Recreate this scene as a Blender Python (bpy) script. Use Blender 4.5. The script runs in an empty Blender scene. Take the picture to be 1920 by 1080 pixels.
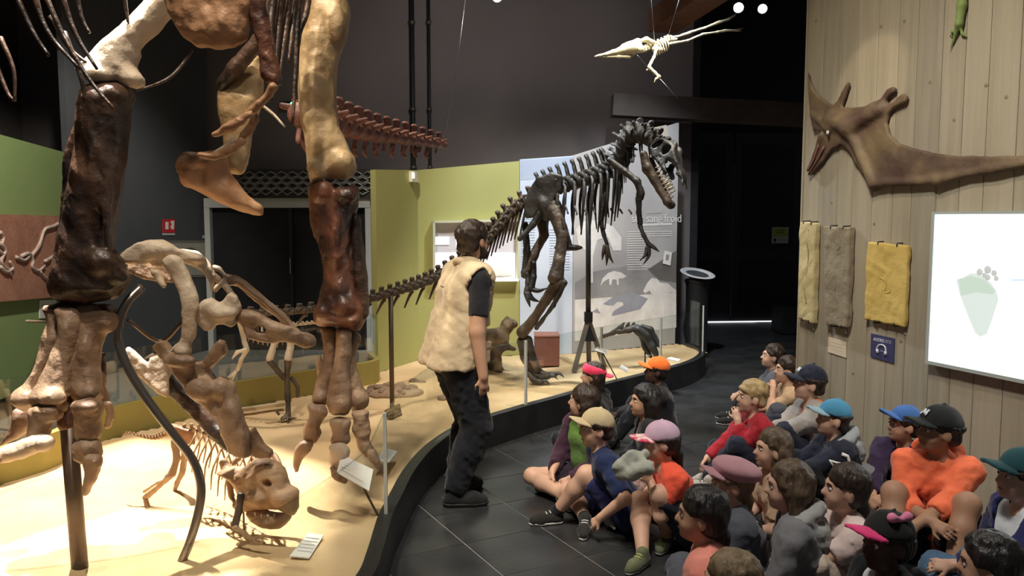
import bpy, bmesh, math, random
import numpy as np
from mathutils import Vector, Matrix, Euler

# ------------------------------------------------------------------ camera
CAM_H = 1.72
PITCH = math.radians(5.0)
FPX = 1500.0                      # focal length in pixels of the 1920x1080 frame
scn = bpy.context.scene
COL = scn.collection
cam_data = bpy.data.cameras.new('camera')
cam_data.sensor_width = 36.0
cam_data.lens = 36.0 * FPX / 1920.0
cam_data.clip_start = 0.05
cam_data.clip_end = 100
cam = bpy.data.objects.new('camera', cam_data)
COL.objects.link(cam)
cam.location = (0, 0, CAM_H)
cam.rotation_euler = (math.radians(90) - PITCH, 0, 0)
scn.camera = cam

# ------------------------------------------------------------------ view, world
scn.view_settings.view_transform = 'Standard'
scn.view_settings.look = 'None'
scn.view_settings.exposure = 0.0
scn.view_settings.gamma = 1.0
scn.view_settings.use_curve_mapping = False
scn.cycles.use_denoising = True
scn.cycles.max_bounces = 6
scn.cycles.transparent_max_bounces = 12
scn.cycles.sample_clamp_indirect = 4.0
world = bpy.data.worlds.new('world')
scn.world = world
world.use_nodes = True
bgn = world.node_tree.nodes['Background']
bgn.inputs[0].default_value = (0.95, 0.93, 1.0, 1)
bgn.inputs[1].default_value = 0.085

# ------------------------------------------------------------------ lights
def aim(o, target):
    d = Vector(target) - o.location
    o.rotation_euler = d.to_track_quat('-Z', 'Y').to_euler()

def spot(name, loc, target, power, size, blend=0.3, color=(1, .86, .68), radius=0.06):
    l = bpy.data.lights.new(name, 'SPOT')
    l.energy = power; l.spot_size = math.radians(size); l.spot_blend = blend
    l.color = color; l.shadow_soft_size = radius
    o = bpy.data.objects.new(name, l); COL.objects.link(o)
    o.location = loc; aim(o, target)
    return o

WARM = (1.0, .87, .68)
NEUT = (1.0, .95, .87)
COOL = (.86, .93, 1.0)
spot('sand_spotlight', (-3.4, 6.6, 5.0), (-2.05, 4.2, .2), 4600, 24, .45, (1, .92, .78), .05)
spot('sand_edge_spotlight', (-1.3, 2.0, 5.2), (-1.2, 3.9, .2), 90, 52, .6, (1, .88, .70), .06)
spot('femur_spotlight', (-2.0, 3.75, 5.5), (-1.86, 3.55, 2.75), 4000, 15, .35, (1, .96, .88), .04)
spot('far_femur_spotlight', (-2.5, 2.2, 5.0), (-1.03, 4.3, 2.45), 520, 17, .4, (1, .90, .72), .04)
spot('leg_spotlight', (-1.25, 2.3, 5.4), (-1.5, 3.8, .85), 540, 46, .5, (1, .90, .74), .07)
spot('front_fill_spotlight', (-.1, 1.4, 4.9), (-1.1, 4.2, 1.2), 130, 56, .5, (1, .88, .70), .07)
spot('diorama_spotlight', (-1.6, 5.7, 5.1), (-1.0, 5.3, .2), 430, 56, .6, (1, .90, .74), .08)
spot('panel_spotlight', (-1.2, 5.6, 5.0), (-.3, 8.3, 1.7), 470, 62, .6, (1, .93, .78), .08)
spot('green_panel_spotlight', (-2.6, 5.0, 4.6), (-4.5, 7.4, 1.9), 620, 60, .6, (1, .96, .84), .08)
spot('far_skeleton_spotlight', (-.2, 7.9, 4.7), (.95, 7.1, 2.3), 560, 52, .5, COOL, .06)
spot('far_sand_spotlight', (1.3, 6.0, 5.0), (.9, 7.4, .2), 560, 62, .55, (1, .90, .74), .08)
spot('mural_spotlight', (1.2, 6.9, 4.9), (.95, 8.9, 1.5), 740, 66, .6, COOL, .08)
spot('audience_spotlight', (.0, 2.4, 4.9), (1.7, 4.2, .4), 540, 70, .7, NEUT, .22)
spot('wall_spotlight', (.6, 3.2, 5.0), (2.2, 4.9, 1.5), 235, 62, .7, (1, .91, .74), .12)
spot('wall_disc_spotlight', (-.2, 2.6, 4.6), (2.22, 5.08, 2.55), 200, 8.5, .3, (1, .86, .62), .03)
spot('wall_wash_spotlight', (-.25, 7.6, 4.15), (-.3, 10.6, 3.6), 120, 110, .8, (.98, .93, .92), .1)
spot('guide_spotlight', (-1.2, 3.2, 4.9), (-.35, 4.8, 1.2), 200, 40, .7, WARM, .12)

# ------------------------------------------------------------------ projection helpers
def ray(px, py):
    x = (px - 960) / FPX; y = -(py - 540) / FPX
    c, s = math.cos(PITCH), math.sin(PITCH)
    return np.array([x, c + y * s, -s + y * c])
CAMP = np.array([0, 0, CAM_H])
def P(px, py, Y):
    d = ray(px, py); return CAMP + d * (Y / d[1])
def G(px, py, z=0.0):
    d = ray(px, py); return CAMP + d * ((z - CAM_H) / d[2])
def V(*a): return np.array(a, float)
def unit(v):
    v = np.asarray(v, float); return v / (np.linalg.norm(v) + 1e-12)

# ------------------------------------------------------------------ materials
MATS = {}
def mat(name, col, col2=None, rough=.6, scale=6.0, bump=0.0, bscale=40.0, metal=0.0, spec=.4,
        sharp=(.35, .65), detail=4.0, stretch=None, sheen=0.0, emis=None, estr=0.0, col3=None):
    if name in MATS: return MATS[name]
    m = bpy.data.materials.new(name); m.use_nodes = True
    nt = m.node_tree; b = nt.nodes['Principled BSDF']
    b.inputs['Roughness'].default_value = rough
    b.inputs['Metallic'].default_value = metal
    b.inputs['Specular IOR Level'].default_value = spec
    if sheen: b.inputs['Sheen Weight'].default_value = sheen
    tc = nt.nodes.new('ShaderNodeTexCoord'); src = tc.outputs['Object']
    if stretch:
        mp = nt.nodes.new('ShaderNodeMapping'); mp.inputs['Scale'].default_value = stretch
        nt.links.new(src, mp.inputs[0]); src = mp.outputs[0]
    c = tuple(col) + (1,)
    if col2 is None:
        b.inputs['Base Color'].default_value = c
    else:
        n = nt.nodes.new('ShaderNodeTexNoise'); n.inputs['Scale'].default_value = scale
        n.inputs['Detail'].default_value = detail
        nt.links.new(src, n.inputs['Vector'])
        r = nt.nodes.new('ShaderNodeValToRGB')
        r.color_ramp.elements[0].position = sharp[0]; r.color_ramp.elements[0].color = c
        r.color_ramp.elements[1].position = sharp[1]; r.color_ramp.elements[1].color = tuple(col2) + (1,)
        if col3 is not None:
            e = r.color_ramp.elements.new((sharp[0] + sharp[1]) / 2); e.color = tuple(col3) + (1,)
        nt.links.new(n.outputs[0], r.inputs[0]); nt.links.new(r.outputs[0], b.inputs['Base Color'])
    if bump:
        n2 = nt.nodes.new('ShaderNodeTexNoise'); n2.inputs['Scale'].default_value = bscale
        n2.inputs['Detail'].default_value = 5
        nt.links.new(src, n2.inputs['Vector'])
        bp = nt.nodes.new('ShaderNodeBump'); bp.inputs['Strength'].default_value = bump
        bp.inputs['Distance'].default_value = .02
        nt.links.new(n2.outputs[0], bp.inputs['Height']); nt.links.new(bp.outputs[0], b.inputs['Normal'])
    if emis is not None:
        b.inputs['Emission Color'].default_value = tuple(emis) + (1,)
        b.inputs['Emission Strength'].default_value = estr
    MATS[name] = m
    return m

def glass_mat(name, tint=(.94, .97, .96)):
    if name in MATS: return MATS[name]
    m = bpy.data.materials.new(name); m.use_nodes = True
    nt = m.node_tree; nt.nodes.clear()
    out = nt.nodes.new('ShaderNodeOutputMaterial')
    tr = nt.nodes.new('ShaderNodeBsdfTransparent'); tr.inputs[0].default_value = tint + (1,)
    gl = nt.nodes.new('ShaderNodeBsdfGlossy'); gl.inputs['Roughness'].default_value = .03
    gl.inputs[0].default_value = (1, 1, 1, 1)
    mx = nt.nodes.new('ShaderNodeMixShader')
    mx.inputs[0].default_value = .08; nt.links.new(tr.outputs[0], mx.inputs[1])
    nt.links.new(gl.outputs[0], mx.inputs[2]); nt.links.new(mx.outputs[0], out.inputs[0])
    MATS[name] = m
    return m

# ------------------------------------------------------------------ objects
def tag(o, label=None, cat=None, group=None, kind=None):
    if label: o['label'] = label
    if cat: o['category'] = cat
    if group: o['group'] = group
    if kind: o['kind'] = kind
    return o

def thing(name, label, cat, loc=(0, 0, 0), rotz=0.0, group=None):
    o = bpy.data.objects.new(name, None); COL.objects.link(o)
    o.empty_display_size = .1
    o.location = tuple(float(v) for v in loc); o.rotation_euler = (0, 0, rotz)
    return tag(o, label, cat, group)

def origin_of(o):
    p = np.zeros(3)
    while o is not None:
        p = p + np.array(o.location); o = o.parent
    return p

def mk(name, verts, faces, material, parent=None, smooth=True, world=True, loc=None):
    """one mesh object; vertices in world space, or in the parent's own space when world is False"""
    verts = np.asarray(verts, float)
    if parent is not None and world:
        verts = verts - origin_of(parent)
    if parent is None and world:
        if loc is None:
            lo, hi = verts.min(0), verts.max(0); loc = np.array([(lo[0]+hi[0])/2, (lo[1]+hi[1])/2, lo[2]])
        verts = verts - np.asarray(loc, float)
    me = bpy.data.meshes.new(name)
    me.from_pydata(verts.tolist(), [], [list(map(int, f)) for f in faces] if not isinstance(faces, np.ndarray) else faces.tolist())
    if smooth: me.polygons.foreach_set('use_smooth', np.ones(len(me.polygons), bool))
    me.update()
    if material is not None: me.materials.append(material)
    o = bpy.data.objects.new(name, me); COL.objects.link(o)
    if parent is not None: o.parent = parent
    elif loc is not None: o.location = tuple(float(v) for v in loc)
    return o

def dup(o, parent=None, loc=None):
    c = o.copy(); COL.objects.link(c)
    if parent is not None: c.parent = parent
    if loc is not None: c.location = loc
    return c

def setm(o, material):
    o.data.materials.clear(); o.data.materials.append(material)

def box_vf(c, h, R=None):
    c = np.asarray(c, float); h = np.asarray(h, float)
    s = np.array([[-1,-1,-1],[1,-1,-1],[1,1,-1],[-1,1,-1],[-1,-1,1],[1,-1,1],[1,1,1],[-1,1,1]], float) * h
    if R is not None: s = s @ np.asarray(R).T
    return s + c, [(3,2,1,0),(4,5,6,7),(0,1,5,4),(1,2,6,5),(2,3,7,6),(3,0,4,7)]

def box(name, c, h, m, parent=None, R=None, bevel=0.0):
    v, f = box_vf(c, h, R)
    o = mk(name, v, f, m, parent, smooth=False)
    if bevel:
        md = o.modifiers.new('bevel', 'BEVEL'); md.width = bevel; md.segments = 2
    return o

def quad_slab(pts, nrm, th):
    """a flat plate: polygon outline pts (world, counter-clockwise seen from nrm) with thickness th behind it"""
    pts = np.asarray(pts, float); n = unit(nrm); k = len(pts)
    v = np.vstack([pts, pts - n * th])
    f = [tuple(range(k)), tuple(range(2*k-1, k-1, -1))]
    for i in range(k):
        j = (i + 1) % k
        f.append((j, i, k + i, k + j))
    return v, f

def tube_vf(pts, rad, n=8, closed_ends=True, flat=1.0):
    pts = np.asarray(pts, float); m = len(pts)
    rad = np.full(m, rad) if np.isscalar(rad) else np.asarray(rad, float)
    t = np.gradient(pts, axis=0); t /= np.linalg.norm(t, axis=1)[:, None] + 1e-12
    up = V(0, 0, 1) if abs(t[0][2]) < .9 else V(1, 0, 0)
    u = unit(np.cross(t[0], up)); vs = []
    for i in range(m):
        u = unit(u - t[i] * np.dot(u, t[i])); w = np.cross(t[i], u)
        a = np.linspace(0, 2*np.pi, n, endpoint=False)
        vs.append(pts[i] + rad[i] * (np.cos(a)[:, None] * u + flat * np.sin(a)[:, None] * w))
    v = np.vstack(vs); f = []
    for i in range(m - 1):
        for j in range(n):
            k = (j + 1) % n
            f.append((i*n+j, i*n+k, (i+1)*n+k, (i+1)*n+j))
    if closed_ends:
        f.append(tuple(range(n-1, -1, -1))); f.append(tuple((m-1)*n + j for j in range(n)))
    return v, f

def spline(pts, n):
    """Catmull-Rom through pts (any dimension)"""
    p = np.asarray(pts, float)
    if len(p) < 3:
        return np.array([p[0] + (p[-1]-p[0]) * s for s in np.linspace(0, 1, n)])
    q = np.vstack([2*p[0]-p[1], p, 2*p[-1]-p[-2]]); out = []
    for s in np.linspace(0, len(p) - 1 - 1e-9, n):
        i = int(s); t = s - i; a, b, c, d = q[i], q[i+1], q[i+2], q[i+3]
        out.append(.5*((2*b) + (-a+c)*t + (2*a-5*b+4*c-d)*t*t + (-a+3*b-3*c+d)*t**3))
    return np.array(out)

def tube(name, pts, rad, m, parent=None, n=8, seg=None, flat=1.0):
    pts = np.asarray(pts, float)
    rad = np.full(len(pts), rad) if np.isscalar(rad) else np.asarray(rad, float)
    if seg:
        z = spline(np.hstack([pts, rad[:, None]]), seg); pts, rad = z[:, :3], np.maximum(z[:, 3], 1e-4)
    v, f = tube_vf(pts, rad, n, flat=flat)
    return mk(name, v, f, m, parent)

def lathe_vf(prof, c, n=24, axis=None):
    """prof: list of (radius, height); revolve about z at c (or about axis)"""
    c = np.asarray(c, float); v = []; f = []
    if axis is None: ax = V(0,0,1); u = V(1,0,0); w = V(0,1,0)
    else:
        ax = unit(axis); u = unit(np.cross(ax, V(0,0,1) if abs(ax[2]) < .9 else V(1,0,0))); w = np.cross(ax, u)
    for r, h in prof:
        for j in range(n):
            a = 2*np.pi*j/n
            v.append(c + ax*h + r*(math.cos(a)*u + math.sin(a)*w))
    for i in range(len(prof)-1):
        for j in range(n):
            k = (j+1) % n
            f.append((i*n+j, i*n+k, (i+1)*n+k, (i+1)*n+j))
    f.append(tuple(range(n-1, -1, -1))); f.append(tuple((len(prof)-1)*n + j for j in range(n)))
    return np.array(v), f

# ------------------------------------------------------------------ implicit surfaces
def sd_poly(x, y, pts):
    pts = np.asarray(pts, np.float32); d = np.full(x.shape, 1e9, np.float32); s = np.ones(x.shape, np.float32)
    n = len(pts)
    for i in range(n):
        a = pts[i]; b = pts[i-1]; e = b - a
        wx = x - a[0]; wy = y - a[1]
        t = np.clip((wx*e[0] + wy*e[1]) / (e @ e + 1e-12), 0, 1)
        d = np.minimum(d, (wx - e[0]*t)**2 + (wy - e[1]*t)**2)
        c1 = y >= a[1]; c2 = y < b[1]; c3 = e[0]*wy > e[1]*wx
        flip = (c1 & c2 & c3) | (~c1 & ~c2 & ~c3)
        s = np.where(flip, -s, s)
    return s * np.sqrt(d)

class SDF:
    def __init__(self, vox, k=.02):
        self.v = vox; self.k = k; self.prims = []
    def _add(self, lo, hi, fn, k, sub, clips):
        self.prims.append((np.asarray(lo, float), np.asarray(hi, float), fn, self.k if k is None else k, sub, clips or []))
        return self
    def cap(self, a, b, ra, rb=None, k=None, sub=False, clips=None):
        a = np.asarray(a, float); b = np.asarray(b, float); rb = ra if rb is None else rb
        r = max(ra, rb); ab = b - a; L = ab @ ab + 1e-12
        def fn(p):
            q = p - a.astype(np.float32)
            t = np.clip(q @ (ab / L).astype(np.float32), 0, 1)
            return np.linalg.norm(q - t[..., None] * ab.astype(np.float32), axis=-1) - (ra + (rb - ra) * t)
        return self._add(np.minimum(a, b) - r, np.maximum(a, b) + r, fn, k, sub, clips)
    def chain(self, pts, k=None):
        for (p, r), (q, s) in zip(pts[:-1], pts[1:]): self.cap(p, q, r, s, k)
        return self
    def ell(self, c, r, R=None, k=None, sub=False, clips=None):
        c = np.asarray(c, float); r = np.asarray(r, float) * np.ones(3); R_ = np.eye(3) if R is None else np.asarray(R, float)
        e = np.sqrt(((R_ * r[None, :])**2).sum(1))
        def fn(p):
            q = (p - c.astype(np.float32)) @ R_.astype(np.float32)
            k0 = np.linalg.norm(q / r.astype(np.float32), axis=-1); k1 = np.linalg.norm(q / (r*r).astype(np.float32), axis=-1)
            return np.where(k1 > 1e-6, k0 * (k0 - 1) / np.maximum(k1, 1e-6), -r.min())
        return self._add(c - e, c + e, fn, k, sub, clips)
    def poly(self, o, R, pts, half, rnd=.01, k=None, sub=False, clips=None, bend=None):
        """outline pts in the plane of the first two columns of R, extruded along the third"""
        o = np.asarray(o, float); R_ = np.asarray(R, float); pp = np.asarray(pts, float)
        corners = np.array([o + R_ @ np.array([x, y, z]) for x, y in pp for z in (-half-.05*(bend is not None), half+.05*(bend is not None))])
        def fn(p):
            q = (p - o.astype(np.float32)) @ R_.astype(np.float32)
            d2 = sd_poly(q[..., 0], q[..., 1], pp) + rnd
            zz = q[..., 2] if bend is None else q[..., 2] - bend(q[..., 0], q[..., 1])
            w = np.abs(zz) - (half - rnd)
            return np.minimum(np.maximum(d2, w), 0) + np.sqrt(np.maximum(d2, 0)**2 + np.maximum(w, 0)**2) - rnd
        return self._add(corners.min(0), corners.max(0), fn, k, sub, clips)
    def infl(self, o, R, pts, H, rmax, rim=.006, k=None, sub=False, clips=None, bend=None, grow=0.0):
        """a swollen solid: outline pts in the plane of the first two columns of R, rounded cross-section up to H thick each way"""
        o = np.asarray(o, float); R_ = np.asarray(R, float); pp = np.asarray(pts, float); e = H + (.08 if bend is not None else .01)
        corners = np.array([o + R_ @ np.array([x, y, z]) for x, y in pp for z in (-e, e)])
        corners = np.vstack([corners - grow, corners + grow])
        def fn(p):
            q = (p - o.astype(np.float32)) @ R_.astype(np.float32); d2 = sd_poly(q[..., 0], q[..., 1], pp) - grow
            z = np.abs(q[..., 2] if bend is None else q[..., 2] - bend(q[..., 0], q[..., 1]))
            t = np.clip(-d2/rmax, 0, 1); h = rim + (H - rim)*np.sqrt(np.maximum(1 - (1-t)**2, 0))
            return np.where(d2 > 0, np.sqrt(np.maximum(d2, 0)**2 + np.maximum(z - rim, 0)**2), np.maximum((z - h)*.75, d2))
        return self._add(corners.min(0), corners.max(0), fn, k, sub, clips)
    def bx(self, c, h, R=None, rnd=.01, k=None, sub=False, clips=None):
        c = np.asarray(c, float); h = np.asarray(h, float); R_ = np.eye(3) if R is None else np.asarray(R, float)
        e = np.abs(R_) @ h
        def fn(p):
            q = np.abs((p - c.astype(np.float32)) @ R_.astype(np.float32)) - (h - rnd).astype(np.float32)
            return np.linalg.norm(np.maximum(q, 0), axis=-1) + np.minimum(q.max(-1), 0) - rnd
        return self._add(c - e, c + e, fn, k, sub, clips)
    def mesh(self, noise=0.0, freq=8.0, seed=0, freq2=None):
        v = self.v
        adds = [p for p in self.prims if not p[4]]
        lo = np.min([p[0] for p in adds], 0) - 3*v - noise; hi = np.max([p[1] for p in adds], 0) + 3*v + noise
        dim = np.maximum(np.ceil((hi - lo) / v).astype(int) + 1, 4)
        F = np.full(dim, .5, np.float32)
        ax = [(lo[i] + v*np.arange(dim[i])).astype(np.float32) for i in range(3)]
        for plo, phi, fn, k, sub, clips in self.prims:
            mg = k + 2.5*v + noise
            i0 = np.clip(np.floor((plo - mg - lo)/v).astype(int), 0, dim-1); i1 = np.clip(np.ceil((phi + mg - lo)/v).astype(int)+1, 1, dim)
            if np.any(i1 <= i0): continue
            sl = tuple(slice(i0[i], i1[i]) for i in range(3))
            p = np.stack(np.meshgrid(ax[0][sl[0]], ax[1][sl[1]], ax[2][sl[2]], indexing='ij'), -1)
            d = fn(p)
            for pt, nn in clips:
                d = np.maximum(d, (p - np.asarray(pt, np.float32)) @ unit(nn).astype(np.float32))
            a = F[sl]
            if sub:
                h = np.clip(.5 - .5*(a + d)/k, 0, 1) if k > 0 else (a < -d).astype(np.float32)
                F[sl] = a + (-d - a)*h + k*h*(1-h)
            else:
                h = np.clip(.5 + .5*(a - d)/k, 0, 1) if k > 0 else (d < a).astype(np.float32)
                F[sl] = a + (d - a)*h - k*h*(1-h)
        if noise and freq2:
            rng = np.random.RandomState(seed + 77); X, Y, Z = ax[0][:, None, None], ax[1][None, :, None], ax[2][None, None, :]
            for i in range(6):
                d = rng.normal(size=3); d *= freq2*(1 + .4*i)/np.linalg.norm(d); ph = rng.rand(4)*6.28
                F += (noise*.16)*np.sin(d[0]*X + d[1]*Y + d[2]*Z + ph[0] + 2*np.sin(d[2]*X*.5 + d[0]*Y*.5 - d[1]*Z*.5 + ph[1]))
        if noise:
            rng = np.random.RandomState(seed); N = np.zeros(dim, np.float32)
            X, Y, Z = ax[0][:, None, None], ax[1][None, :, None], ax[2][None, None, :]
            for i in range(9):
                f = freq * (1 + .45*i); d = rng.normal(size=3); d *= f / np.linalg.norm(d); ph = rng.rand()*6.28
                N += np.sin(d[0]*X + d[1]*Y + d[2]*Z + ph + 1.7*np.sin(d[1]*X*.7 - d[2]*Y*.7 + d[0]*Z*.7 + ph*2)) / (1 + .3*i)
            F += N * (noise / 2.2)
        F[0] = F[-1] = .5; F[:, 0] = F[:, -1] = .5; F[:, :, 0] = F[:, :, -1] = .5
        return surfnet(F, lo, v)

def surfnet(F, lo, v):
    S = F < 0; dim = np.array(F.shape)
    ids = []; pos = []; quads = []
    def cid(i): return (i[:, 0]*dim[1] + i[:, 1])*dim[2] + i[:, 2]
    for a in range(3):
        b, c = (a+1) % 3, (a+2) % 3
        sl0 = [slice(None)]*3; sl1 = [slice(None)]*3; sl0[a] = slice(0, -1); sl1[a] = slice(1, None)
        A = S[tuple(sl0)]; B = S[tuple(sl1)]
        e = np.argwhere(A != B)
        if len(e) == 0: continue
        f0 = F[e[:, 0], e[:, 1], e[:, 2]]; e1 = e.copy(); e1[:, a] += 1
        f1 = F[e1[:, 0], e1[:, 1], e1[:, 2]]
        t = f0 / (f0 - f1); p = e.astype(float); p[:, a] += t
        cs = []
        for db, dc in ((1, 1), (0, 1), (0, 0), (1, 0)):
            q = e.copy(); q[:, b] -= db; q[:, c] -= dc
            k = cid(q); cs.append(k); ids.append(k); pos.append(p)
        Q = np.stack(cs, 1); ins = f0 < 0
        Q[~ins] = Q[~ins][:, ::-1]
        quads.append(Q)
    if not ids: return np.zeros((0, 3)), np.zeros((0, 4), int)
    ids = np.concatenate(ids); pos = np.concatenate(pos); quads = np.concatenate(quads)
    u, inv = np.unique(ids, return_inverse=True); cnt = np.bincount(inv)
    vert = np.stack([np.bincount(inv, pos[:, i]) / cnt for i in range(3)], 1) * v + lo
    fq = np.searchsorted(u, quads)
    return vert, fq

def frame_from(x, up=(0, 0, 1)):
    """columns: x, side, up'"""
    x = unit(x); s = unit(np.cross(up, x)); u = np.cross(x, s)
    return np.stack([x, s, u], 1)
def rot(ax, ang):
    return np.array(Matrix.Rotation(ang, 3, ax))

def text(name, body, size, o, R, m, parent, align='CENTER', ext=.0008):
    """lettering whose plane is spanned by the first two columns of R (world space)"""
    cu = bpy.data.curves.new(name, 'FONT'); cu.body = body; cu.size = size; cu.align_x = align; cu.align_y = 'CENTER'; cu.extrude = ext
    cu.materials.append(m)
    ob = bpy.data.objects.new(name, cu); COL.objects.link(ob)
    dg = bpy.context.evaluated_depsgraph_get()
    me = bpy.data.meshes.new_from_object(ob.evaluated_get(dg)); me.name = name
    bpy.data.objects.remove(ob); bpy.data.curves.remove(cu)
    if not me.materials: me.materials.append(m)
    ob = bpy.data.objects.new(name, me); COL.objects.link(ob)
    M = Matrix([[R[i][0], R[i][1], R[i][2], 0] for i in range(3)] + [[0, 0, 0, 1]])
    ob.rotation_euler = M.to_euler(); ob.parent = parent
    ob.location = tuple(np.asarray(o) - origin_of(parent))
    return ob
random.seed(7); RNG = np.random.RandomState(11)
# ================================================================== materials of the place
M_tile = mat('slate_tile', (.021, .022, .024), (.038, .039, .040), rough=.30, scale=3, bump=.06, bscale=30, spec=.5)
M_grout = mat('grout', (.26, .255, .24), rough=.8)
M_black = mat('black_paint', (.008, .008, .010), (.013, .013, .015), rough=.6, scale=5)
M_curb = mat('curb_black', (.014, .014, .015), (.022, .022, .023), rough=.4, scale=6)
M_wall = mat('dark_wall', (.125, .107, .103), (.155, .134, .129), rough=.85, scale=.7, bump=.05, bscale=60)
M_ceil = mat('ceiling_black', (.010, .010, .012), rough=.9)
M_slate = mat('slate_wall', (.072, .076, .085), (.09, .094, .104), rough=.8, scale=1)
M_green = mat('green_panel', (.25, .34, .13), (.27, .36, .14), rough=.75, scale=1.2, bump=.03, bscale=90)
M_olive = mat('olive_panel', (.36, .355, .125), (.385, .38, .14), rough=.75, scale=1.2, bump=.03, bscale=90)
M_plank = mat('pine_board', (.32, .275, .195), (.41, .355, .26), rough=.6, scale=3.2, bump=.15, bscale=10, stretch=(6, 6, .35), sharp=(.3, .7))
M_plank2 = mat('pine_board_pale', (.36, .31, .22), (.44, .38, .28), rough=.6, scale=3.0, bump=.15, bscale=9, stretch=(6, 6, .3), sharp=(.3, .72))
M_plank3 = mat('pine_board_grey', (.29, .255, .19), (.385, .335, .25), rough=.6, scale=3.6, bump=.15, bscale=11, stretch=(6, 6, .4), sharp=(.3, .7))
M_knot = mat('knot', (.27, .20, .12), rough=.6)
M_steel = mat('steel', (.36, .36, .38), rough=.35, metal=1.0)
M_steeldk = mat('dark_steel', (.10, .075, .06), (.13, .10, .08), rough=.45, metal=.6, scale=8)
M_alu = mat('aluminium', (.62, .62, .60), rough=.4, metal=.15)
M_white = mat('white_card', (.80, .79, .76), rough=.6)
M_ink = mat('ink', (.05, .05, .06), rough=.7)
M_sand = mat('sand', (.62, .43, .235), (.72, .525, .315), rough=.95, scale=2.6, bump=.35, bscale=120, spec=.1, detail=6)
M_glass = glass_mat('clear_glass')
M_edge = glass_mat('glass_edge', (.90, .94, .93))
M_beam = mat('brown_beam', (.16, .075, .045), (.20, .10, .06), rough=.7, scale=4, stretch=(1, 6, 6))

SAND_Z = .22
def struct(o, label=None):
    o['kind'] = 'structure'
    if label: o['label'] = label
    return o

# ================================================================== floor with slate tiles
fl = mk('floor', [(-9, -2, 0), (9, -2, 0), (9, 15, 0), (-9, 15, 0)], [(0, 1, 2, 3)], M_grout, None, smooth=False, loc=(0, 6, 0))
struct(fl, 'dark slate tiled floor of the exhibition hall')
TA = math.radians(28.5); E1 = V(math.cos(TA), math.sin(TA)); E2 = V(math.sin(TA), -math.cos(TA))
TS1, TS2 = .4725, .44
R_t = np.array([[E1[0], E2[0], 0], [E1[1], E2[1], 0], [0, 0, 1]])
tv, tf = box_vf((0, 0, 0), (TS1/2 - .003, TS2/2 - .003, .0014))
bmx = bmesh.new(); bv = [bmx.verts.new(p) for p in (tv @ R_t.T)]
for f in tf: bmx.faces.new([bv[i] for i in f])
bmesh.ops.bevel(bmx, geom=[e for e in bmx.edges], offset=.0009, segments=1, affect='EDGES')
bmesh.ops.recalc_face_normals(bmx, faces=bmx.faces)
tile_me = bpy.data.meshes.new('floor_tile'); bmx.to_mesh(tile_me); bmx.free(); tile_me.materials.append(M_tile)

# outline of the display platform (top outer edge of its curb), from the near-left round to the mural panel
curb_px = [(698, 1080), (718, 1030), (735, 967), (753, 929), (781, 876), (823, 830), (884, 794), (985, 762), (1040, 747), (1130, 722), (1230, 697), (1290, 681), (1314, 670), (1323, 660), (1316, 651), (1296, 643)]
curb_w = [G(x, y, SAND_Z + .02)[:2] for x, y in curb_px]
near = [V(-3.6, 1.75), V(-2.4, 1.85), V(-1.5, 2.05), V(-1.0, 2.22), V(-.78, 2.5), V(-.66, 2.85)]
CURB = spline(np.array(near + curb_w), 110)

def inside(pt, poly):
    x, y = pt; c = False; n = len(poly)
    for i in range(n):
        x1, y1 = poly[i]; x2, y2 = poly[i-1]
        if (y1 > y) != (y2 > y) and x < (x2-x1)*(y-y1)/(y2-y1) + x1: c = not c
    return c
BACK = [G(0, 905, SAND_Z)[:2], G(200, 822, SAND_Z)[:2], G(400, 772, SAND_Z)[:2], G(600, 735, SAND_Z)[:2], G(706, 716, SAND_Z)[:2]]
# back panels: olive (two facets), blue and grey mural facets
PB = [P(704, 600, 7.75)[:2], P(783, 600, 8.45)[:2], P(972, 600, 8.75)[:2], P(1075, 600, 8.85)[:2], P(1272, 600, 9.55)[:2]]
SANDPOLY = list(CURB) + [PB[4], PB[3], PB[2], PB[1], PB[0]] + BACK[::-1] + [V(-3.9, 3.2), V(-4.4, 1.75)]

WA = V(2.58, 4.2); WD = unit(V(-.342, .94)); WN = V(-WD[1], WD[0])     # wall plane: point, direction, normal towards the children
if WN[0] > 0: WN = -WN
cnt = 0
for i in range(-8, 34):
    for j in range(-40, 14):
        c = E1*(2.21 + TS1*(i+.5)) + E2*(-4.6 + TS2*(j+.5))
        if c[1] < 2.2 or c[1] > 13.2: continue
        if abs(c[0]) > .64*c[1] + .5 or c[0] < -1.2: continue
        if (c - WA) @ WN < -.35 and c[1] < 6: continue
        if inside(c, SANDPOLY) and np.min(np.linalg.norm(CURB - c, axis=1)) > .36: continue
        o = bpy.data.objects.new('floor_tile', tile_me); COL.objects.link(o); o.parent = fl
        o.location = (c[0], c[1] - 6, .0018); cnt += 1

# ================================================================== walls and ceiling
def vwall(name, a, b, z0, z1, m, th=.12, label=None, parent=None, toward=(0, 3)):
    a = np.asarray(a, float)[:2]; b = np.asarray(b, float)[:2]
    d = unit(b - a); n = V(d[1], -d[0])
    if n @ (np.asarray(toward, float) - a) < 0: n = -n
    p = [np.append(a, z0), np.append(b, z0), np.append(b, z1), np.append(a, z1)]
    v, f = quad_slab(p, np.append(n, 0), th)
    o = mk(name, v, f, m, parent, smooth=False)
    if parent is None: struct(o, label)
    return o
CEIL = 5.6
WALL_Y = 10.6
vwall('wall_back', (-8, WALL_Y), (2.35, WALL_Y), 0, CEIL, M_wall, .2, 'tall dark grey wall behind the exhibits')
vwall('wall_recess', (2.35, WALL_Y), (2.35, 13.6), 0, CEIL, M_black, .1, 'black side wall of the door recess')
vwall('wall_far', (2.3, 13.5), (7.5, 13.4), 0, CEIL, M_black, .2, 'black wall around the far doors')
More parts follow.
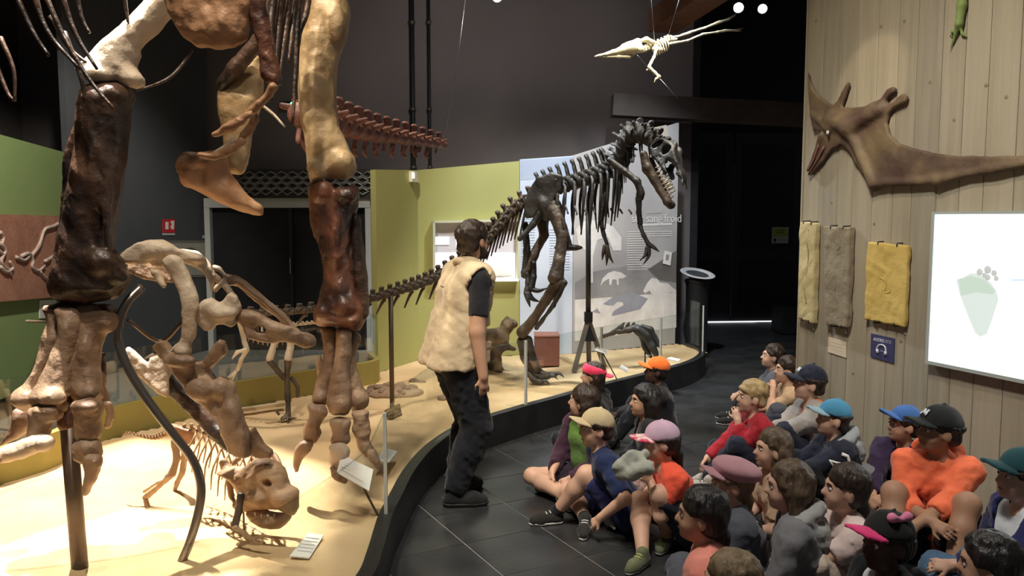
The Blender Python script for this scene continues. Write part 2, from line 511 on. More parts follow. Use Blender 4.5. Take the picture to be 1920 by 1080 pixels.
vwall('wall_left', (-6.4, 1.0), (-6.4, WALL_Y), 0, CEIL, M_wall, .2, 'dark wall at the left of the hall', toward=(0, 5))
ce = mk('ceiling', [(-9, -2, CEIL), (9, -2, CEIL), (9, 15, CEIL), (-9, 15, CEIL)], [(3, 2, 1, 0)], M_ceil, None, smooth=False, loc=(0, 6, CEIL))
struct(ce, 'black ceiling above the hall')
# wide wall boards behind everything: joints of the dark wall
for i, (px, w) in enumerate(((228, .018), (302, .034), (775, .030), (806, .020))):
    a = P(px, 300, WALL_Y - .06)
    o = tube('trim_%d' % (i+1), [(a[0], WALL_Y - .05, .05), (a[0], WALL_Y - .05, 5.5)], w, M_black, n=10)
    struct(o, 'black vertical conduit on the dark back wall')
    for z in (2.35, 3.1, 4.2):
        tube('clamp', [(a[0], WALL_Y - .05, z), (a[0], WALL_Y - .05, z + .05)], w + .012, M_steeldk, o, n=10)

# ------------------------------------------------------------------ wooden board wall on the right
def wall_t(px, off=0.0):
    k = (px - 960) / FPX / (math.cos(PITCH))
    # solve along wall for the vertical plane through that column (pitch handled by iteration)
    t = 0.0
    for _ in range(30):
        p = np.append(WA + WD*t + WN*off, CAM_H - .3)
        rel = p - CAMP; c, s = math.cos(PITCH), math.sin(PITCH)
        depth = rel[1]*c - rel[2]*s; x = 960 + FPX*rel[0]/depth
        t += (x - px) / 280.0
    return t
def WP(px, py, off=0.0):
    """pixel -> (t, z) on the board wall, off metres in front of it"""
    d = ray(px, py); n3 = np.append(WN, 0); o3 = np.append(WA + WN*off, 0)
    s = ((o3 - CAMP) @ n3) / (d @ n3); p = CAMP + d*s
    return ((p[:2] - WA - WN*off) @ WD, p[2])
def WQ(t, z, off=0.0):
    return np.append(WA + WD*t + WN*off, z)
WR = np.stack([np.append(-WD, 0), V(0, 0, 1), np.append(WN, 0)], 1)     # right, up, out of the wall (as seen by a viewer)
T_END = WP(1500, 560)[0]
core = [WQ(T_END, 0, -.02), WQ(-3.2, 0, -.02), WQ(-3.2, 4.4, -.02), WQ(T_END, 4.4, -.02)]
v, f = quad_slab(core, np.append(WN, 0), .14)
wr = mk('wall_right', v, f, mat('board_gap', (.10, .07, .045), rough=.8), None, smooth=False)
struct(wr, 'wall of vertical pale pine boards')
bw = .158; t = T_END; i = 0
while t > -3.1:
    w = bw * (1 + .12*math.sin(i*2.3)); mm = (M_plank, M_plank2, M_plank3, M_plank2, M_plank)[i*7 % 5]
    v, f = box_vf(WQ(t - w/2, 2.2, -.008), (w/2 - .0017, 2.2, .012), WR)
    b = mk('board', v, f, mm, wr, smooth=False)
    md = b.modifiers.new('bevel', 'BEVEL'); md.width = .003; md.segments = 1
    t -= w; i += 1
# end face of the wall
v, f = box_vf(WQ(T_END + .006, 2.2, -.075), (.006, 2.2, .085), WR)
mk('end_board', v, f, M_plank2, wr, smooth=False)
for px, py in ((1531, 40), (1653, 50), (1697, 40), (1850, 160), (1888, 182), (1790, 225), (1640, 420), (1560, 380), (1745, 155), (1600, 700), (1690, 640)):
    tt, zz = WP(px, py)
    v, f = lathe_vf([(.012, 0), (.011, .0012), (.006, .0018)], WQ(tt, zz, .0035), 12, np.append(WN, 0))
    mk('knot', v, f, M_knot, wr)

# ------------------------------------------------------------------ far black double doors
dA = G(1290, 610, 0); dB = G(1520, 594, 0); dA = V(dA[0], dA[1]); dB = V(dB[0], dB[1])
dA = P(1285, 605, 13.1)[:2]; dB = P(1545, 600, 13.3)[:2]
def on_door(px, z, off=0.0):
    d = ray(px, 500); k = d[0]/d[1]; e = dB - dA; n = unit(V(e[1], -e[0]))
    if n[1] > 0: n = -n
    # intersection of the vertical plane of that column with the door plane
    s = (k*dA[1] - dA[0]) / (e[0] - k*e[1]); p = dA + e*s + n*off
    return np.append(p, z)
dn = unit(np.append(V((dB-dA)[1], -(dB-dA)[0]), 0)); dn = -dn if dn[1] > 0 else dn
M_door = mat('door_black', (.010, .010, .013), (.014, .014, .017), rough=.45, scale=3)
for n_, (xa, xb) in enumerate(((1284, 1371), (1373, 1500))):
    a, b = on_door(xa, .03), on_door(xb, .03); a2, b2 = on_door(xa, 3.1), on_door(xb, 3.1)
    v, f = quad_slab([a, b, b2, a2], dn, .05)
    d = struct(mk('door_%d' % (n_+1), v, f, M_door, None, smooth=False), 'tall matt black leaf of the far double door')
    for z0, z1 in ((.2, 1.05), (1.2, 2.9)):
        e = .14*unit(b - a)
        q = [a + e, b - e, b - e, a + e]
        q = [np.append(q[0][:2], z0), np.append(q[1][:2], z0), np.append(q[2][:2], z1), np.append(q[3][:2], z1)]
        v, f = quad_slab(np.array(q) + dn*.012, dn, .014); mk('panel', v, f, M_black, d, smooth=False)
v, f = quad_slab([on_door(1318, .004), on_door(1470, .004), on_door(1470, .018), on_door(1318, .018)], dn, .02)
mk('gap_light', v + dn*.03, f, mat('daylight_gap', (.8, .85, .9), emis=(.9, .95, 1), estr=1.6), bpy.data.objects['door_2'], smooth=False)
v, f = quad_slab([on_door(1371.3, .1), on_door(1372.2, .1), on_door(1372.2, 2.6), on_door(1371.3, 2.6)], dn, .02)
mk('gap_strip', v + dn*.005, f, mat('gap_grey', (.2, .2, .21), rough=.5), bpy.data.objects['door_2'], smooth=False)
# dark brown lintel beam above the recess
v, f = box_vf((P(1370, 210, 9.9) + V(.1, 0, .0)), (1.55, .14, .13), rot('Y', .05)); o = mk('trim_5', v, f, mat('lintel', (.050, .040, .034), (.066, .054, .046), rough=.8, scale=5), None, smooth=False)
struct(o, 'dark brown lintel beam above the door recess')
# reddish ceiling beam
a, b = P(1240, 42, 9.6), P(1392, -62, 7.8)
d_ = unit(b - a); Rb = frame_from(d_)
v, f = box_vf((a+b)/2, (np.linalg.norm(b-a)/2, .17, .12), Rb)
struct(mk('trim_6', v, f, M_beam, None, smooth=False), 'reddish brown wooden ceiling beam above the pterosaur')

# ================================================================== platform: sand, curb, barriers
sx = np.arange(-4.6, 3.0, .05); sy = np.arange(1.7, 9.8, .05)
def sand_h(x, y, edge=-1.0):
    h = .018*np.sin(2.1*x + 1.3*y) + .014*np.sin(3.7*x - 2.9*y + 1) + .010*np.sin(7*x + 5*y) + .008*np.sin(-6*x + 9*y + 2) + .005*np.sin(15*x + 11*y)
    return SAND_Z - .012 + h*.8*np.clip(-edge*5, 0, 1)
idx = {}; sv = []; sf = []
polyv = np.array(SANDPOLY)
insd = {}
XX, YY = np.meshgrid(sx, sy, indexing='ij')
dpoly = sd_poly(XX.astype(np.float32), YY.astype(np.float32), polyv)
def sid(i, j):
    if (i, j) not in idx:
        idx[(i, j)] = len(sv); sv.append((sx[i], sy[j], sand_h(sx[i], sy[j], dpoly[i, j])))
    return idx[(i, j)]
for i in range(len(sx)-1):
    for j in range(len(sy)-1):
        th_ = -.012 if np.min(np.hypot(CURB[:, 0] - sx[i], CURB[:, 1] - sy[j])) < .2 and sy[j] < 8.9 else .03
        if dpoly[i, j] < th_ and dpoly[i+1, j+1] < th_ and dpoly[i+1, j] < th_ and dpoly[i, j+1] < th_:
            sf.append((sid(i, j), sid(i+1, j), sid(i+1, j+1), sid(i, j+1)))
sand = mk('sand_bed', sv, sf, M_sand, None, loc=(0, 6, 0))
tag(sand, 'pale golden sand spread over the display platform', 'sand', kind='stuff')

def ribbon_wall(path, z0, z1, th, inward):
    """a curved upright strip: path (n,2), thickness th towards the side given by inward (+1 left of travel)"""
    p = np.asarray(path); t = np.gradient(p, axis=0); t /= np.linalg.norm(t, axis=1)[:, None]
    nrm = np.stack([-t[:, 1], t[:, 0]], 1) * inward; q = p + nrm*th; n = len(p); v = []; f = []
    for a, b in zip(p, q):
        v += [(a[0], a[1], z0), (a[0], a[1], z1), (b[0], b[1], z1), (b[0], b[1], z0)]
    for i in range(n-1):
        for k in range(4):
            l = (k+1) % 4; f.append((i*4+k, i*4+l, (i+1)*4+l, (i+1)*4+k))
    f += [(0, 1, 2, 3), tuple((n-1)*4 + k for k in (3, 2, 1, 0))]
    return np.array(v), f
v, f = ribbon_wall(CURB, 0, SAND_Z + .02, .07, 1)
cu = mk('trim_7', v, f, M_curb, None, smooth=False); struct(cu, 'curved black curb around the sand platform')

GL_TOP = .755
def arc_split(path, lens):
    seg = np.r_[0, np.cumsum(np.linalg.norm(np.diff(path, axis=0), axis=1))]
    return seg
seg = arc_split(CURB, None); tot = seg[-1]
def at_s(s): return V(np.interp(s, seg, CURB[:, 0]), np.interp(s, seg, CURB[:, 1]))
def s_of_px(px, py):
    g = G(px, py, SAND_Z+.02)[:2]; return seg[np.argmin(np.linalg.norm(CURB - g, axis=1))]
cuts = [0.2, s_of_px(698, 1080) - 1.02, s_of_px(735, 967), s_of_px(985, 762), s_of_px(1138, 720), s_of_px(1245, 693), s_of_px(1323, 660)]
cuts.append(tot - .01)
gb = thing('glass_barrier', 'clear curved glass barrier along the black curb', 'barrier', (CURB[55][0], CURB[55][1], SAND_Z + .02))
for a, b in zip(cuts[:-1], cuts[1:]):
    pts = np.array([at_s(s) for s in np.linspace(a + .012, b - .012, max(4, int((b-a)/.12)))])
    t_ = np.gradient(pts, axis=0); t_ /= np.linalg.norm(t_, axis=1)[:, None]; pts = pts + np.stack([-t_[:, 1], t_[:, 0]], 1)*.03
    v, f = ribbon_wall(pts, SAND_Z + .021, GL_TOP, .008, 1)
    g = mk('glass_pane', v, f, M_glass, gb)
    for p in g.data.polygons: p.use_smooth = False
    v, f = ribbon_wall(pts, GL_TOP, GL_TOP + .003, .008, 1); mk('edge', v, f, M_edge, g, smooth=False)
for s in cuts[2:-1]:
    p = at_s(s); t_ = unit(at_s(s+.02) - at_s(s-.02)); n_ = V(-t_[1], t_[0]); p = p + n_*.034
    Rp = np.stack([np.append(t_, 0), np.append(n_, 0), V(0, 0, 1)], 1)
    v, f = box_vf((p[0], p[1], (SAND_Z + .02 + GL_TOP)/2), (.010, .008, (GL_TOP - SAND_Z - .02)/2), Rp)
    mk('post', v, f, M_alu, gb, smooth=False)

# back-left low kerb with glass behind the sand, seen between the legs
BK = spline(np.array([V(-4.3, 3.3)] + BACK + [PB[0] + V(-.02, -.05)]), 40)
v, f = ribbon_wall(BK, 0, .42, .05, 1)
struct(mk('trim_8', v, f, mat('olive_kerb', (.30, .25, .07), (.33, .27, .08), rough=.8, scale=3), None, smooth=False), 'low olive kerb along the back of the sand')
bgl = thing('glass_barrier', 'clear straight glass barrier standing on the olive kerb', 'barrier', (BK[20][0], BK[20][1], .42))
for k in range(4):
    pts = BK[k*10: k*10 + 10] + V(-.02, .02)
    v, f = ribbon_wall(pts, .422, .80, .008, 1); g = mk('glass_pane', v, f, M_glass, bgl, smooth=False)
    v, f = ribbon_wall(pts, .80, .803, .008, 1); mk('edge', v, f, M_edge, g, smooth=False)

# ================================================================== coloured panels behind the platform
def panel(name, xa, ya, xb, yb, Ya, Yb, m, label, z0=.21, th=.06):
    """a flat panel whose top edge runs from pixel (xa,ya) at depth Ya to (xb,yb) at depth Yb"""
    a, b = P(xa, ya, Ya), P(xb, yb, Yb)
    a0, b0 = V(a[0], a[1], z0), V(b[0], b[1], z0)
    n = np.cross(b0 - a0, V(0, 0, 1)); n = -n if n @ (CAMP - a0) < 0 else n
    v, f = quad_slab([a0, b0, b, a], n, th)
    o = mk(name, v, f, m, None, smooth=False); o['kind'] = 'structure'; o['label'] = label
    return o, a0, b0, a, b, unit(n)
olive1 = panel('wall_olive_side', 704, 318, 783, 319, 7.75, 8.45, M_olive, 'narrow olive panel angled beside the dark door')
olive2 = panel('wall_olive', 783, 319, 974, 302, 8.45, 8.75, M_olive, 'olive green panel with a lit niche')
mural1 = panel('mural_panel', 975, 299, 1075, 292, 8.75, 8.85, mat('mural_blue', (.52, .60, .74), (.66, .72, .82), rough=.5, scale=.9), 'x')
mural2 = panel('mural_panel', 1076, 292, 1273, 230, 8.85, 9.55, mat('mural_grey', (.40, .38, .38), (.54, .52, .51), rough=.5, scale=1.3), 'x')
for o, l in ((mural1[0], 'pale blue printed panel with fine text beside the olive wall'), (mural2[0], 'grey printed mural panel showing small dinosaurs and text')):
    del o['kind']; tag(o, l, 'wall panel')
green1 = panel('wall_green', -260, 180, 126, 287, 5.0, 8.3, M_green, 'green panel carrying the red fossil slab')
vwall('wall_slate', green1[4][:2] + V(.0, .02), P(396, 500, 10.45)[:2], 0, CEIL, M_slate, .08, 'slate grey wall beside the dark doorway')

def face_frame(pn):
    _, a0, b0, a, b, n = pn
    x = unit(b0 - a0); return np.stack([x, V(0, 0, 1), n], 1)
def on_panel(pn, px, py, off=0.0):
    _, a0, b0, a, b, n = pn; d = ray(px, py); o = a0 + n*off
    return CAMP + d*(((o - CAMP) @ n)/(d @ n))
def print_poly(name, pn, pts, m, off=.0025, parent=None):
    w = [on_panel(pn, x, y, off) for x, y in pts]
    n = pn[5]; ar = sum(np.cross(w[i-1] - w[0], w[i] - w[0]) for i in range(len(w))) @ n
    if ar < 0: w = w[::-1]
    v, f = quad_slab(w, n, .002)
    return mk(name, v, f, m, parent or pn[0], smooth=False)
# ---- mural prints
M_pw = mat('print_pale', (.80, .78, .76), (.66, .64, .62), rough=.5, scale=6)
M_pg = mat('print_mid', (.27, .265, .27), (.34, .33, .33), rough=.5, scale=5)
M_pd = mat('print_dark', (.13, .125, .12), (.18, .17, .16), rough=.5, scale=5)
M_pb = mat('print_bluegrey', (.27, .28, .34), (.34, .35, .40), rough=.5, scale=4)
M_pbl = mat('print_skyblue', (.36, .42, .56), (.44, .50, .62), rough=.5, scale=2)
print_poly('sky_print', mural1, [(976, 300), (1074, 294), (1074, 330), (976, 338)], M_pbl, .002)
print_poly('ground_print', mural2, [(1078, 560), (1268, 545), (1268, 614), (1078, 640)], M_pw, .002)
print_poly('hill_print', mural2, [(1078, 530), (1110, 510), (1150, 502), (1190, 496), (1230, 505), (1268, 500), (1268, 548), (1078, 562)], M_pg, .0022)
print_poly('river_print', mural2, [(1110, 585), (1150, 556), (1185, 548), (1215, 560), (1200, 580), (1150, 592)], M_pb, .003)
print_poly('cloud_print', mural2, [(1222, 240), (1250, 234), (1256, 270), (1245, 300), (1215, 300)], mat('print_warm', (.60, .52, .44), rough=.5), .0022)
print_poly('dark_print', mural2, [(1215, 505), (1268, 470), (1268, 530), (1235, 525)], M_pd, .003)
print_poly('running_dinosaur_print', mural2, [(1108, 562), (1122, 568), (1140, 573), (1150, 573), (1158, 566), (1168, 567), (1169, 572), (1160, 577), (1150, 584), (1146, 592), (1150, 606), (1146, 606), (1141, 594), (1136, 592), (1138, 610), (1133, 610), (1130, 594), (1120, 578)], M_pw, .0036)
print_poly('horned_dinosaur_print', mural2, [(1206, 546), (1214, 530), (1222, 521), (1232, 523), (1238, 530), (1252, 531), (1262, 540), (1268, 544), (1268, 549), (1256, 548), (1253, 570), (1248, 600), (1243, 600), (1244, 572), (1236, 572), (1232, 592), (1228, 592), (1226, 560), (1218, 545), (1210, 550)], M_pw, .0036)
print_poly('grazing_dinosaur_print', mural2, [(1140, 512), (1152, 508), (1165, 511), (1175, 518), (1168, 522), (1160, 522), (1160, 534), (1157, 534), (1156, 524), (1148, 524), (1146, 534), (1143, 534), (1142, 522), (1132, 528), (1126, 536), (1130, 522)], M_pw, .0036)
print_poly('standing_dinosaur_print', mural2, [(1186, 518), (1196, 512), (1206, 512), (1206, 530), (1203, 530), (1202, 522), (1196, 522), (1194, 530), (1191, 530), (1190, 522), (1182, 532)], M_pg, .0036)
print_poly('pale_animal_print', mural2, [(1080, 430), (1095, 415), (1125, 412), (1150, 425), (1165, 445), (1165, 470), (1150, 470), (1140, 445), (1120, 450), (1112, 480), (1112, 530), (1104, 530), (1100, 470), (1085, 460)], M_pw, .003)
Rm2 = face_frame(mural2); Rm1 = face_frame(mural1)
M_tx = mat('print_text', (.78, .76, .73), rough=.5)
text('lettering', 'sur sang froid', .135, on_panel(mural2, 1232, 410, .004), Rm2, M_tx, mural2[0])
print_poly('text_line', mural2, [(1213, 397), (1240, 395), (1240, 399), (1213, 401)], mat('print_text_dim', (.5, .47, .45), rough=.5), .003)
print_poly('text_line', mural2, [(1203, 420), (1260, 418), (1260, 422), (1203, 424)], M_tx, .003)
for k in range(3):
    y = 434 + 4*k; print_poly('text_line', mural2, [(1205, y), (1259, y-1), (1259, y+.8), (1205, y+1.8)], M_pw, .003)
for k in range(17):
    y = 434 + 4.4*k; print_poly('text_line', mural2, [(1176, y), (1214, y-.6), (1214, y+.9), (1176, y+1.5)], M_pw, .003)
for k in range(22):
    y = 400 + 5*k; print_poly('text_line', mural1, [(978, y), (1003, y), (1003, y+1.1), (978, y+1.1)], M_pbl, .003)
    if k > 5: print_poly('text_line', mural1, [(1030, y), (1068, y), (1068, y+1.1), (1030, y+1.1)], M_pbl, .003)
c_ = thing('note_card', 'small tilted white card pinned to the grey mural', 'card', on_panel(mural2, 1252, 485, .004))
w = [on_panel(mural2, x, y, .012) for x, y in ((1243, 494), (1257, 498), (1260, 473), (1247, 470))]
v, f = quad_slab(w, mural2[5], .003); mk('sheet', v, f, M_white, c_, smooth=False)
w = [on_panel(mural2, x, y, .0145) for x, y in ((1248, 487), (1253, 488), (1255, 478), (1249, 477))]
v, f = quad_slab(w, mural2[5], .001); mk('drawing', v, f, M_pg, c_, smooth=False)

# ---- lit niche in the olive panel
nz = thing('display_niche', 'lit white display niche set into the olive panel', 'display case', on_panel(olive2, 890, 524, 0))
Rn = face_frame(olive2)
A = [on_panel(olive2, x, y, .001) for x, y in ((811, 525), (968, 524), (968, 413), (811, 416))]
M_niche = mat('niche_white', (.62, .60, .66), rough=.6)
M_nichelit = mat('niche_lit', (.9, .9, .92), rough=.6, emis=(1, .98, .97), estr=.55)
n_ = olive2[5]; fr = .10
v, f = quad_slab(np.array(A) + n_*.012, n_, .01); mk('back_plate', v, f, M_niche, nz, smooth=False)
for i in range(4):
    a, b = A[i], A[(i+1) % 4]; m_ = (a+b)/2; L = np.linalg.norm(b-a)/2; x_ = unit(b-a); y_ = np.cross(n_, x_)
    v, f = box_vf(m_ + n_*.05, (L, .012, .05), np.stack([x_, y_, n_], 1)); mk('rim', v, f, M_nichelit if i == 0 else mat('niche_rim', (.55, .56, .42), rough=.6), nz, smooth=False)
w = [on_panel(olive2, x, y, .02) for x, y in ((813, 523), (966, 522), (966, 474), (813, 474))]
v, f = quad_slab(w, n_, .006); mk('light_panel', v, f, M_nichelit, nz, smooth=False)
for x0, x1, y0, y1 in ((811, 842, 444, 459), (855, 872, 451, 466)):
    w = [on_panel(olive2, x, y, .022) for x, y in ((x0, y1), (x1, y1), (x1, y0), (x0, y0))]
    v, f = quad_slab(w, n_, .006); mk('caption', v, f, M_nichelit, nz, smooth=False)
s = SDF(.02, .03); c0 = on_panel(olive2, 922, 520, .06)
s.ell(c0, (.24, .045, .21), Rn[:, [0, 2, 1]], clips=[(c0 - V(0, 0, .0), V(0, 0, -1))])
v, f = s.mesh(.006, 12); mk('white_mound', v, f, mat('plaster', (.85, .84, .82), rough=.8), nz)

# emergency lamp on the olive panel, green exit light on the dark wall
o = thing('emergency_lamp', 'small white emergency lamp box high on the olive panel', 'lamp', on_panel(olive1, 775, 331, .03))
v, f = box_vf(on_panel(olive1, 775, 331, .03), (.035, .055, .03), face_frame(olive1)); mk('housing', v, f, M_white, o, smooth=False)
v, f = box_vf(on_panel(olive1, 775, 329, .062), (.024, .03, .003), face_frame(olive1)); mk('lens', v, f, mat('warm_lens', (.9, .85, .7), emis=(1, .9, .7), estr=1.0), o, smooth=False)
o = thing('exit_light', 'small glowing green exit light on the dark wall', 'lamp', P(548, 197, WALL_Y - .09))
v, f = box_vf(P(546, 198, WALL_Y - .06), (.09, .05, .05)); mk('housing', v, f, M_black, o, smooth=False)
v, f = lathe_vf([(.05, 0), (.045, .02), (.02, .03)], P(551, 197, WALL_Y - .11), 16, (0, -1, 0)); mk('lens', v, f, mat('green_lens', (.1, .9, .4), emis=(.15, 1, .45), estr=5), o)

# ------------------------------------------------------------------ dark doorway with frame and rolled mesh shutter
DY = 10.3
def dpt(px, py, Y=DY): return P(px, py, Y)
zt = dpt(500, 388)[2]
a = dpt(398, 500); b = dpt(688, 500)
v, f = quad_slab([V(a[0], DY+.06, 0), V(b[0], DY+.06, 0), V(b[0], DY+.06, zt), V(a[0], DY+.06, zt)], (0, -1, 0), .05)
d3 = struct(mk('door_3', v, f, M_black, None, smooth=False), 'wide black double doorway behind the tail of the far skeleton')
for x in (a[0] - .03, b[0] + .03): box('frame_post', (x, DY, zt/2), (.035, .05, zt/2), M_alu, d3)
box('frame_head', ((a[0]+b[0])/2, DY, zt + .05), ((b[0]-a[0])/2 + .06, .06, .06), M_alu, d3)
mx_ = dpt(547, 500)[0]
box('meeting_stile', (mx_, DY, zt/2), (.02, .02, zt/2 - .02), mat('stile', (.02, .02, .022), rough=.4), d3)
box('door_handle', (mx_ + .0, DY - .05, dpt(547, 498)[2]), (.008, .02, .10), M_steel, d3)
zs = dpt(500, 318)[2]
sh = thing('mesh_shutter', 'rolled metal mesh shutter above the black doorway', 'shutter', ((a[0]+b[0])/2, DY - .1, zt + .1))
xa_, xb_ = dpt(455, 350)[0], dpt(704, 350)[0]
v, f = box_vf(((xa_+xb_)/2, DY - .03, (zt+.11+zs)/2), ((xb_-xa_)/2, .08, (zs-zt-.11)/2)); mk('shutter_box', v, f, mat('shutter_dark', (.05, .045, .04), rough=.5), sh, smooth=False)
nlink = 12
lk = None
for i in range(nlink):
    for j in range(4):
        x = xa_ + (xb_-xa_)*(i + .5 + .5*(j % 2))/(nlink + .5); z = zt + .16 + (zs-zt-.2)*(j+.5)/4
        w_, h_ = (xb_-xa_)/nlink*.5, (zs-zt-.2)/4*.62
        if lk is None:
            q = [V(-w_, 0, 0), V(0, -.015, h_), V(w_, 0, 0), V(0, -.015, -h_), V(-w_, 0, 0)]
            vs, fs = tube_vf(np.array(q), .013, 6)
            lk = mk('mesh_link', vs, fs, mat('shutter_link', (.40, .39, .37), rough=.35, metal=.5), sh, world=False)
            lk.location = tuple(V(x, DY - .13, z) - origin_of(sh))
        else: dup(lk, sh, tuple(V(x, DY - .13, z) - origin_of(sh)))
# fire sign, small plate and framed notice on the slate wall
M_red = mat('sign_red', (.60, .03, .04), rough=.5)
sl_a = green1[4][:2] + V(.0, .02); sl_b = P(396, 500, 10.45)[:2]; sl_d = unit(sl_b - sl_a); sl_n = np.append(V(sl_d[1], -sl_d[0]), 0)
if sl_n @ (CAMP - np.append(sl_a, 0)) < 0: sl_n = -sl_n
def SP(px, py, off=0.0):
    d = ray(px, py); o_ = np.append(sl_a, 0) + sl_n*off; return CAMP + d*(((o_ - CAMP) @ sl_n)/(d @ sl_n))
def wallquad(x0, x1, y0, y1, off): return [SP(x0, y1, off), SP(x1, y1, off), SP(x1, y0, off), SP(x0, y0, off)]
o = thing('fire_sign', 'small red fire equipment sign beside the doorway', 'sign', SP(317, 440, .01))
v, f = quad_slab(wallquad(306, 328, 411, 436, .010), sl_n, .01); mk('plate', v, f, M_red, o, smooth=False)
v, f = quad_slab(wallquad(306, 328, 437, 441, .010), sl_n, .01); mk('strip', v, f, M_alu, o, smooth=False)
v, f = quad_slab(wallquad(311, 316, 416, 430, .015), sl_n, .006); mk('extinguisher_mark', v, f, M_white, o, smooth=False)
w = [SP(x, y, .015) for x, y in ((322, 430), (326, 430), (327, 414), (322, 414), (320, 417), (323, 421), (320, 425))]
v, f = quad_slab(w, sl_n, .006); mk('flame_mark', v, f, M_white, o, smooth=False)
o = thing('framed_notice', 'pale framed notice on the dark wall behind the big skull', 'picture', SP(350, 500, .01))
v, f = quad_slab(wallquad(313, 390, 451, 520, .010), sl_n, .03); mk('frame', v, f, mat('frame_grey', (.20, .19, .16), rough=.5), o, smooth=False)
v, f = quad_slab(wallquad(317, 386, 456, 516, .016), sl_n, .01); mk('sheet', v, f, mat('notice_sheet', (.36, .35, .29), (.42, .41, .34), rough=.6, scale=3), o, smooth=False)
w = [SP(x, y, .024) for x, y in ((345, 480), (375, 490), (372, 470), (360, 464), (346, 466))]
v, f = quad_slab(w, sl_n, .006); mk('picture_print', v, f, mat('notice_olive', (.13, .12, .06), rough=.6), o, smooth=False)
o = thing('door_plate', 'tiny grey plate on the wall by the door frame', 'sign', SP(386, 444, .01))
v, f = quad_slab(wallquad(381, 390, 441, 447, .010), sl_n, .01); mk('plate', v, f, M_alu, o, smooth=False)
v, f = quad_slab(wallquad(384, 388, 443, 445, .016), sl_n, .005); mk('mark', v, f, M_ink, o, smooth=False)
# ================================================================== bones
M_bone_dk = mat('bone_dark_brown', (.020, .011, .008), (.115, .060, .036), rough=.42, scale=5, bump=.6, bscale=20, spec=.5, sharp=(.40, .74))
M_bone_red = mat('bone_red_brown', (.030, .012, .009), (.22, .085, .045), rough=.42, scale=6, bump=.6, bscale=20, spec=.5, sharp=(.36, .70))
M_bone_mid = mat('bone_mid_brown', (.165, .095, .058), (.38, .255, .165), rough=.5, scale=6, bump=.6, bscale=22, sharp=(.32, .68))
M_bone_ochre = mat('bone_ochre', (.26, .16, .075), (.50, .36, .20), rough=.45, scale=5, bump=.55, bscale=18, sharp=(.3, .68))
M_bone_tan = mat('bone_tan', (.45, .34, .24), (.62, .50, .38), rough=.55, scale=5, bump=.5, bscale=22, sharp=(.3, .7))
M_bone_orange = mat('bone_orange', (.24, .105, .05), (.46, .26, .14), rough=.5, scale=4, bump=.5, bscale=18, sharp=(.3, .7))
M_bone_tail = mat('bone_tail_red', (.13, .05, .040), (.25, .11, .085), rough=.5, scale=9, bump=.3, bscale=30)
M_bone_far = mat('bone_far_dark', (.020, .019, .019), (.062, .060, .060), rough=.45, scale=8, bump=.3, bscale=40, spec=.5)
M_bone_farbr = mat('bone_far_brown', (.036, .027, .022), (.12, .09, .07), rough=.45, scale=8, bump=.3, bscale=40)
M_bone_pale = mat('bone_pale', (.50, .42, .33), (.62, .54, .44), rough=.6, scale=9, bump=.2, bscale=50)
M_bone_sandy = mat('bone_sandy', (.30, .18, .10), (.46, .31, .19), rough=.6, scale=10, bump=.25, bscale=45)
M_bone_ivory = mat('bone_ivory', (.60, .53, .34), (.70, .63, .43), rough=.55, scale=9, bump=.15, bscale=50)

def bone(name, parent, pts, m, vox=.012, k=.03, noise=.008, freq=14, seed=None, extra=None):
    """an organic bone: chain of (px, py, depth, radius), plus extra lumps"""
    s = SDF(vox, k)
    q = [(P(x, y, Y), r) for x, y, Y, r in pts]
    if len(q) > 1: s.chain(q)
    for e in (extra or []):
        if len(e) == 4: s.ell(P(*e[:3]), e[3])
        else: s.ell(P(*e[:3]), e[3], e[4])
    v, f = s.mesh(noise*.55, freq*1.15, RNG.randint(9999) if seed is None else seed, freq*3.6)
    return mk(name, v, f, m, parent)

def claw(name, parent, pts, m, n=10):
    """pts (px,py,depth,radius): a curved tapering claw"""
    w = np.array([np.append(P(x, y, Y), r) for x, y, Y, r in pts])
    return tube(name, w[:, :3], w[:, 3], m, parent, n=n, seg=10, flat=.8)

# ------------------------------------------------------------------ the big standing theropod whose legs fill the picture's side
YL, YR = 3.5, 4.3
big = thing('theropod_skeleton', 'huge dark brown theropod skeleton standing on tall clawed legs over the sand', 'skeleton', P(135, 1065, 3.35))
def ib(name, parent, px, Y, H, m, rmax=None, vox=.0115, noise=.004, freq=22, tilt=0.0, lean=0.0, bend=None, k=.02, extra=(), rim=.008, seed=None, grow=None, subs=()):
    """a bone drawn by its outline on its own plane (depth Y, turned by tilt, leaning by lean) and swollen to a rounded solid"""
    w0 = np.array([P(x, y, Y) for x, y in px]).mean(0)
    x_ = unit(V(1, tilt, 0)); u_ = unit(V(0, lean, 1)); n = unit(np.cross(x_, u_)); u_ = np.cross(n, x_)
    R = np.stack([x_, u_, n], 1); pl = []
    for x, y in px:
        d = ray(x, y); q = CAMP + d*(((w0 - CAMP) @ n)/(d @ n)); pl.append(((q - w0) @ x_, (q - w0) @ u_))
    pl = np.array(pl); m_ = len(pl); fine = []
    for i in range(m_):        # soften the outline once
        a, b = pl[i], pl[(i+1) % m_]; fine += [a*.84 + b*.16, a*.16 + b*.84]
    s = SDF(vox, k); s.infl(w0, R, fine, H, rmax or H*.95, rim, bend=bend, grow=(.013 if name == 'metatarsal' else .005) if grow is None else grow)
    for e in extra: s.ell(P(*e[:3]), e[3])
    for e in subs: s.ell(P(*e[:3]), e[3], sub=True, k=.010)
    v, f = s.mesh(noise, freq, RNG.randint(9999) if seed is None else seed, freq*3.2)
    return mk(name, v, f, m, parent)
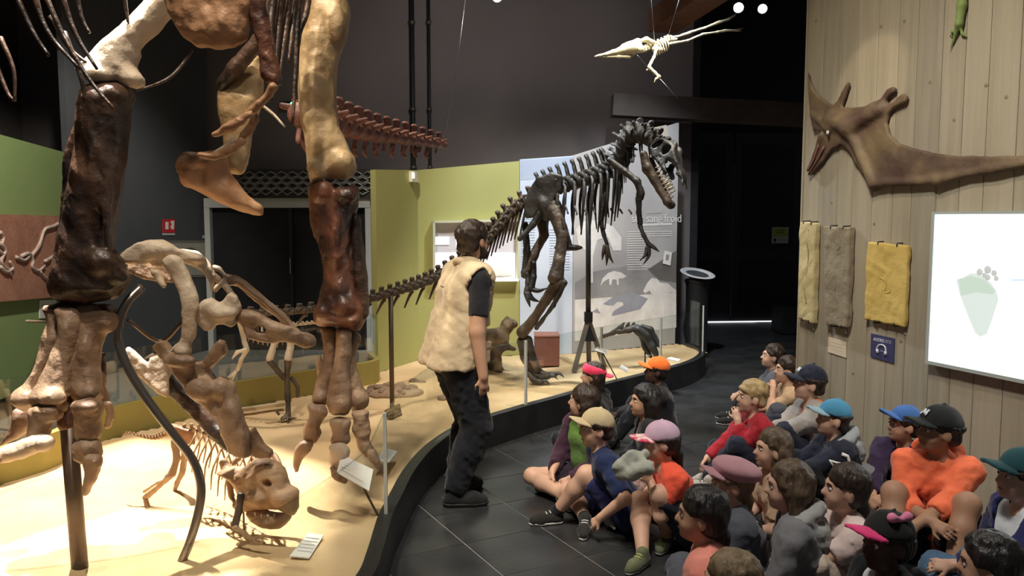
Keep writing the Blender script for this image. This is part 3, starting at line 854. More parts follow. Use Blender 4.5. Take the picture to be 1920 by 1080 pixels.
# nearer leg
ib('femur', big, [(143, 128), (163, 111), (185, 87), (211, 63), (237, 41), (259, 17), (276, 0), (318, -45), (380, -80), (410, -50), (350, 0), (318, 30), (296, 61), (272, 78), (262, 92), (262, 107), (254, 125), (262, 140), (271, 150), (270, 163), (255, 165), (230, 156), (200, 154), (174, 157), (176, 145), (148, 138)], 3.55, .10, M_bone_tan, tilt=.3, extra=[(185, 140, 3.46, (.07, .06, .035)), (245, 150, 3.5, (.05, .05, .035)), (215, 150, 3.62, (.10, .06, .03))])
ib('tibia', big, [(158, 172), (175, 158), (205, 155), (236, 160), (248, 180), (240, 205), (237, 250), (231, 300), (223, 350), (214, 400), (209, 440), (208, 470), (222, 484), (228, 500), (240, 516), (236, 535), (222, 552), (198, 562), (165, 568), (122, 566), (102, 552), (96, 530), (103, 505), (110, 478), (118, 430), (132, 370), (142, 310), (148, 260), (150, 215)], YL, .115, M_bone_dk, noise=.006, freq=16,
   extra=[(190, 492, YL-.09, (.07, .05, .06)), (130, 528, YL-.07, (.06, .05, .05)), (175, 540, YL-.08, (.09, .05, .03)), (218, 520, YL-.06, (.045, .05, .035)), (178, 300, YL-.09, (.03, .03, .2)), (200, 400, YL-.08, (.02, .03, .16))])
ib('fibula', big, [(156, 195), (166, 200), (158, 240), (148, 275), (141, 310), (136, 350), (133, 400), (126, 450), (116, 490), (108, 490), (112, 440), (119, 390), (121, 340), (122, 300), (130, 270), (143, 235)], YL+.06, .03, M_bone_dk, vox=.0092, noise=.003)
ib('ankle_bone', big, [(90, 574), (120, 568), (160, 574), (200, 570), (218, 586), (214, 600), (180, 592), (140, 590), (100, 592), (88, 584)], YL, .07, M_bone_dk, vox=.009)
ib('metatarsal', big, [(87, 577), (111, 582), (122, 604), (122, 634), (104, 667), (84, 708), (76, 727), (72, 756), (52, 767), (33, 757), (31, 741), (52, 723), (70, 701), (80, 667), (91, 630), (98, 601)], YL-.05, .065, M_bone_mid, lean=.25, extra=[(46, 748, YL-.13, (.045, .045, .035))])
ib('metatarsal', big, [(111, 582), (148, 582), (156, 601), (143, 641), (132, 682), (129, 716), (124, 736), (112, 742), (120, 771), (92, 764), (68, 762), (64, 745), (78, 723), (96, 686), (115, 645), (120, 608)], YL-.11, .07, M_bone_mid, lean=.3, extra=[(98, 745, YL-.21, (.06, .05, .035)), (128, 625, YL-.1, (.03, .04, .07))])
ib('metatarsal', big, [(148, 579), (178, 575), (200, 582), (217, 597), (213, 614), (194, 620), (183, 645), (180, 682), (182, 719), (186, 745), (163, 750), (143, 746), (139, 723), (139, 682), (145, 645), (152, 616)], YL-.05, .065, M_bone_mid, lean=.25, extra=[(164, 735, YL-.14, (.05, .05, .035)), (160, 660, YL-.1, (.025, .04, .07))])
ib('phalanx', big, [(28, 767), (52, 771), (53, 804), (38, 819), (19, 827), (2, 836), (19, 808), (28, 790)], 3.5, .045, M_bone_mid, vox=.0092)
ib('phalanx', big, [(56, 767), (81, 760), (115, 773), (112, 786), (94, 790), (88, 819), (78, 827), (56, 819), (60, 790)], 3.3, .055, M_bone_mid, vox=.0092, extra=[(86, 770, 3.27, (.05, .035, .02))])
ib('phalanx', big, [(-12, 846), (22, 834), (48, 823), (81, 816), (98, 827), (94, 843), (74, 845), (44, 856), (19, 864), (-12, 870)], 3.24, .05, M_bone_tan, vox=.0092, extra=[(84, 830, 3.2, (.03, .035, .03))])
claw('claw', big, [(-10, 858, 3.2, .04), (-45, 872, 3.12, .03), (-80, 905, 3.05, .006)], M_bone_mid)
ib('phalanx', big, [(137, 756), (163, 747), (187, 753), (190, 771), (184, 797), (185, 819), (174, 827), (148, 823), (143, 801), (144, 779)], 3.32, .055, M_bone_mid, vox=.0092, extra=[(163, 762, 3.28, (.05, .035, .025))])
ib('phalanx', big, [(137, 834), (163, 820), (185, 830), (188, 852), (181, 867), (159, 867), (143, 860), (145, 849)], 3.30, .048, M_bone_mid, vox=.0092)
ib('claw', big, [(163, 852), (187, 857), (186, 879), (175, 904), (160, 931), (157, 912), (164, 886), (159, 868)], 3.26, .034, M_bone_mid, vox=.008)
ib('phalanx', big, [(182, 690), (190, 700), (199, 735), (205, 752), (196, 757), (188, 740), (181, 715)], 3.54, .022, M_bone_mid, vox=.008)
ib('claw', big, [(196, 755), (206, 758), (211, 780), (205, 801), (199, 800), (203, 782)], 3.5, .018, M_bone_mid, vox=.0068)
ib('claw', big, [(181, 712), (196, 712), (196, 680), (194, 662), (188, 672), (184, 690)], 3.56, .02, M_bone_dk, vox=.0068)
# farther leg
ib('femur', big, [(600, -60), (640, -58), (646, -20), (655, 22), (649, 70), (638, 96), (631, 122), (629, 167), (631, 207), (636, 241), (652, 274), (665, 300), (666, 319), (650, 337), (633, 336), (607, 334), (586, 344), (580, 330), (577, 296), (573, 259), (567, 230), (564, 193), (562, 148), (563, 104), (568, 74), (576, 30), (582, -10)], YR, .10, M_bone_ochre, noise=.006, freq=15, extra=[(640, 303, YR-.07, (.07, .06, .06)), (595, 318, YR-.07, (.06, .06, .05)), (628, 40, YR-.09, (.05, .04, .10)), (588, 150, YR-.08, (.03, .03, .16))])
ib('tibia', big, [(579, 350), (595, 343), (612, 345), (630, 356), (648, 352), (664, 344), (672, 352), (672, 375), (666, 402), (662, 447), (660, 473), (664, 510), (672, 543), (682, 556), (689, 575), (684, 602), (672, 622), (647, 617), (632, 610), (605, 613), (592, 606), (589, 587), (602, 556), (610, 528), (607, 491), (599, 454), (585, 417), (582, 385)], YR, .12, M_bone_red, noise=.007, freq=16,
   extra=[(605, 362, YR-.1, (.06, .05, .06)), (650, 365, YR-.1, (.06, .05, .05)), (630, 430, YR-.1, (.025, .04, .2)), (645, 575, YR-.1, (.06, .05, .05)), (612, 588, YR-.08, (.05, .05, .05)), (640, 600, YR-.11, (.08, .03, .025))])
ib('fibula', big, [(664, 400), (674, 410), (681, 473), (688, 528), (691, 587), (683, 600), (674, 587), (669, 543), (662, 473), (661, 432)], YR-.03, .035, M_bone_dk, vox=.0092, noise=.003)
ib('metatarsal', big, [(604, 615), (622, 616), (636, 622), (633, 661), (625, 695), (618, 736), (611, 756), (600, 760), (587, 754), (591, 743), (599, 713), (607, 687), (611, 676), (611, 639)], YR-.02, .055, M_bone_mid, lean=.1, extra=[(600, 745, YR-.07, (.045, .045, .035))])
ib('metatarsal', big, [(634, 616), (656, 620), (655, 658), (648, 695), (653, 732), (657, 758), (648, 774), (624, 774), (617, 752), (621, 721), (628, 691), (635, 654)], YR-.08, .06, M_bone_mid, lean=.12, extra=[(637, 758, YR-.15, (.055, .05, .04))])
ib('metatarsal', big, [(653, 620), (674, 630), (664, 661), (666, 699), (677, 728), (688, 747), (683, 761), (667, 772), (656, 752), (652, 713), (656, 676)], YR, .055, M_bone_mid, lean=.1, extra=[(672, 750, YR-.05, (.045, .05, .045))])
ib('phalanx', big, [(577, 758), (605, 757), (614, 774), (605, 784), (596, 802), (601, 813), (590, 832), (570, 824), (572, 802), (582, 781)], 4.2, .045, M_bone_mid, vox=.0092)
ib('claw', big, [(571, 826), (585, 832), (578, 848), (566, 858), (556, 886), (552, 872), (554, 844), (561, 832)], 4.16, .036, M_bone_mid, vox=.008)
ib('phalanx', big, [(619, 788), (638, 782), (658, 791), (652, 809), (655, 827), (640, 834), (622, 830), (626, 809)], 4.15, .05, M_bone_mid, vox=.0092)
ib('phalanx', big, [(618, 836), (640, 830), (654, 844), (652, 855), (634, 869), (634, 880), (625, 877), (620, 865), (622, 848)], 4.1, .045, M_bone_tan, vox=.0092)
ib('claw', big, [(619, 872), (630, 884), (650, 901), (648, 905), (632, 900), (622, 892)], 4.05, .03, M_bone_mid, vox=.008)
ib('phalanx', big, [(660, 772), (690, 770), (687, 788), (694, 809), (690, 823), (700, 841), (699, 855), (686, 855), (674, 841), (669, 823), (661, 806), (665, 788)], 4.2, .046, M_bone_mid, vox=.0092)
ib('claw', big, [(690, 846), (702, 843), (710, 865), (714, 885), (702, 869), (692, 858)], 4.16, .03, M_bone_mid, vox=.008)
ib('claw', big, [(603, 722), (596, 700), (594, 680), (600, 664), (606, 680), (608, 705)], 4.38, .02, M_bone_mid, vox=.008)
# pubis with its boot, chest bone, arms
ib('pubis', big, [(331, 310), (336, 294), (348, 286), (374, 289), (400, 284), (422, 288), (428, 319), (442, 341), (470, 372), (494, 388), (492, 404), (474, 402), (444, 393), (404, 374), (370, 356), (340, 345)], 4.0, .07, M_bone_orange, tilt=.25, extra=[(362, 305, 3.93, (.07, .04, .03))])
ib('pubic_shaft', big, [(411, 165), (440, 140), (486, 98), (492, 165), (482, 215), (470, 250), (464, 300), (454, 326), (432, 324), (424, 290), (418, 240), (411, 205)], 4.15, .06, M_bone_ochre, freq=18)
ib('breast_bone', big, [(300, -40), (306, 0), (323, 38), (345, 69), (373, 88), (411, 92), (437, 89), (458, 73), (465, 50), (474, 15), (478, -40), (450, -75), (340, -75)], 3.3, .06, M_bone_orange, rmax=.12, noise=.008, freq=14)
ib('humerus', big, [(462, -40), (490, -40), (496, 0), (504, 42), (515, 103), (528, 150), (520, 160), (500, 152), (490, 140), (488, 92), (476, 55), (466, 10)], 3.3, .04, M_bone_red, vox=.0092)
bone('ischium', big, [(530, -20, 3.9, .04), (500, 60, 4.0, .04), (440, 130, 4.05, .035), (415, 160, 4.1, .03)], M_bone_dk, .010, .03, .006, 18)
ib('forearm_bone', big, [(512, 156), (520, 164), (500, 190), (480, 208), (466, 220), (458, 214), (474, 200), (492, 182)], 3.27, .022, M_bone_orange, vox=.0068)
ib('claw', big, [(470, 206), (474, 216), (452, 232), (430, 246), (395, 256), (426, 234), (448, 220)], 3.24, .02, M_bone_orange, vox=.0068)
ib('forearm_bone', big, [(478, 212), (486, 222), (474, 245), (458, 262), (446, 268), (452, 250), (464, 235)], 3.45, .022, M_bone_orange, vox=.0068)
ib('claw', big, [(452, 258), (460, 268), (440, 284), (424, 294), (400, 298), (370, 290), (404, 288), (430, 276)], 3.42, .02, M_bone_orange, vox=.0068)
claw('claw', big, [(440, 262, 3.46, .016), (418, 278, 3.45, .013), (398, 286, 3.43, .003)], M_bone_tan)
tube('rib', [P(480, 190, 3.9), P(510, 212, 3.9), P(534, 238, 3.88)], [.008, .008, .005], M_bone_tan, big, n=6, seg=8)
# belly ribs hanging above
ribs = [[(20, -30), (62, 60), (92, 105)], [(55, -30), (90, 60), (150, 130)], [(80, -20), (120, 70), (168, 150), (215, 206)], [(110, -30), (140, 60), (182, 130)], [(120, 60), (150, 140), (160, 190)],
        [(60, -40), (80, 40), (112, 95)], [(140, -30), (152, 30), (168, 62)], [(95, 30), (130, 90), (178, 128)], [(230, -30), (236, 15), (240, 42)], [(0, 70), (25, 130), (28, 190)], [(-30, 60), (10, 165), (25, 188)]]
for i, r in enumerate(ribs):
    tube('rib', [P(x, y, 3.15 + .04*i) for x, y in r], np.linspace(.012, .006, len(r)), M_bone_dk, big, n=7, seg=12)
for i, (x0, x1, ye) in enumerate(((510, 498, 150), (525, 508, 190), (540, 522, 150), (552, 540, 120), (560, 548, 235), (545, 530, 110), (575, 552, 90), (500, 490, 120))):
    tube('rib', [P(x0 + 10, -60, 3.75 + .05*i), P(x0, 20, 3.75 + .05*i), P((x0+x1)/2, ye*.6, 3.7 + .05*i), P(x1, ye, 3.66 + .05*i)], [.018, .016, .013, .007], M_bone_dk, big, n=7, seg=12)
tube('rib', [P(360, 95, 3.7), P(330, 135, 3.6), P(300, 155, 3.55), P(255, 170, 3.5)], [.008, .008, .007, .004], M_bone_dk, big, n=6, seg=10)
# support pole under the near foot
v, f = tube_vf(np.array([P(128, 792, 3.38), V(*P(150, 1064, 3.36)[:2], SAND_Z - .03)]), .034, 16); mk('support_pole', v, f, M_steeldk, big)
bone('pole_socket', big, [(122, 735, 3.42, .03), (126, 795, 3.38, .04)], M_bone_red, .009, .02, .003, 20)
# tail of reddish vertebrae
def vertebra_mesh(name, m, vox=.05, spine=1.0, trans=1.0, chev=0.0, noise=.02):
    """unit vertebra: centrum along x (length 1), neural spine up z, processes along y"""
    s = SDF(vox, .10)
    s.cap((-.42, 0, 0), (-.25, 0, 0), .42, .30).cap((-.25, 0, 0), (.25, 0, 0), .30, .30).cap((.25, 0, 0), (.42, 0, 0), .30, .42)
    s.cap((0, 0, .3), (-.1, 0, .3 + .75*spine), .24, .20); s.cap((-.1, 0, .3 + .75*spine), (-.25, 0, .3 + .8*spine), .20, .16)
    for sg in (-1, 1):
        s.cap((0, sg*.2, .25), (-.12, sg*.85*trans, .40), .16, .11)
        s.cap((.1, sg*.18, .35), (.55, sg*.20, .55), .12, .08)
        s.cap((-.1, sg*.15, .4), (-.5, sg*.18, .5), .12, .08)
    if chev: s.cap((-.35, 0, -.3), (-.55, 0, -.4 - chev), .12, .09)
    v, f = s.mesh(noise, 4, 3)
    me = bpy.data.meshes.new(name); me.from_pydata(v.tolist(), [], f.tolist()); me.polygons.foreach_set('use_smooth', np.ones(len(me.polygons), bool)); me.materials.append(m); me.update()
    return me
def place_verts(me, parent, path, n, len_of, hgt_of, name='vertebra', up=(0, 0, 1), mats=None):
    """n copies of the unit vertebra along a world-space path"""
    pth = spline(path, 200); sg = np.r_[0, np.cumsum(np.linalg.norm(np.diff(pth, axis=0), axis=1))]
    c = spline(path, 200)
    base = origin_of(parent); acc = 0; out = []
    us = np.linspace(0, 1, n + 1)
    for i in range(n):
        u = (us[i] + us[i+1])/2; s = u*sg[-1]
        p = np.array([np.interp(s, sg, pth[:, k]) for k in range(3)]); q = np.array([np.interp(min(s+.02, sg[-1]), sg, pth[:, k]) for k in range(3)]); q0 = np.array([np.interp(max(s-.02, 0), sg, pth[:, k]) for k in range(3)])
        R = frame_from(q - q0, up); L = sg[-1]/n; h = hgt_of(u)
        o = bpy.data.objects.new(name, me); COL.objects.link(o); o.parent = parent
        M = Matrix([[R[r][0]*L*1.05, R[r][1]*h, R[r][2]*h, p[r] - base[r]] for r in range(3)] + [[0, 0, 0, 1]])
        o.matrix_local = M; out.append(o)
    return out
vm_tail = vertebra_mesh('tail_vertebra', M_bone_tail, chev=.5)
tailp = [P(560, 215, 4.75), P(640, 238, 5.3), P(700, 252, 5.8), P(770, 262, 6.4), P(832, 272, 7.0)]
place_verts(vm_tail, big, tailp, 15, None, lambda u: .17 - .09*u)
for i in range(11):
    u = (i + .6)/12; p = spline(tailp, 50)[int(u*49)]
    tube('chevron', [p + V(0, 0, -.08*(1-u*.5)), p + V(-.02, 0, -.16*(1-u*.4)), p + V(.0, 0, -.21*(1-u*.45))], [.022, .018, .012], M_bone_tail, big, n=6, seg=6)
tube('tail_wire', [P(832, 268, 7.0), P(860, 100, 7.0), P(880, -60, 7.0)], .0022, M_steel, big, n=5)

# ------------------------------------------------------------------ huge open-jawed skull on a bent steel rod
YS = 3.62
sk = thing('skull_mount', 'huge pale beaked dinosaur skull with gaping jaws on a bent steel rod', 'skull', G(350, 1052, SAND_Z))
def sbone(name, prims, m, vox=.009, k=.025, noise=.004, freq=20, subs=()):
    s = SDF(vox, k)
    for pr in prims:
        if pr[0] == 'c':
            for (x, y, Y, r), (x2, y2, Y2, r2) in zip(pr[1][:-1], pr[1][1:]): s.cap(P(x, y, Y), P(x2, y2, Y2), r, r2)
        else: s.ell(P(*pr[1]), pr[2], pr[3] if len(pr) > 3 else None)
    for pr in subs: s.ell(P(*pr[0]), pr[1], pr[2] if len(pr) > 2 else None, sub=True, k=.015)
    v, f = s.mesh(noise, freq, RNG.randint(999)); return mk(name, v, f, m, sk)
def plate_bone(name, crop, Y, half, m, parent=sk, tilt=0.0, holes=(), lumps=(), vox=.0095, rnd=.016, noise=.004, sc=2.4, ox=200, oy=430, bulge=.03):
    """a bone plate: outline traced on its own plane at depth Y, with real thickness, a swollen middle and rounded rims"""
    px = [(ox + x/sc, oy + y/sc) for x, y in crop]; w = np.array([P(x, y, Y) for x, y in px]); c0 = w.mean(0)
    R = np.stack([unit(V(1, tilt, 0)), V(0, 0, 1), V(0, 0, 0)], 1); R[:, 2] = np.cross(R[:, 0], R[:, 1])
    n = R[:, 2]; pl = []
    for x, y in px:
        d = ray(x, y); q = CAMP + d*(((c0 - CAMP) @ n)/(d @ n)); pl.append(((q - c0) @ R[:, 0], (q - c0) @ R[:, 1]))
    s = SDF(vox, .02); L = np.ptp(np.array(pl)[:, 0]) + 1e-6; ph = RNG.rand(2)*6
    s.poly(c0, R, pl, half, min(rnd, half*.9), bend=lambda x, y: bulge*np.sin(x*9 + ph[0])*.5 + bulge*np.sin(y*11 + ph[1])*.5)
    for lx, ly, dy, r in lumps: s.ell(P(ox + lx/sc, oy + ly/sc, Y + dy), r, k=.03)
    for hx, hy, r in holes: s.ell(P(ox + hx/sc, oy + hy/sc, Y), V(r[0], .2, r[1]), sub=True, k=.012)
    v, f = s.mesh(noise, 18, RNG.randint(999), 60); return mk(name, v, f, m, parent)
plate_bone('braincase', [(60, 125), (100, 85), (150, 58), (200, 52), (260, 62), (290, 85), (350, 92), (400, 105), (440, 140), (470, 180), (482, 215), (478, 280), (468, 285), (455, 230), (430, 190), (380, 160), (330, 140), (310, 150), (300, 178), (275, 165), (250, 172), (215, 165), (195, 150), (160, 165), (130, 155), (95, 150), (62, 165), (50, 190), (44, 170)], YS, .045, M_bone_tan, tilt=.15,
           lumps=[(240, 90, -.03, (.06, .05, .035)), (110, 125, .03, (.06, .06, .035)), (200, 110, -.03, (.05, .04, .03)), (410, 130, -.01, (.03, .03, .02))])
plate_bone('braincase', [(100, 140), (180, 110), (300, 130), (330, 190), (300, 240), (180, 230), (110, 190)], YS+.16, .035, M_bone_mid)
plate_bone('skull_roof', [(290, 88), (350, 96), (430, 130), (480, 190), (520, 240), (500, 250), (450, 190), (380, 140), (300, 110)], YS+.26, .022, M_bone_mid)
plate_bone('bone_spur', [(195, 175), (240, 180), (262, 210), (285, 250), (270, 265), (235, 235), (205, 200)], YS-.04, .018, M_bone_tan, vox=.0068)
plate_bone('quadrate', [(250, 140), (290, 120), (330, 140), (365, 190), (390, 240), (410, 290), (420, 340), (412, 400), (415, 450), (400, 490), (380, 520), (372, 560), (320, 560), (312, 530), (335, 480), (340, 420), (345, 350), (340, 300), (310, 240), (280, 190)], YS-.06, .035, M_bone_tan, tilt=.2,
           lumps=[(300, 150, -.02, (.035, .03, .035)), (345, 545, -.02, (.035, .035, .025)), (380, 320, -.02, (.02, .03, .06))])
plate_bone('cheek_bone', [(395, 390), (415, 350), (440, 320), (470, 310), (500, 330), (520, 320), (540, 290), (560, 280), (590, 300), (600, 350), (590, 380), (575, 385), (578, 430), (560, 442), (520, 430), (490, 432), (470, 455), (440, 462), (425, 440), (405, 420)], YS-.05, .028, M_bone_tan, tilt=.1, lumps=[(455, 345, -.01, (.03, .03, .02)), (520, 380, -.01, (.06, .03, .025))])
plate_bone('orbit_rim', [(470, 155), (510, 170), (535, 205), (540, 240), (562, 275), (590, 300), (560, 310), (515, 255), (492, 285), (478, 272), (500, 235), (518, 212), (500, 190), (475, 190)], YS+.03, .018, M_bone_tan, vox=.008)
plate_bone('upper_jaw', [(590, 365), (640, 365), (700, 390), (760, 420), (800, 440), (850, 465), (900, 470), (930, 490), (938, 520), (900, 532), (850, 515), (800, 505), (760, 515), (700, 505), (645, 490), (625, 440), (600, 410)], YS, .032, M_bone_mid, tilt=-.15, holes=[(700, 450, (.028, .014))], lumps=[(900, 500, -.01, (.035, .04, .022)), (640, 390, -.01, (.05, .03, .02)), (780, 450, -.02, (.08, .02, .012))])
plate_bone('snout_bar', [(530, 200), (580, 205), (640, 245), (700, 300), (750, 345), (800, 390), (845, 440), (860, 470), (800, 430), (750, 380), (690, 325), (640, 280), (600, 250), (550, 255), (535, 235)], YS+.06, .022, M_bone_mid, tilt=-.15)
plate_bone('snout_bar', [(520, 205), (600, 225), (680, 290), (780, 380), (860, 465), (850, 480), (760, 400), (660, 310), (590, 260), (530, 240)], YS+.26, .02, M_bone_mid, tilt=-.5)
plate_bone('lower_jaw', [(222, 525), (245, 500), (270, 495), (300, 540), (365, 570), (375, 600), (420, 600), (455, 560), (480, 520), (505, 495), (525, 510), (525, 560), (490, 590), (470, 610), (440, 640), (470, 690), (500, 670), (540, 700), (575, 770), (610, 850), (640, 910), (640, 960), (645, 1020), (590, 1020), (550, 1005), (555, 960), (510, 870), (440, 800), (360, 740), (320, 670), (290, 620), (240, 560)], YS-.08, .034, M_bone_mid, tilt=-.12, bulge=.045,
           lumps=[(330, 590, -.03, (.07, .035, .028)), (420, 720, -.02, (.06, .04, .05)), (560, 880, -.02, (.05, .04, .10)), (515, 720, .0, (.03, .035, .04))])
plate_bone('lower_jaw', [(75, 560), (95, 525), (130, 555), (180, 605), (178, 640), (195, 572), (240, 560), (275, 600), (285, 650), (280, 755), (230, 730), (180, 690), (140, 655), (90, 620)], YS+.12, .026, M_bone_tan, tilt=.2)
plate_bone('lower_jaw', [(270, 620), (330, 720), (440, 820), (565, 950), (560, 1000), (530, 990), (420, 890), (320, 790), (275, 740)], YS+.16, .03, M_bone_dk)
plate_bone('beak_bone', [(640, 905), (665, 890), (680, 930), (700, 970), (740, 1000), (740, 1030), (690, 1030), (650, 1015), (635, 960)], YS-.03, .035, M_bone_mid)
for pts in ([(300, 662), (288, 665), (272, 672)], [(345, 640), (330, 650), (318, 664)]):
    tube('bone_sliver', [P(x, y, YS-.08) for x, y in pts], [.008, .010, .004], M_bone_pale, sk, n=6, seg=8)
rodp = [(266, 538, YS-.03), (236, 570, YS-.10), (221, 620, YS-.12), (232, 672, YS-.13), (270, 740, YS-.14), (322, 810, YS-.15), (360, 860, YS-.15), (376, 905, YS-.16), (374, 950, YS-.17), (358, 1010, YS-.19), (340, 1060, YS-.2)]
w = [P(*q) for q in rodp]
w[-1][2] = SAND_Z - .02
tube('steel_rod', w, .0195, mat('rod_steel', (.20, .185, .17), rough=.3, metal=.85), sk, n=14, seg=60)
for q in ((221, 600), (226, 650)): tube('rod_bolt', [P(q[0]-6, q[1], YS-.14), P(q[0]+8, q[1], YS-.12)], .006, M_steel, sk, n=6)
tube('cross_bar', [P(240, 600, YS-.1), P(300, 640, YS+.02), P(345, 600, YS-.02)], .009, M_steeldk, sk, n=8, seg=10)

# ------------------------------------------------------------------ small horned-dinosaur skeleton low on the sand
YP = 3.78
pr = thing('protoceratops_skeleton', 'small tan beaked dinosaur skeleton crouching on the bright sand', 'skeleton', G(455, 985, SAND_Z))
def pbone(name, pts, m=M_bone_sandy, vox=.0068, k=.015, noise=.003, freq=30, extra=None):
    return bone(name, pr, pts, m, vox, k, noise, freq, None, extra)
vm_p = vertebra_mesh('small_vertebra', M_bone_sandy, spine=.9, trans=.7)
back = [P(505, 870, YP-.02), P(478, 850, YP+.02), P(440, 850, YP+.1), P(405, 825, YP+.2), P(375, 808, YP+.28), P(340, 808, YP+.34), P(315, 815, YP+.38)]
place_verts(vm_p, pr, back, 16, None, lambda u: .030)
tl = [P(315, 815, YP+.38), P(290, 822, YP+.4), P(262, 818, YP+.42), P(240, 812, YP+.43), P(230, 818, YP+.44)]
place_verts(vm_p, pr, tl, 14, None, lambda u: .026*(1-.75*u))
for i in range(11):
    u = .08 + .62*i/10; c = spline(back, 100)[int(u*99)]; L = .16 + .05*math.sin(u*4)
    for sg in (-1, 1):
        tube('rib', [c, c + V(.02*sg - .01, -.055*sg, -.02), c + V(-.02, -.085*sg, -.5*L), c + V(-.035, -.075*sg, -L)], [.006, .0055, .005, .003], M_bone_sandy, pr, n=6, seg=9)
s = SDF(.007, .02); c0 = P(338, 816, YP+.34); s.poly(c0, frame_from((-.6, .3, .1))[:, [0, 2, 1]], [(-.10, -.03), (.10, -.02), (.09, .04), (-.08, .05)], .02, .01); v, f = s.mesh(.004, 25); mk('pelvis', v, f, M_bone_orange, pr)
pbone('femur', [(328, 828, YP+.3, .022), (332, 860, YP+.28, .016), (322, 888, YP+.26, .022)])
pbone('tibia', [(318, 893, YP+.26, .018), (300, 910, YP+.26, .012), (276, 930, YP+.27, .016)])
pbone('fibula', [(322, 892, YP+.24, .008), (296, 905, YP+.24, .006), (270, 922, YP+.26, .008)])
pbone('foot_bone', [(272, 932, YP+.27, .014), (278, 955, YP+.24, .012), (284, 965, YP+.22, .012)])
pbone('foot_bone', [(274, 960, YP+.22, .014), (300, 968, YP+.18, .009)])
pbone('femur', [(345, 832, YP+.42, .02), (346, 858, YP+.44, .015), (342, 884, YP+.44, .018)])
pbone('tibia', [(342, 886, YP+.44, .016), (332, 905, YP+.46, .011), (326, 925, YP+.46, .012)])
pbone('humerus', [(428, 880, YP-.02, .018), (430, 905, YP-.03, .013), (434, 930, YP-.05, .017)])
pbone('forearm_bone', [(434, 932, YP-.05, .012), (442, 945, YP-.1, .010), (446, 958, YP-.14, .012)])
pbone('humerus', [(452, 930, YP-.2, .018), (448, 958, YP-.22, .014), (440, 985, YP-.24, .018)], M_bone_farbr)
pbone('forearm_bone', [(440, 988, YP-.25, .014), (458, 1000, YP-.27, .010), (470, 1010, YP-.29, .013)])
for dx, dy in ((0, 0), (5, -5), (10, -9), (-6, 3)):
    pbone('finger_bone', [(470, 1008, YP-.29, .006), (485+dx, 1014+dy, YP-.31, .005), (498+dx, 1017+dy, YP-.32, .003)], vox=.004, k=.006, noise=0)
pbone('shoulder_blade', [(420, 868, YP+.02, .022), (428, 885, YP, .03), (446, 902, YP-.05, .026)])
# skull with frill, cheek and beak
ib('skull', pr, [(411, 884), (431, 877), (456, 879), (478, 863), (500, 862), (514, 868), (525, 877), (533, 893), (538, 911), (551, 918), (556, 928), (554, 941), (554, 956), (549, 966), (540, 959), (528, 952), (506, 951), (489, 953), (467, 957), (447, 950), (443, 941), (455, 929), (450, 916), (442, 904), (430, 894)], YP-.12, .075, M_bone_sandy, rmax=.10, vox=.0065, noise=.004, freq=26, tilt=-.35,
   extra=[(525, 935, YP-.22, (.04, .03, .03)), (480, 935, YP-.2, (.05, .03, .03))], subs=[(500, 908, YP-.21, (.024, .04, .020)), (543, 930, YP-.24, (.010, .03, .012))])
ib('lower_jaw', pr, [(464, 958), (492, 956), (506, 963), (528, 965), (541, 960), (542, 972), (532, 983), (517, 989), (494, 987), (477, 977)], YP-.16, .04, M_bone_sandy, vox=.0065, noise=.003, tilt=-.35)
fr_pts = [P(440, 895, YP-.02), P(438, 868, YP+.12), P(470, 850, YP+.16), P(510, 852, YP+.12), P(525, 875, YP+.02), P(530, 905, YP-.08)]
tube('frill_rim', fr_pts, [.018, .014, .016, .016, .014, .018], M_bone_sandy, pr, n=8, seg=30)
tube('frill_bar', [P(470, 850, YP+.16), P(490, 880, YP+.02), P(500, 905, YP-.08)], [.012, .010, .014], M_bone_sandy, pr, n=7, seg=10)
for k_, (x, y, r) in enumerate(((478, 970, .006), (490, 974, .006), (502, 975, .006), (514, 973, .006))): tube('tooth', [P(x, y-10, YP-.2), P(x+1, y-3, YP-.2)], [.006, .003], M_bone_tan, pr, n=6)
tube('support_wire', [V(*P(455, 905, YP)[:2], .4), V(*P(455, 905, YP)[:2], SAND_Z - .02)], .005, M_steeldk, pr, n=6)
# ================================================================== far theropod skeleton on its mast
far = thing('theropod_skeleton', 'black bipedal theropod skeleton with long tail on a central mast before the mural', 'skeleton', G(1103, 693, SAND_Z))
def fb(name, pts, m=M_bone_far, vox=.011, k=.02, noise=.006, freq=18, extra=None): return bone(name, far, pts, m, vox, k, noise, freq, None, extra)
YH = 7.3
vm_f = vertebra_mesh('theropod_vertebra', M_bone_far, spine=1.25, trans=.9, noise=.04)
vm_n = vertebra_mesh('neck_vertebra', M_bone_far, spine=.5, trans=.6, noise=.06)
vm_ft = vertebra_mesh('tail_vertebra', M_bone_farbr, spine=.8, trans=.55, noise=.04)
dors = [P(1010, 365, YH), P(1050, 352, YH-.1), P(1100, 338, YH-.2), P(1140, 324, YH-.3), P(1158, 312, YH-.35)]
place_verts(vm_f, far, dors, 11, None, lambda u: .14 + .02*u)
neck = [P(1158, 312, YH-.35), P(1166, 290, YH-.45), P(1172, 268, YH-.52), P(1188, 254, YH-.6), P(1210, 256, YH-.68), P(1230, 272, YH-.74), P(1238, 284, YH-.76)]
place_verts(vm_n, far, neck, 9, None, lambda u: .21 - .07*u, 'neck_vertebra', up=(.25, .2, 1))
tail1 = [P(1005, 368, YH), P(965, 392, YH), P(930, 430, 7.2), P(893, 470, 7.0), P(815, 522, 6.72), P(735, 550, 6.3), P(650, 572, 6.0), P(560, 584, 5.8), P(470, 588, 5.65), P(430, 588, 5.6)]
place_verts(vm_ft, far, tail1, 36, None, lambda u: .115 - .07*u, 'tail_vertebra')
tp = spline(tail1, 200)
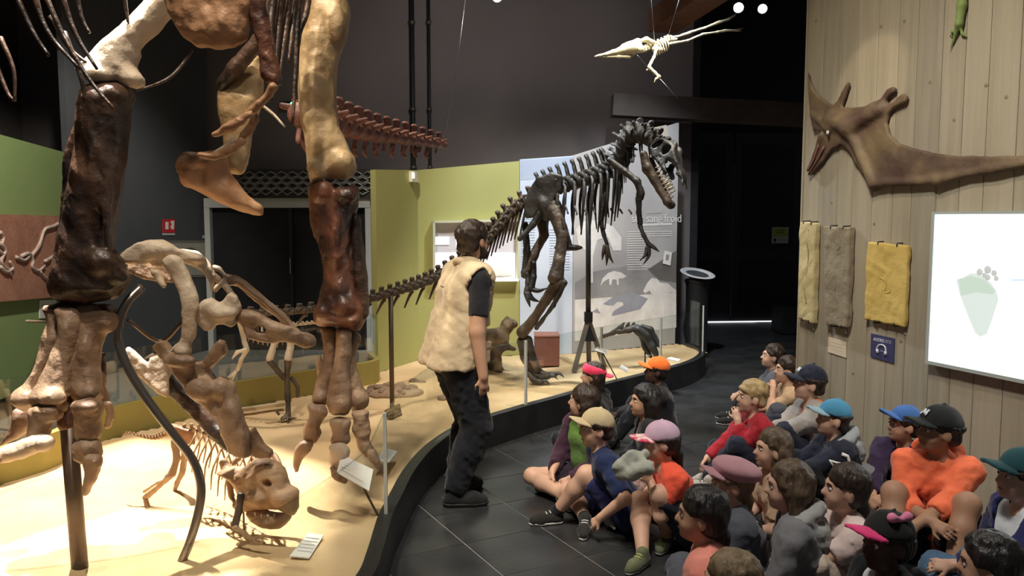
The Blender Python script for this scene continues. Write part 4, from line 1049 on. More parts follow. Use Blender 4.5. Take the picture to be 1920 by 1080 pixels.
for i in range(26):
    u = .05 + .02*i + .0004*i*i; p = tp[int(min(u, .98)*199)]; L = .30*(1-u)**1.3 + .05
    tube('chevron', [p + V(0, 0, -.03), p + V(-.03, 0, -.45*L), p + V(-.07, 0, -L)], [.016, .013, .007], M_bone_farbr, far, n=6, seg=6)
for i in range(11):
    u = .10 + .85*i/10; c = spline(dors, 100)[int(u*99)]; L = .30 + .18*math.sin(min(1, u*1.1)*math.pi*.75)
    for sg in (-1, 1):
        n2 = V(.25*sg, -.97*sg, 0)
        tube('rib', [c + V(0, 0, .02), c + n2*.11 + V(0, 0, .0), c + n2*.155 + V(-.02, 0, -.45*L), c + n2*.10 + V(-.02, 0, -L)], [.015, .016, .014, .006], M_bone_far, far, n=6, seg=10)
for i in range(6):      # neck ribs hanging under the neck
    c = spline(neck, 100)[int((.05 + .13*i)*99)]
    for sg in (-1, 1): tube('neck_rib', [c, c + V(.02, -.05*sg, -.05), c + V(.03, -.05*sg, -.26 + .02*i)], [.012, .011, .004], M_bone_far, far, n=6, seg=7)
for i in range(8):      # belly ribs
    x = 1060 + 17*i
    tube('belly_rib', [P(x, 385 + 1.2*i, YH-.32), P(x+5, 400, YH-.36), P(x+3, 398 + 6*math.sin(i) , YH-.36)], [.009, .008, .005], M_bone_far, far, n=6, seg=6)
# hip plates
Ri = np.stack([unit(P(1058, 345, YH-.2) - P(968, 385, YH)), V(0, 0, 1), V(0, 1, 0)], 1); Ri[:, 2] = unit(np.cross(Ri[:, 0], Ri[:, 1])); Ri[:, 1] = unit(np.cross(Ri[:, 2], Ri[:, 0]))
for dy in (-.13, .13):
    o0 = P(1010, 362, YH) + V(.02, dy, 0)
    s = SDF(.012, .02)
    s.poly(o0, Ri, [(-.22, -.16), (-.20, -.05), (-.12, .06), (.02, .14), (.16, .13), (.24, .06), (.20, -.05), (.10, -.10), (.04, -.16), (-.06, -.12), (-.14, -.18)], .022, .015)
    s.cap(o0 + V(.02, 0, -.08), o0 + V(.06, 0, -.20), .055, .05)
    v, f = s.mesh(.006, 16, 5); mk('ilium', v, f, M_bone_far, far)
fb('pubis', [(1040, 385, YH-.16, 0.059), (1052, 425, YH-.2, 0.047), (1064, 455, YH-.22, 0.041)], extra=[(1066, 464, YH-.22, (.13, .04, .03))])
fb('ischium', [(1020, 388, YH-.1, 0.041), (1000, 420, YH-.1, 0.029), (975, 448, YH-.1, 0.024)], k=.015)
fb('femur', [(1040, 395, YH-.18, 0.071), (1055, 440, YH-.28, 0.053), (1048, 490, YH-.35, 0.051), (1042, 520, YH-.38, 0.071)], M_bone_farbr)
fb('tibia', [(1046, 530, YH-.38, 0.065), (1022, 565, YH-.30, 0.042), (998, 602, YH-.22, 0.040), (980, 622, YH-.17, 0.059)], M_bone_farbr)
fb('fibula', [(1058, 530, YH-.42, 0.031), (1038, 572, YH-.36, 0.019), (1006, 615, YH-.24, 0.021)], M_bone_far)
fb('metatarsal', [(978, 640, YH-.12, 0.047), (984, 670, YH-.06, 0.040), (998, 695, YH-.02, 0.047)], M_bone_farbr)
fb('metatarsal', [(990, 638, YH-.14, 0.042), (998, 668, YH-.10, 0.035), (1008, 694, YH-.08, 0.042)], M_bone_farbr)
for pts in ([(998, 700), (1015, 708), (1028, 706)], [(1008, 696), (1025, 704), (1040, 702)], [(992, 700), (1000, 712), (1014, 716)]):
    fb('toe_bone', [(pts[0][0], pts[0][1], YH-.05, .034), (pts[1][0], pts[1][1], YH-.12, .026), (pts[2][0], pts[2][1], YH-.16, .028)], M_bone_farbr, k=.012)
    claw('claw', far, [(pts[2][0], pts[2][1], YH-.16, .026), (pts[2][0]+9, pts[2][1]-2, YH-.19, .018), (pts[2][0]+18, pts[2][1]+6, YH-.2, .003)], M_bone_far)
fb('femur', [(1012, 400, YH+.18, .055), (1020, 440, YH+.15, .042), (1000, 480, YH+.12, .042), (988, 512, YH+.1, .055)], M_bone_farbr)
fb('tibia', [(985, 420, YH+.1, .03), (988, 470, YH+.1, .032), (984, 515, YH+.1, .04)], M_bone_far)
fb('metatarsal', [(1000, 495, YH+.05, .032), (1000, 520, YH+.02, .028), (996, 540, YH, .036)], M_bone_far)
fb('metatarsal', [(990, 515, YH+.05, .03), (990, 530, YH+.02, .026), (988, 548, YH, .032)], M_bone_far)
for pts in ([(996, 542), (1010, 545), (1026, 540)], [(990, 548), (998, 560), (1012, 566)], [(986, 548), (990, 562), (994, 576)]):
    claw('claw', far, [(pts[0][0], pts[0][1], YH, .032), (pts[1][0], pts[1][1], YH-.02, .026), (pts[2][0], pts[2][1], YH-.03, .005)], M_bone_far)
# shoulder blades and arms
fb('scapula', [(1143, 300, YH-.55, .028), (1172, 322, YH-.62, .028), (1194, 340, YH-.68, .028), (1203, 362, YH-.7, .028)], k=.02, extra=[(1200, 368, YH-.68, (.035, .04, .045))])
fb('humerus', [(1136, 365, YH-.3, 0.0272), (1130, 390, YH-.3, 0.0204), (1127, 412, YH-.3, 0.0258)])
fb('forearm_bone', [(1127, 416, YH-.3, 0.0204), (1132, 440, YH-.33, 0.0150), (1138, 458, YH-.35, 0.0190)])
for pts in ([(1138, 460), (1142, 478), (1150, 494)], [(1136, 462), (1138, 482), (1137, 498)], [(1134, 460), (1131, 475), (1129, 488)]):
    claw('claw', far, [(pts[0][0], pts[0][1], YH-.35, .022), (pts[1][0], pts[1][1], YH-.37, .019), (pts[2][0], pts[2][1], YH-.38, .004)], M_bone_farbr)
fb('humerus', [(1197, 372, YH-.66, 0.0272), (1198, 398, YH-.66, 0.0190), (1200, 420, YH-.66, 0.0258)])
fb('forearm_bone', [(1200, 424, YH-.66, 0.0204), (1207, 442, YH-.7, 0.0150), (1216, 458, YH-.72, 0.0204)])
for pts in ([(1216, 458), (1226, 464), (1236, 472)], [(1214, 462), (1210, 478), (1200, 488)], [(1216, 464), (1216, 480), (1206, 496)]):
    claw('claw', far, [(pts[0][0], pts[0][1], YH-.72, .024), (pts[1][0], pts[1][1], YH-.74, .019), (pts[2][0], pts[2][1], YH-.76, .004)], M_bone_far)
# skull: deep, snout down towards the camera's side; plus lower jaw
SK0 = P(1243, 282, YH-.78); SKX = unit(P(1282, 362, YH-1.05) - SK0)
SKR = frame_from(SKX, (.75, -.25, .6)); SKM = SKR[:, [0, 2, 1]]       # along snout, up, side
s = SDF(.010, .015)
prof = [(-.06, -.10), (-.07, .06), (0, .12), (.10, .13), (.2, .10), (.32, .085), (.42, .04), (.45, -.02), (.40, -.06), (.28, -.075), (.15, -.08), (.05, -.12)]
prof = [(x, y*.78) for x, y in prof]
s.poly(SK0, SKM, prof, .085, .02)
def sk3(x, y, z): return SK0 + SKM @ V(x, y*.78, z*.85)
s.cap(sk3(.47, -.02, 0), sk3(.1, -.06, 0), .055, .075, sub=True, k=.01)
for sg in (-1, 1):
    for (x, y, rx, ry) in ((.22, .02, .075, .048), (.07, .045, .042, .055), (-.025, -.01, .03, .06), (.36, .02, .03, .024)):
        s.ell(sk3(x, y, sg*.1), (rx*.9, ry*.78, .08), SKM, sub=True, k=.012)
    s.ell(sk3(.38, .0, sg*.14), (.16, .3, .07), SKM, sub=True, k=.02)
s.ell(sk3(.05, .13, .06), (.05, .03, .02), SKM); s.ell(sk3(.05, .13, -.06), (.05, .03, .02), SKM)
v, f = s.mesh(.004, 24, 6); mk('skull', v, f, M_bone_far, far)
JX = unit(P(1258, 388, YH-.98) - P(1216, 296, YH-.8)); J0 = P(1214, 296, YH-.8); JR = frame_from(JX, (.75, -.25, .6)); JM = JR[:, [0, 2, 1]]
jb = SDF(.009, .015)
for sg in (-1, 1):
    jb.cap(J0 + JM @ V(0, 0, sg*.09), J0 + JM @ V(.12, -.02, sg*.085), .03, .042); jb.cap(J0 + JM @ V(.12, -.02, sg*.085), J0 + JM @ V(.42, -.0, sg*.035), .042, .03)
jb.cap(J0 + JM @ V(.42, 0, -.035), J0 + JM @ V(.44, .01, .035), .03, .03)
v, f = jb.mesh(.004, 24, 7); mk('lower_jaw', v, f, M_bone_farbr, far)
for i in range(7):
    for sg in (-1, 1):
        a = sk3(.16 + .035*i, -.07, sg*(.075 - .006*i)); tube('tooth', [a, a + SKM @ V(.0, -.028, 0), a + SKM @ V(-.008, -.05, 0)], [.010, .007, .002], M_bone_pale, far, n=6)
        a = J0 + JM @ V(.18 + .034*i, .025, sg*(.07 - .006*i)); tube('tooth', [a, a + JM @ V(0, .024, 0), a + JM @ V(-.006, .04, 0)], [.008, .006, .002], M_bone_pale, far, n=6)
# mast, tripod and tail pole
MB_ = G(1103, 688, SAND_Z); YM = MB_[1]
top = P(1103, 345, YM); mid = P(1103, 598, YM)
M_mast = mat('mast_black', (.016, .016, .018), rough=.4)
tube('mast', [top, mid], .026, M_mast, far, n=14)
for x, y in ((1076, 697), (1134, 690), (1104, 676)):
    e = G(x, y, SAND_Z - .02); d = unit(e - mid)
    v, f = box_vf((mid + e)/2, (np.linalg.norm(e-mid)/2, .024, .014), frame_from(d, (0, -1, 0.2))); mk('mast_leg', v, f, mat('mast_leg', (.14, .115, .09), rough=.6), far, smooth=False)
box('mast_collar', mid + V(0, 0, .02), (.04, .04, .05), M_mast, far)
w = [P(1088, 640, YM - .05), P(1118, 640, YM - .05), P(1103, 604, YM - .02)]
v, f = quad_slab(w, (0, -1, 0), .01); mk('mast_gusset', v, f, M_mast, far, smooth=False)
tb = G(733, 766, SAND_Z); tube('tail_pole', [V(tb[0], 6.28, SAND_Z - .02), V(tb[0], 6.28, P(733, 552, 6.28)[2])], .019, M_steeldk, far, n=12)
tube('tail_fork', [V(tb[0]-.04, 6.28, P(733, 548, 6.28)[2]), V(tb[0], 6.28, P(733, 558, 6.28)[2]), V(tb[0]+.04, 6.28, P(733, 548, 6.28)[2])], .012, M_steeldk, far, n=8)

# ------------------------------------------------------------------ small pale upright skeleton behind the big skull
ps = thing('small_biped_skeleton', 'small pale upright dinosaur skeleton on a thin pole behind the big skull', 'skeleton', G(540, 782, SAND_Z))
YB = 5.9
def qb(name, pts, m=M_bone_pale, **kw): return bone(name, ps, [(x, y, Y, r*1.25) for x, y, Y, r in pts], m, kw.get('vox', .008), .012, .003, 30)
vm_s = vertebra_mesh('slim_vertebra', M_bone_pale, spine=.7, trans=.6)
place_verts(vm_s, ps, [P(455, 590, YB+.05), P(490, 598, YB+.02), P(520, 612, YB), P(548, 610, YB), P(600, 605, YB+.05), P(650, 602, YB+.1)], 24, None, lambda u: .035*(1.1-.7*u))
for i in range(7):
    c = P(468 + 9*i, 598 + 2.0*i, YB)
    for sg in (-1, 1): tube('rib', [c, c + V(.0, -.06*sg, -.04), c + V(.01, -.07*sg, -.16)], [.006, .006, .003], M_bone_pale, ps, n=6, seg=6)
qb('skull', [(436, 572, YB-.05, .045), (418, 582, YB-.08, .035), (404, 592, YB-.1, .02)])
qb('humerus', [(452, 608, YB-.1, .022), (454, 622, YB-.1, .014), (462, 655, YB-.12, .018)])
qb('forearm_bone', [(462, 657, YB-.12, .016), (452, 675, YB-.13, .011), (446, 692, YB-.14, .015)])
for dx in (-16, -9, -2): tube('finger_bone', [P(446, 692, YB-.14), P(440 + dx*.6, 705, YB-.15), P(436 + dx, 716, YB-.15)], [.008, .006, .003], M_bone_pale, ps, n=6, seg=6)
qb('forearm_bone', [(460, 656, YB-.2, .012), (445, 660, YB-.22, .010), (436, 672, YB-.22, .006)])
qb('femur', [(518, 625, YB-.05, .024), (514, 645, YB-.06, .017), (506, 672, YB-.08, .024)])
qb('tibia', [(507, 678, YB-.08, .02), (520, 695, YB-.05, .015), (532, 708, YB-.02, .018)], M_bone_farbr)
qb('femur', [(546, 625, YB, .026), (545, 648, YB, .02), (540, 672, YB-.02, .024)])
qb('tibia', [(540, 676, YB-.02, .022), (538, 710, YB, .016), (540, 750, YB, .02)], M_bone_farbr)
qb('foot_bone', [(540, 752, YB, .016), (540, 778, YB-.02, .013), (530, 785, YB-.05, .012)], M_bone_farbr)
qb('foot_bone', [(548, 710, YB+.05, .014), (558, 725, YB+.05, .012), (558, 742, YB+.05, .012)], M_bone_farbr)
for e in ((526, 790), (540, 792), (556, 784)): tube('toe_bone', [P(538, 782, YB-.04), P((538+e[0])/2, 785, YB-.06), P(e[0], e[1]-1, YB-.08)], [.011, .009, .003], M_bone_farbr, ps, n=6, seg=6)
tube('toe_bone', [P(524, 778, YB-.1), P(519, 772, YB-.1), P(520, 768, YB-.1), P(524, 769, YB-.1)], [.01, .008, .006, .003], M_bone_farbr, ps, n=6, seg=8)
gb_ = G(543, 782, SAND_Z); tube('support_pole', [V(gb_[0], gb_[1], SAND_Z - .02), V(gb_[0], gb_[1], P(543, 612, gb_[1])[2])], .011, M_steeldk, ps, n=8)
a, b = G(447, 769, SAND_Z + .03), G(532, 757, SAND_Z + .03); v, f = box_vf((a+b)/2, (np.linalg.norm(b-a)/2, .03, .012), frame_from(b-a)); mk('base_slat', v, f, mat('pale_wood', (.55, .42, .27), rough=.7), ps, smooth=False)

# ------------------------------------------------------------------ flying pterosaur skeleton hung from the ceiling
YF = 7.4
pt = thing('pterosaur_skeleton', 'small ivory pterosaur skeleton hanging on wires beneath the ceiling beam', 'skeleton', P(1230, 110, YF))
def fz(name, pts, m=M_bone_ivory, vox=.009, extra=None): return bone(name, pt, pts, m, vox, .015, .003, 25, None, extra)
s = SDF(.009, .015)
s.cap(P(1115, 106, YF-.2), P(1150, 98, YF-.15), .006, .024).cap(P(1150, 98, YF-.15), P(1185, 90, YF-.1), .024, .055).cap(P(1170, 88, YF-.12), P(1196, 78, YF-.08), .03, .028).cap(P(1196, 76, YF-.1), P(1200, 92, YF-.08), .02, .035)
s.ell(P(1172, 98, YF-.2), (.045, .06, .014), sub=True, k=.01)
v, f = s.mesh(.003, 25, 2); mk('skull', v, f, M_bone_ivory, pt)
fz('lower_jaw', [(1122, 107, YF-.18, .006), (1160, 106, YF-.14, .012), (1180, 106, YF-.1, .016), (1190, 100, YF-.08, .012)])
vm_pt = vertebra_mesh('wing_vertebra', M_bone_ivory, spine=.5, trans=.8)
place_verts(vm_pt, pt, [P(1192, 96, YF-.06), P(1208, 94, YF), P(1222, 88, YF+.05), P(1245, 78, YF+.1), P(1258, 72, YF+.14)], 11, None, lambda u: .05)
for i in range(6):
    c = P(1226 + 4.5*i, 86 - 2.2*i, YF + .06)
    for sg in (-1, 1): tube('rib', [c, c + V(.01, -.05*sg, -.03), c + V(.02, -.04*sg, -.09)], [.008, .007, .004], M_bone_ivory, pt, n=6, seg=6)
fz('shoulder_bone', [(1196, 78, YF, .018), (1212, 74, YF, .022), (1224, 80, YF+.02, .024)]); fz('breast_bone', [(1228, 92, YF+.02, .03), (1246, 94, YF+.05, .022)])
fz('pelvis', [(1248, 76, YF+.12, .03), (1268, 74, YF+.16, .016)])
fz('wing_bone', [(1248, 70, YF+.2, .016), (1270, 69, YF+.25, .012), (1292, 62, YF+.3, .016)]); fz('wing_bone', [(1293, 61, YF+.3, .014), (1322, 52, YF+.35, .011), (1350, 41, YF+.4, .016)])
fz('wing_bone', [(1351, 41, YF+.4, .013), (1366, 36, YF+.42, .011), (1378, 28, YF+.44, .012)])
fz('leg_bone', [(1256, 82, YF+.05, .014), (1290, 76, YF+.1, .010), (1318, 64, YF+.14, .013)]); fz('leg_bone', [(1318, 64, YF+.14, .012), (1345, 60, YF+.18, .010), (1360, 57, YF+.2, .015)])
for e in ((1393, 53), (1390, 58), (1384, 59)): tube('toe_bone', [P(1360, 57, YF+.2), P(1375, 57, YF+.22), P(*e, YF+.24)], [.010, .008, .003], M_bone_ivory, pt, n=6, seg=6)
fz('wing_bone', [(1232, 88, YF-.1, .018), (1226, 108, YF-.15, .012), (1217, 125, YF-.2, .016)]); fz('wing_bone', [(1217, 126, YF-.2, .016), (1228, 136, YF-.22, .013), (1236, 144, YF-.24, .016)])
fz('finger_bone', [(1236, 144, YF-.24, .012), (1230, 148, YF-.25, .010), (1226, 155, YF-.26, .006)]); fz('finger_bone', [(1212, 132, YF-.2, .008), (1218, 128, YF-.2, .008)])
for a, b in (((1218, -40), (1227, 76)), ((1285, -40), (1252, 70)), ((1195, 103), (1216, 128)), ((1236, 146), (1272, 186))): tube('wire', [P(*a, YF+.05), P(*b, YF+.05)], .0022, M_steel, pt, n=5)
# ================================================================== display props on and around the sand
def card_on_rod(label, px_corners, Y, base, rod=True, cat='card'):
    """a flat information card, corners in pixels with depths, on a thin rod stuck in the sand"""
    w = np.array([P(*c) for c in px_corners]); n = unit(np.cross(w[1]-w[0], w[3]-w[0]))
    if n[2] < 0: n = -n; w = w[::-1]
    b = G(*base, SAND_Z)
    o = thing('information_card', label, cat, (b[0], b[1], SAND_Z - .005))
    v, f = quad_slab(w, n, .006); mk('card_face', v, f, M_white, o, smooth=False)
    x = unit(w[1]-w[0]); c = w.mean(0) + n*.002; y = np.cross(n, x); L = np.linalg.norm(w[1]-w[0]); hh = np.linalg.norm(w[2]-w[1])
    for i in range(5):
        q = c + y*hh*(.3 - .14*i); v, f = box_vf(q, (L*.36, hh*.018, .0006), np.stack([x, y, n], 1)); mk('text_line', v, f, mat('card_print', (.70, .69, .67), rough=.7), o, smooth=False)
    if rod: tube('rod', [c - n*.008, V(b[0], b[1], SAND_Z - .03)], .006, M_steeldk, o, n=7)
    return o
card_on_rod('tilted white information card in front of the clawed foot', [(632, 885, 3.98), (692, 920, 3.9), (700, 880, 4.0), (640, 852, 4.1)], 4, (712, 962))
o = card_on_rod('white information card lying on the sand before the small skeleton', [(543, 1042, 3.42), (580, 1046, 3.42), (607, 1003, 3.66), (578, 999, 3.66)], 3.5, (575, 1030), rod=False)
card_on_rod('white information card on a rod by the mast', [(1115, 656, 6.95), (1138, 664, 6.95), (1140, 656, 7.05), (1120, 650, 7.05)], 7, (1160, 711))
card_on_rod('small white card standing in the sand behind the glass', [(1161, 689, 6.95), (1176, 698, 6.9), (1177, 690, 7.0), (1166, 684, 7.05)], 7, (1170, 697), rod=False)
card_on_rod('flat white card near the end of the sand bed', [(1250, 672, 7.62), (1272, 677, 7.55), (1276, 674, 7.7), (1258, 669, 7.75)], 7.6, (1262, 676), rod=False)
card_on_rod('white card on the sand behind the right claw of the big foot', [(706, 862, 4.62), (730, 866, 4.62), (745, 846, 4.85), (722, 840, 4.85)], 4.7, (725, 858), rod=False)
# do-not-touch tag hanging on the tail pole
o = thing('warning_tag', 'small brown warning tag with pale lettering at the pole foot', 'sign', P(742, 772, 6.1))
w = [P(721, 770, 6.0), P(728, 791, 6.0), P(754, 779, 6.0), P(749, 757, 6.0)]
v, f = quad_slab(w, (0, -1, 0), .008); mk('plate', v, f, mat('tag_brown', (.07, .045, .02), rough=.5), o, smooth=False)
xt = unit(P(751, 757, 6.0) - P(721, 770, 6.0)); nt_ = V(0, -1, 0); yt = unit(np.cross(nt_, xt)); Rt = np.stack([xt, yt, nt_], 1)
for i, tx in enumerate(('MERCI DE', 'NE PAS', 'TOUCHER')):
    text('lettering', tx, .026, P(738.5 + 1.8*(i-1), 773.5 + 6.2*(i-1), 5.99), Rt, mat('tag_letter', (.55, .42, .3), rough=.6), o)
# fossil nest with eggs
o = thing('fossil_nest', 'round brown fossil nest of eggs on the sand beside the big foot', 'fossil', G(735, 740, SAND_Z))
c0 = G(735, 738, SAND_Z)
s = SDF(.014, .03); s.ell(c0 + V(0, .05, .0), (.26, .20, .055)); v, f = s.mesh(.010, 14, 3); mk('nest_base', v, f, mat('nest_stone', (.27, .175, .115), (.36, .25, .17), rough=.85, scale=9, bump=.4, bscale=40), o)
s = SDF(.006, .01); s.ell((0, 0, 0), (.062, .03, .028)); ev, ef = s.mesh(.002, 30); egg = None
for i in range(13):
    a = i*2.4; r = .05 + .015*i; p = c0 + V(r*math.cos(a), .05 + .75*r*math.sin(a), .055 - .10*(r/.26)**2*.5)
    if egg is None: egg = mk('egg', ev, ef, mat('egg_stone', (.23, .15, .10), (.31, .22, .15), rough=.8, scale=14, bump=.3, bscale=60), o, world=False); e_ = egg
    else: e_ = dup(egg, o)
    e_.location = tuple(p - origin_of(o)); e_.rotation_euler = (0, .15*math.sin(i), a + .4)
for i, (x, y, r, lb) in enumerate(((693, 715, .04, 'brown stone on the sand just behind the clawed foot'), (776, 717, .04, 'flat brown stone on the sand beyond the tail pole'), (792, 718, .026, 'small brown pebble beside the flat stone beyond the pole'), (832, 748, .04, 'brown stone on the sand beside the guide'))):
    s = SDF(.008, .01); p = G(x, y, SAND_Z); s.ell(p + V(0, 0, .008), (r*1.3, r, r*.7)); v, f = s.mesh(.006, 25, i)
    tag(mk('stone', v, f, mat('egg_stone', (.23, .15, .10)), None), lb, 'stone', 'loose stones around the nest')
# brown plinth box
c0 = G(1026, 683, SAND_Z); w_ = .155
o = thing('plinth', 'reddish brown wooden plinth box standing in the sand by the olive panel', 'plinth', (c0[0], c0[1] + .15, SAND_Z))
box('body', (c0[0], c0[1]+.15, SAND_Z + .13), (w_*.82, .14, .15), mat('plinth_brown', (.20, .07, .045), (.24, .09, .06), rough=.6, scale=3), o, bevel=.004)
box('top_board', (c0[0], c0[1]+.15, SAND_Z + .288), (w_*.84, .145, .009), mat('plinth_top', (.25, .10, .07), rough=.5), o, bevel=.003)
# small furry animal model
o = thing('animal_model', 'small brown animal model with pale legs standing behind the guide', 'model', G(925, 692, SAND_Z))
YA = 7.85
s = SDF(.012, .04)
s.cap(P(893, 640, YA), P(930, 640, YA), .135, .13).cap(P(935, 632, YA), P(952, 612, YA), .07, .06).cap(P(952, 608, YA), P(964, 608, YA), .062, .04)
for x, dy in ((893, .06), (905, -.06), (920, .06), (934, -.06)):
    s.cap(P(x, 655, YA+dy), P(x-2, 676, YA+dy), .05, .035); s.cap(P(x-2, 676, YA+dy), V(*P(x, 690, YA+dy)[:2], SAND_Z + .03), .035, .032)
    s.cap(V(*P(x, 690, YA+dy)[:2], SAND_Z + .02), V(*P(x+5, 690, YA+dy-.04)[:2], SAND_Z + .015), .034, .028)
s.cap(P(940, 648, YA), P(965, 655, YA), .03, .02).cap(P(955, 600, YA), P(952, 597, YA), .02, .014)
v, f = s.mesh(.006, 30, 3); mk('body', v, f, mat('animal_fur', (.10, .062, .030), (.30, .22, .13), rough=.9, scale=7, bump=.6, bscale=90, sharp=(.4, .62)), o)
for dy in (-.045, .0): tube('eye', [P(962, 606, YA-.05+dy), P(963, 606, YA-.055+dy)], .008, M_ink, o, n=8)
# dark skull cast on a stand at the end of the sand
o = thing('skull_cast', 'dark long-snouted skull cast on a branch-like stand at the end of the sand', 'skull', G(1205, 668, SAND_Z))
YK = 7.9
def kb(name, pts, m=M_bone_far): return bone(name, o, pts, m, .009, .02, .004, 25)
kb('skull', [(1196, 618, YK, .05), (1212, 630, YK, .055), (1222, 648, YK-.02, .045), (1230, 664, YK-.03, .03)]); kb('cheek_bone', [(1205, 612, YK, .025), (1220, 618, YK-.02, .03), (1236, 648, YK-.04, .022)]); kb('lower_jaw', [(1203, 630, YK+.03, .03), (1210, 652, YK+.02, .028), (1220, 668, YK, .02)])
kb('neck_bone', [(1160, 622, YK+.05, .028), (1178, 618, YK+.04, .035), (1194, 614, YK+.02, .032)], M_bone_farbr); kb('branch', [(1128, 632, YK+.1, .02), (1150, 624, YK+.08, .024), (1170, 606, YK+.06, .012)], M_bone_farbr)
for x, y in ((1165, 616), (1176, 612), (1186, 612)): kb('neck_bone', [(x, y, YK+.04, .02), (x+3, y-6, YK+.04, .014)])
g_ = G(1210, 690, SAND_Z); tube('stand', [V(P(1210, 640, YK)[0], YK, SAND_Z - .02), P(1210, 640, YK)], .009, M_steeldk, o, n=8)
# stand with white ring top near the doors
YR_ = 9.9; cr = P(1308, 513, YR_)
o = thing('ring_stand', 'black pedestal bin with a white ring rim near the far doors', 'bin', (cr[0], cr[1], 0))
v, f = lathe_vf([(.15, 0), (.15, .02), (.13, .05), (.14, cr[2]-.14), (.16, cr[2]-.09), (.15, cr[2]-.07)], (cr[0], cr[1], 0), 24); mk('pedestal', v, f, M_black, o)
Rr = rot('X', math.radians(14)) @ rot('Y', math.radians(7)); ang = np.linspace(0, 2*math.pi, 37)
v, f = tube_vf(np.array([cr + Rr @ V(.178*math.cos(a), .178*math.sin(a), 0) for a in ang]), .042, 10, flat=.25); mk('rim', v, f, mat('rim_white', (.55, .55, .55), rough=.5), o)
v, f = lathe_vf([(.15, -.02), (.15, -.005), (.06, -.012)], cr, 24, Rr @ V(0, 0, 1)); mk('dish', v, f, mat('dish_grey', (.06, .06, .065), rough=.5), o)
# black bench cube by the door and its edge
p_ = G(1482, 628, 0); o = thing('bench', 'black box bench at the foot of the far door', 'bench', (p_[0]+.15, p_[1]+.2, 0))
box('seat_box', (p_[0]+.15, p_[1]+.2, .22), (.30, .22, .20), M_black, o, bevel=.01); box('foot_plinth', (p_[0]+.15, p_[1]+.2, .015), (.27, .19, .015), M_curb, o)
# green and white notice on the door
o = thing('door_notice', 'green and white safety notice on the black door', 'sign', on_door(1459, 1.3, .03))
zz = lambda py, px=1459: P(px, py, on_door(px, 1)[1])[2]
def dq(x0, x1, y0, y1, off): return [on_door(x0, zz(y1), off), on_door(x1, zz(y1), off), on_door(x1, zz(y0), off), on_door(x0, zz(y0), off)]
v, f = quad_slab(dq(1444, 1475, 426, 456, .03), dn, .01); mk('sheet', v, f, mat('notice_white', (.62, .62, .57), rough=.5, emis=(.62, .62, .57), estr=.0), o, smooth=False)
v, f = quad_slab(dq(1446, 1473, 428, 443, .034), dn, .004); mk('green_band', v, f, mat('notice_green', (.38, .52, .04), rough=.5), o, smooth=False)
Rd = np.stack([unit(on_door(1475, 1) - on_door(1444, 1)), V(0, 0, 1), dn], 1)
v, f = quad_slab(dq(1448, 1452, 447, 454, .034), dn, .004); mk('figure_mark', v, f, M_ink, o, smooth=False)
for y in (431, 435): v, f = quad_slab(dq(1453, 1466, y, y+1.6, .037), dn, .003); mk('text_line', v, f, mat('notice_olive_text', (.13, .19, .02), rough=.5), o, smooth=False)
for y in (448, 451): v, f = quad_slab(dq(1455, 1472, y, y+1, .034), dn, .003); mk('text_line', v, f, M_pg, o, smooth=False)

# ------------------------------------------------------------------ red fossil slab on the green panel
o = thing('fossil_slab', 'large reddish brown fossil slab hanging on the green panel', 'fossil', on_panel(green1, 30, 562, .03))
w = [on_panel(green1, x, y, .05) for x, y in ((-140, 578), (116, 556), (116, 405), (-140, 398))]
v, f = quad_slab(w, green1[5], .045); mk('slab', v, f, mat('slab_red', (.36, .155, .10), (.46, .22, .15), rough=.8, scale=4, bump=.3, bscale=30), o, smooth=False)
for pts in ([(0, 455), (10, 470), (2, 490), (14, 505), (22, 515)], [(0, 435), (6, 445), (3, 460)], [(112, 418), (98, 425), (84, 430), (75, 455), (66, 470)], [(40, 480), (55, 475), (62, 490), (60, 500), (72, 508), (84, 498)], [(60, 478), (74, 460), (80, 440)], [(84, 490), (98, 482), (104, 475)], [(0, 500), (12, 510), (24, 502), (18, 490)], [(30, 482), (45, 488), (55, 480)], [(74, 508), (84, 520), (95, 524)], [(-20, 480), (-5, 470), (8, 478)]):
    tube('fossil_bone', [on_panel(green1, x, y, .058) for x, y in pts], np.linspace(.017, .012, len(pts)), mat('fossil_grey', (.50, .38, .33), (.60, .48, .42), rough=.8, scale=12, bump=.3, bscale=60), o, n=7, seg=14)
o = thing('caption_card', 'small white caption card under the red fossil slab', 'card', on_panel(green1, 90, 600, .02))
w = [on_panel(green1, x, y, .012) for x, y in ((75, 597), (106, 595), (106, 562), (75, 563))]; v, f = quad_slab(w, green1[5], .008); mk('sheet', v, f, M_white, o, smooth=False)
for y in (572, 578, 584):
    w = [on_panel(green1, x, yy, .0135) for x, yy in ((80, y+1.4), (100, y+1.4), (100, y), (80, y))]; v, f = quad_slab(w, green1[5], .001); mk('text_line', v, f, M_pg, o, smooth=False)
tube('wall_peg', [on_panel(green1, 95, 604, .01), on_panel(green1, 50, 602, .25)], .012, mat('pale_wood', (.55, .42, .27)), None, n=8); tag(bpy.data.objects['wall_peg'], 'pale wooden peg sticking out of the green panel', 'peg')

# ================================================================== things on the board wall
def wall_poly(pts, off=.004): return [WQ(*WP(x, y, off), off) for x, y in pts]
WN3 = np.append(WN, 0)
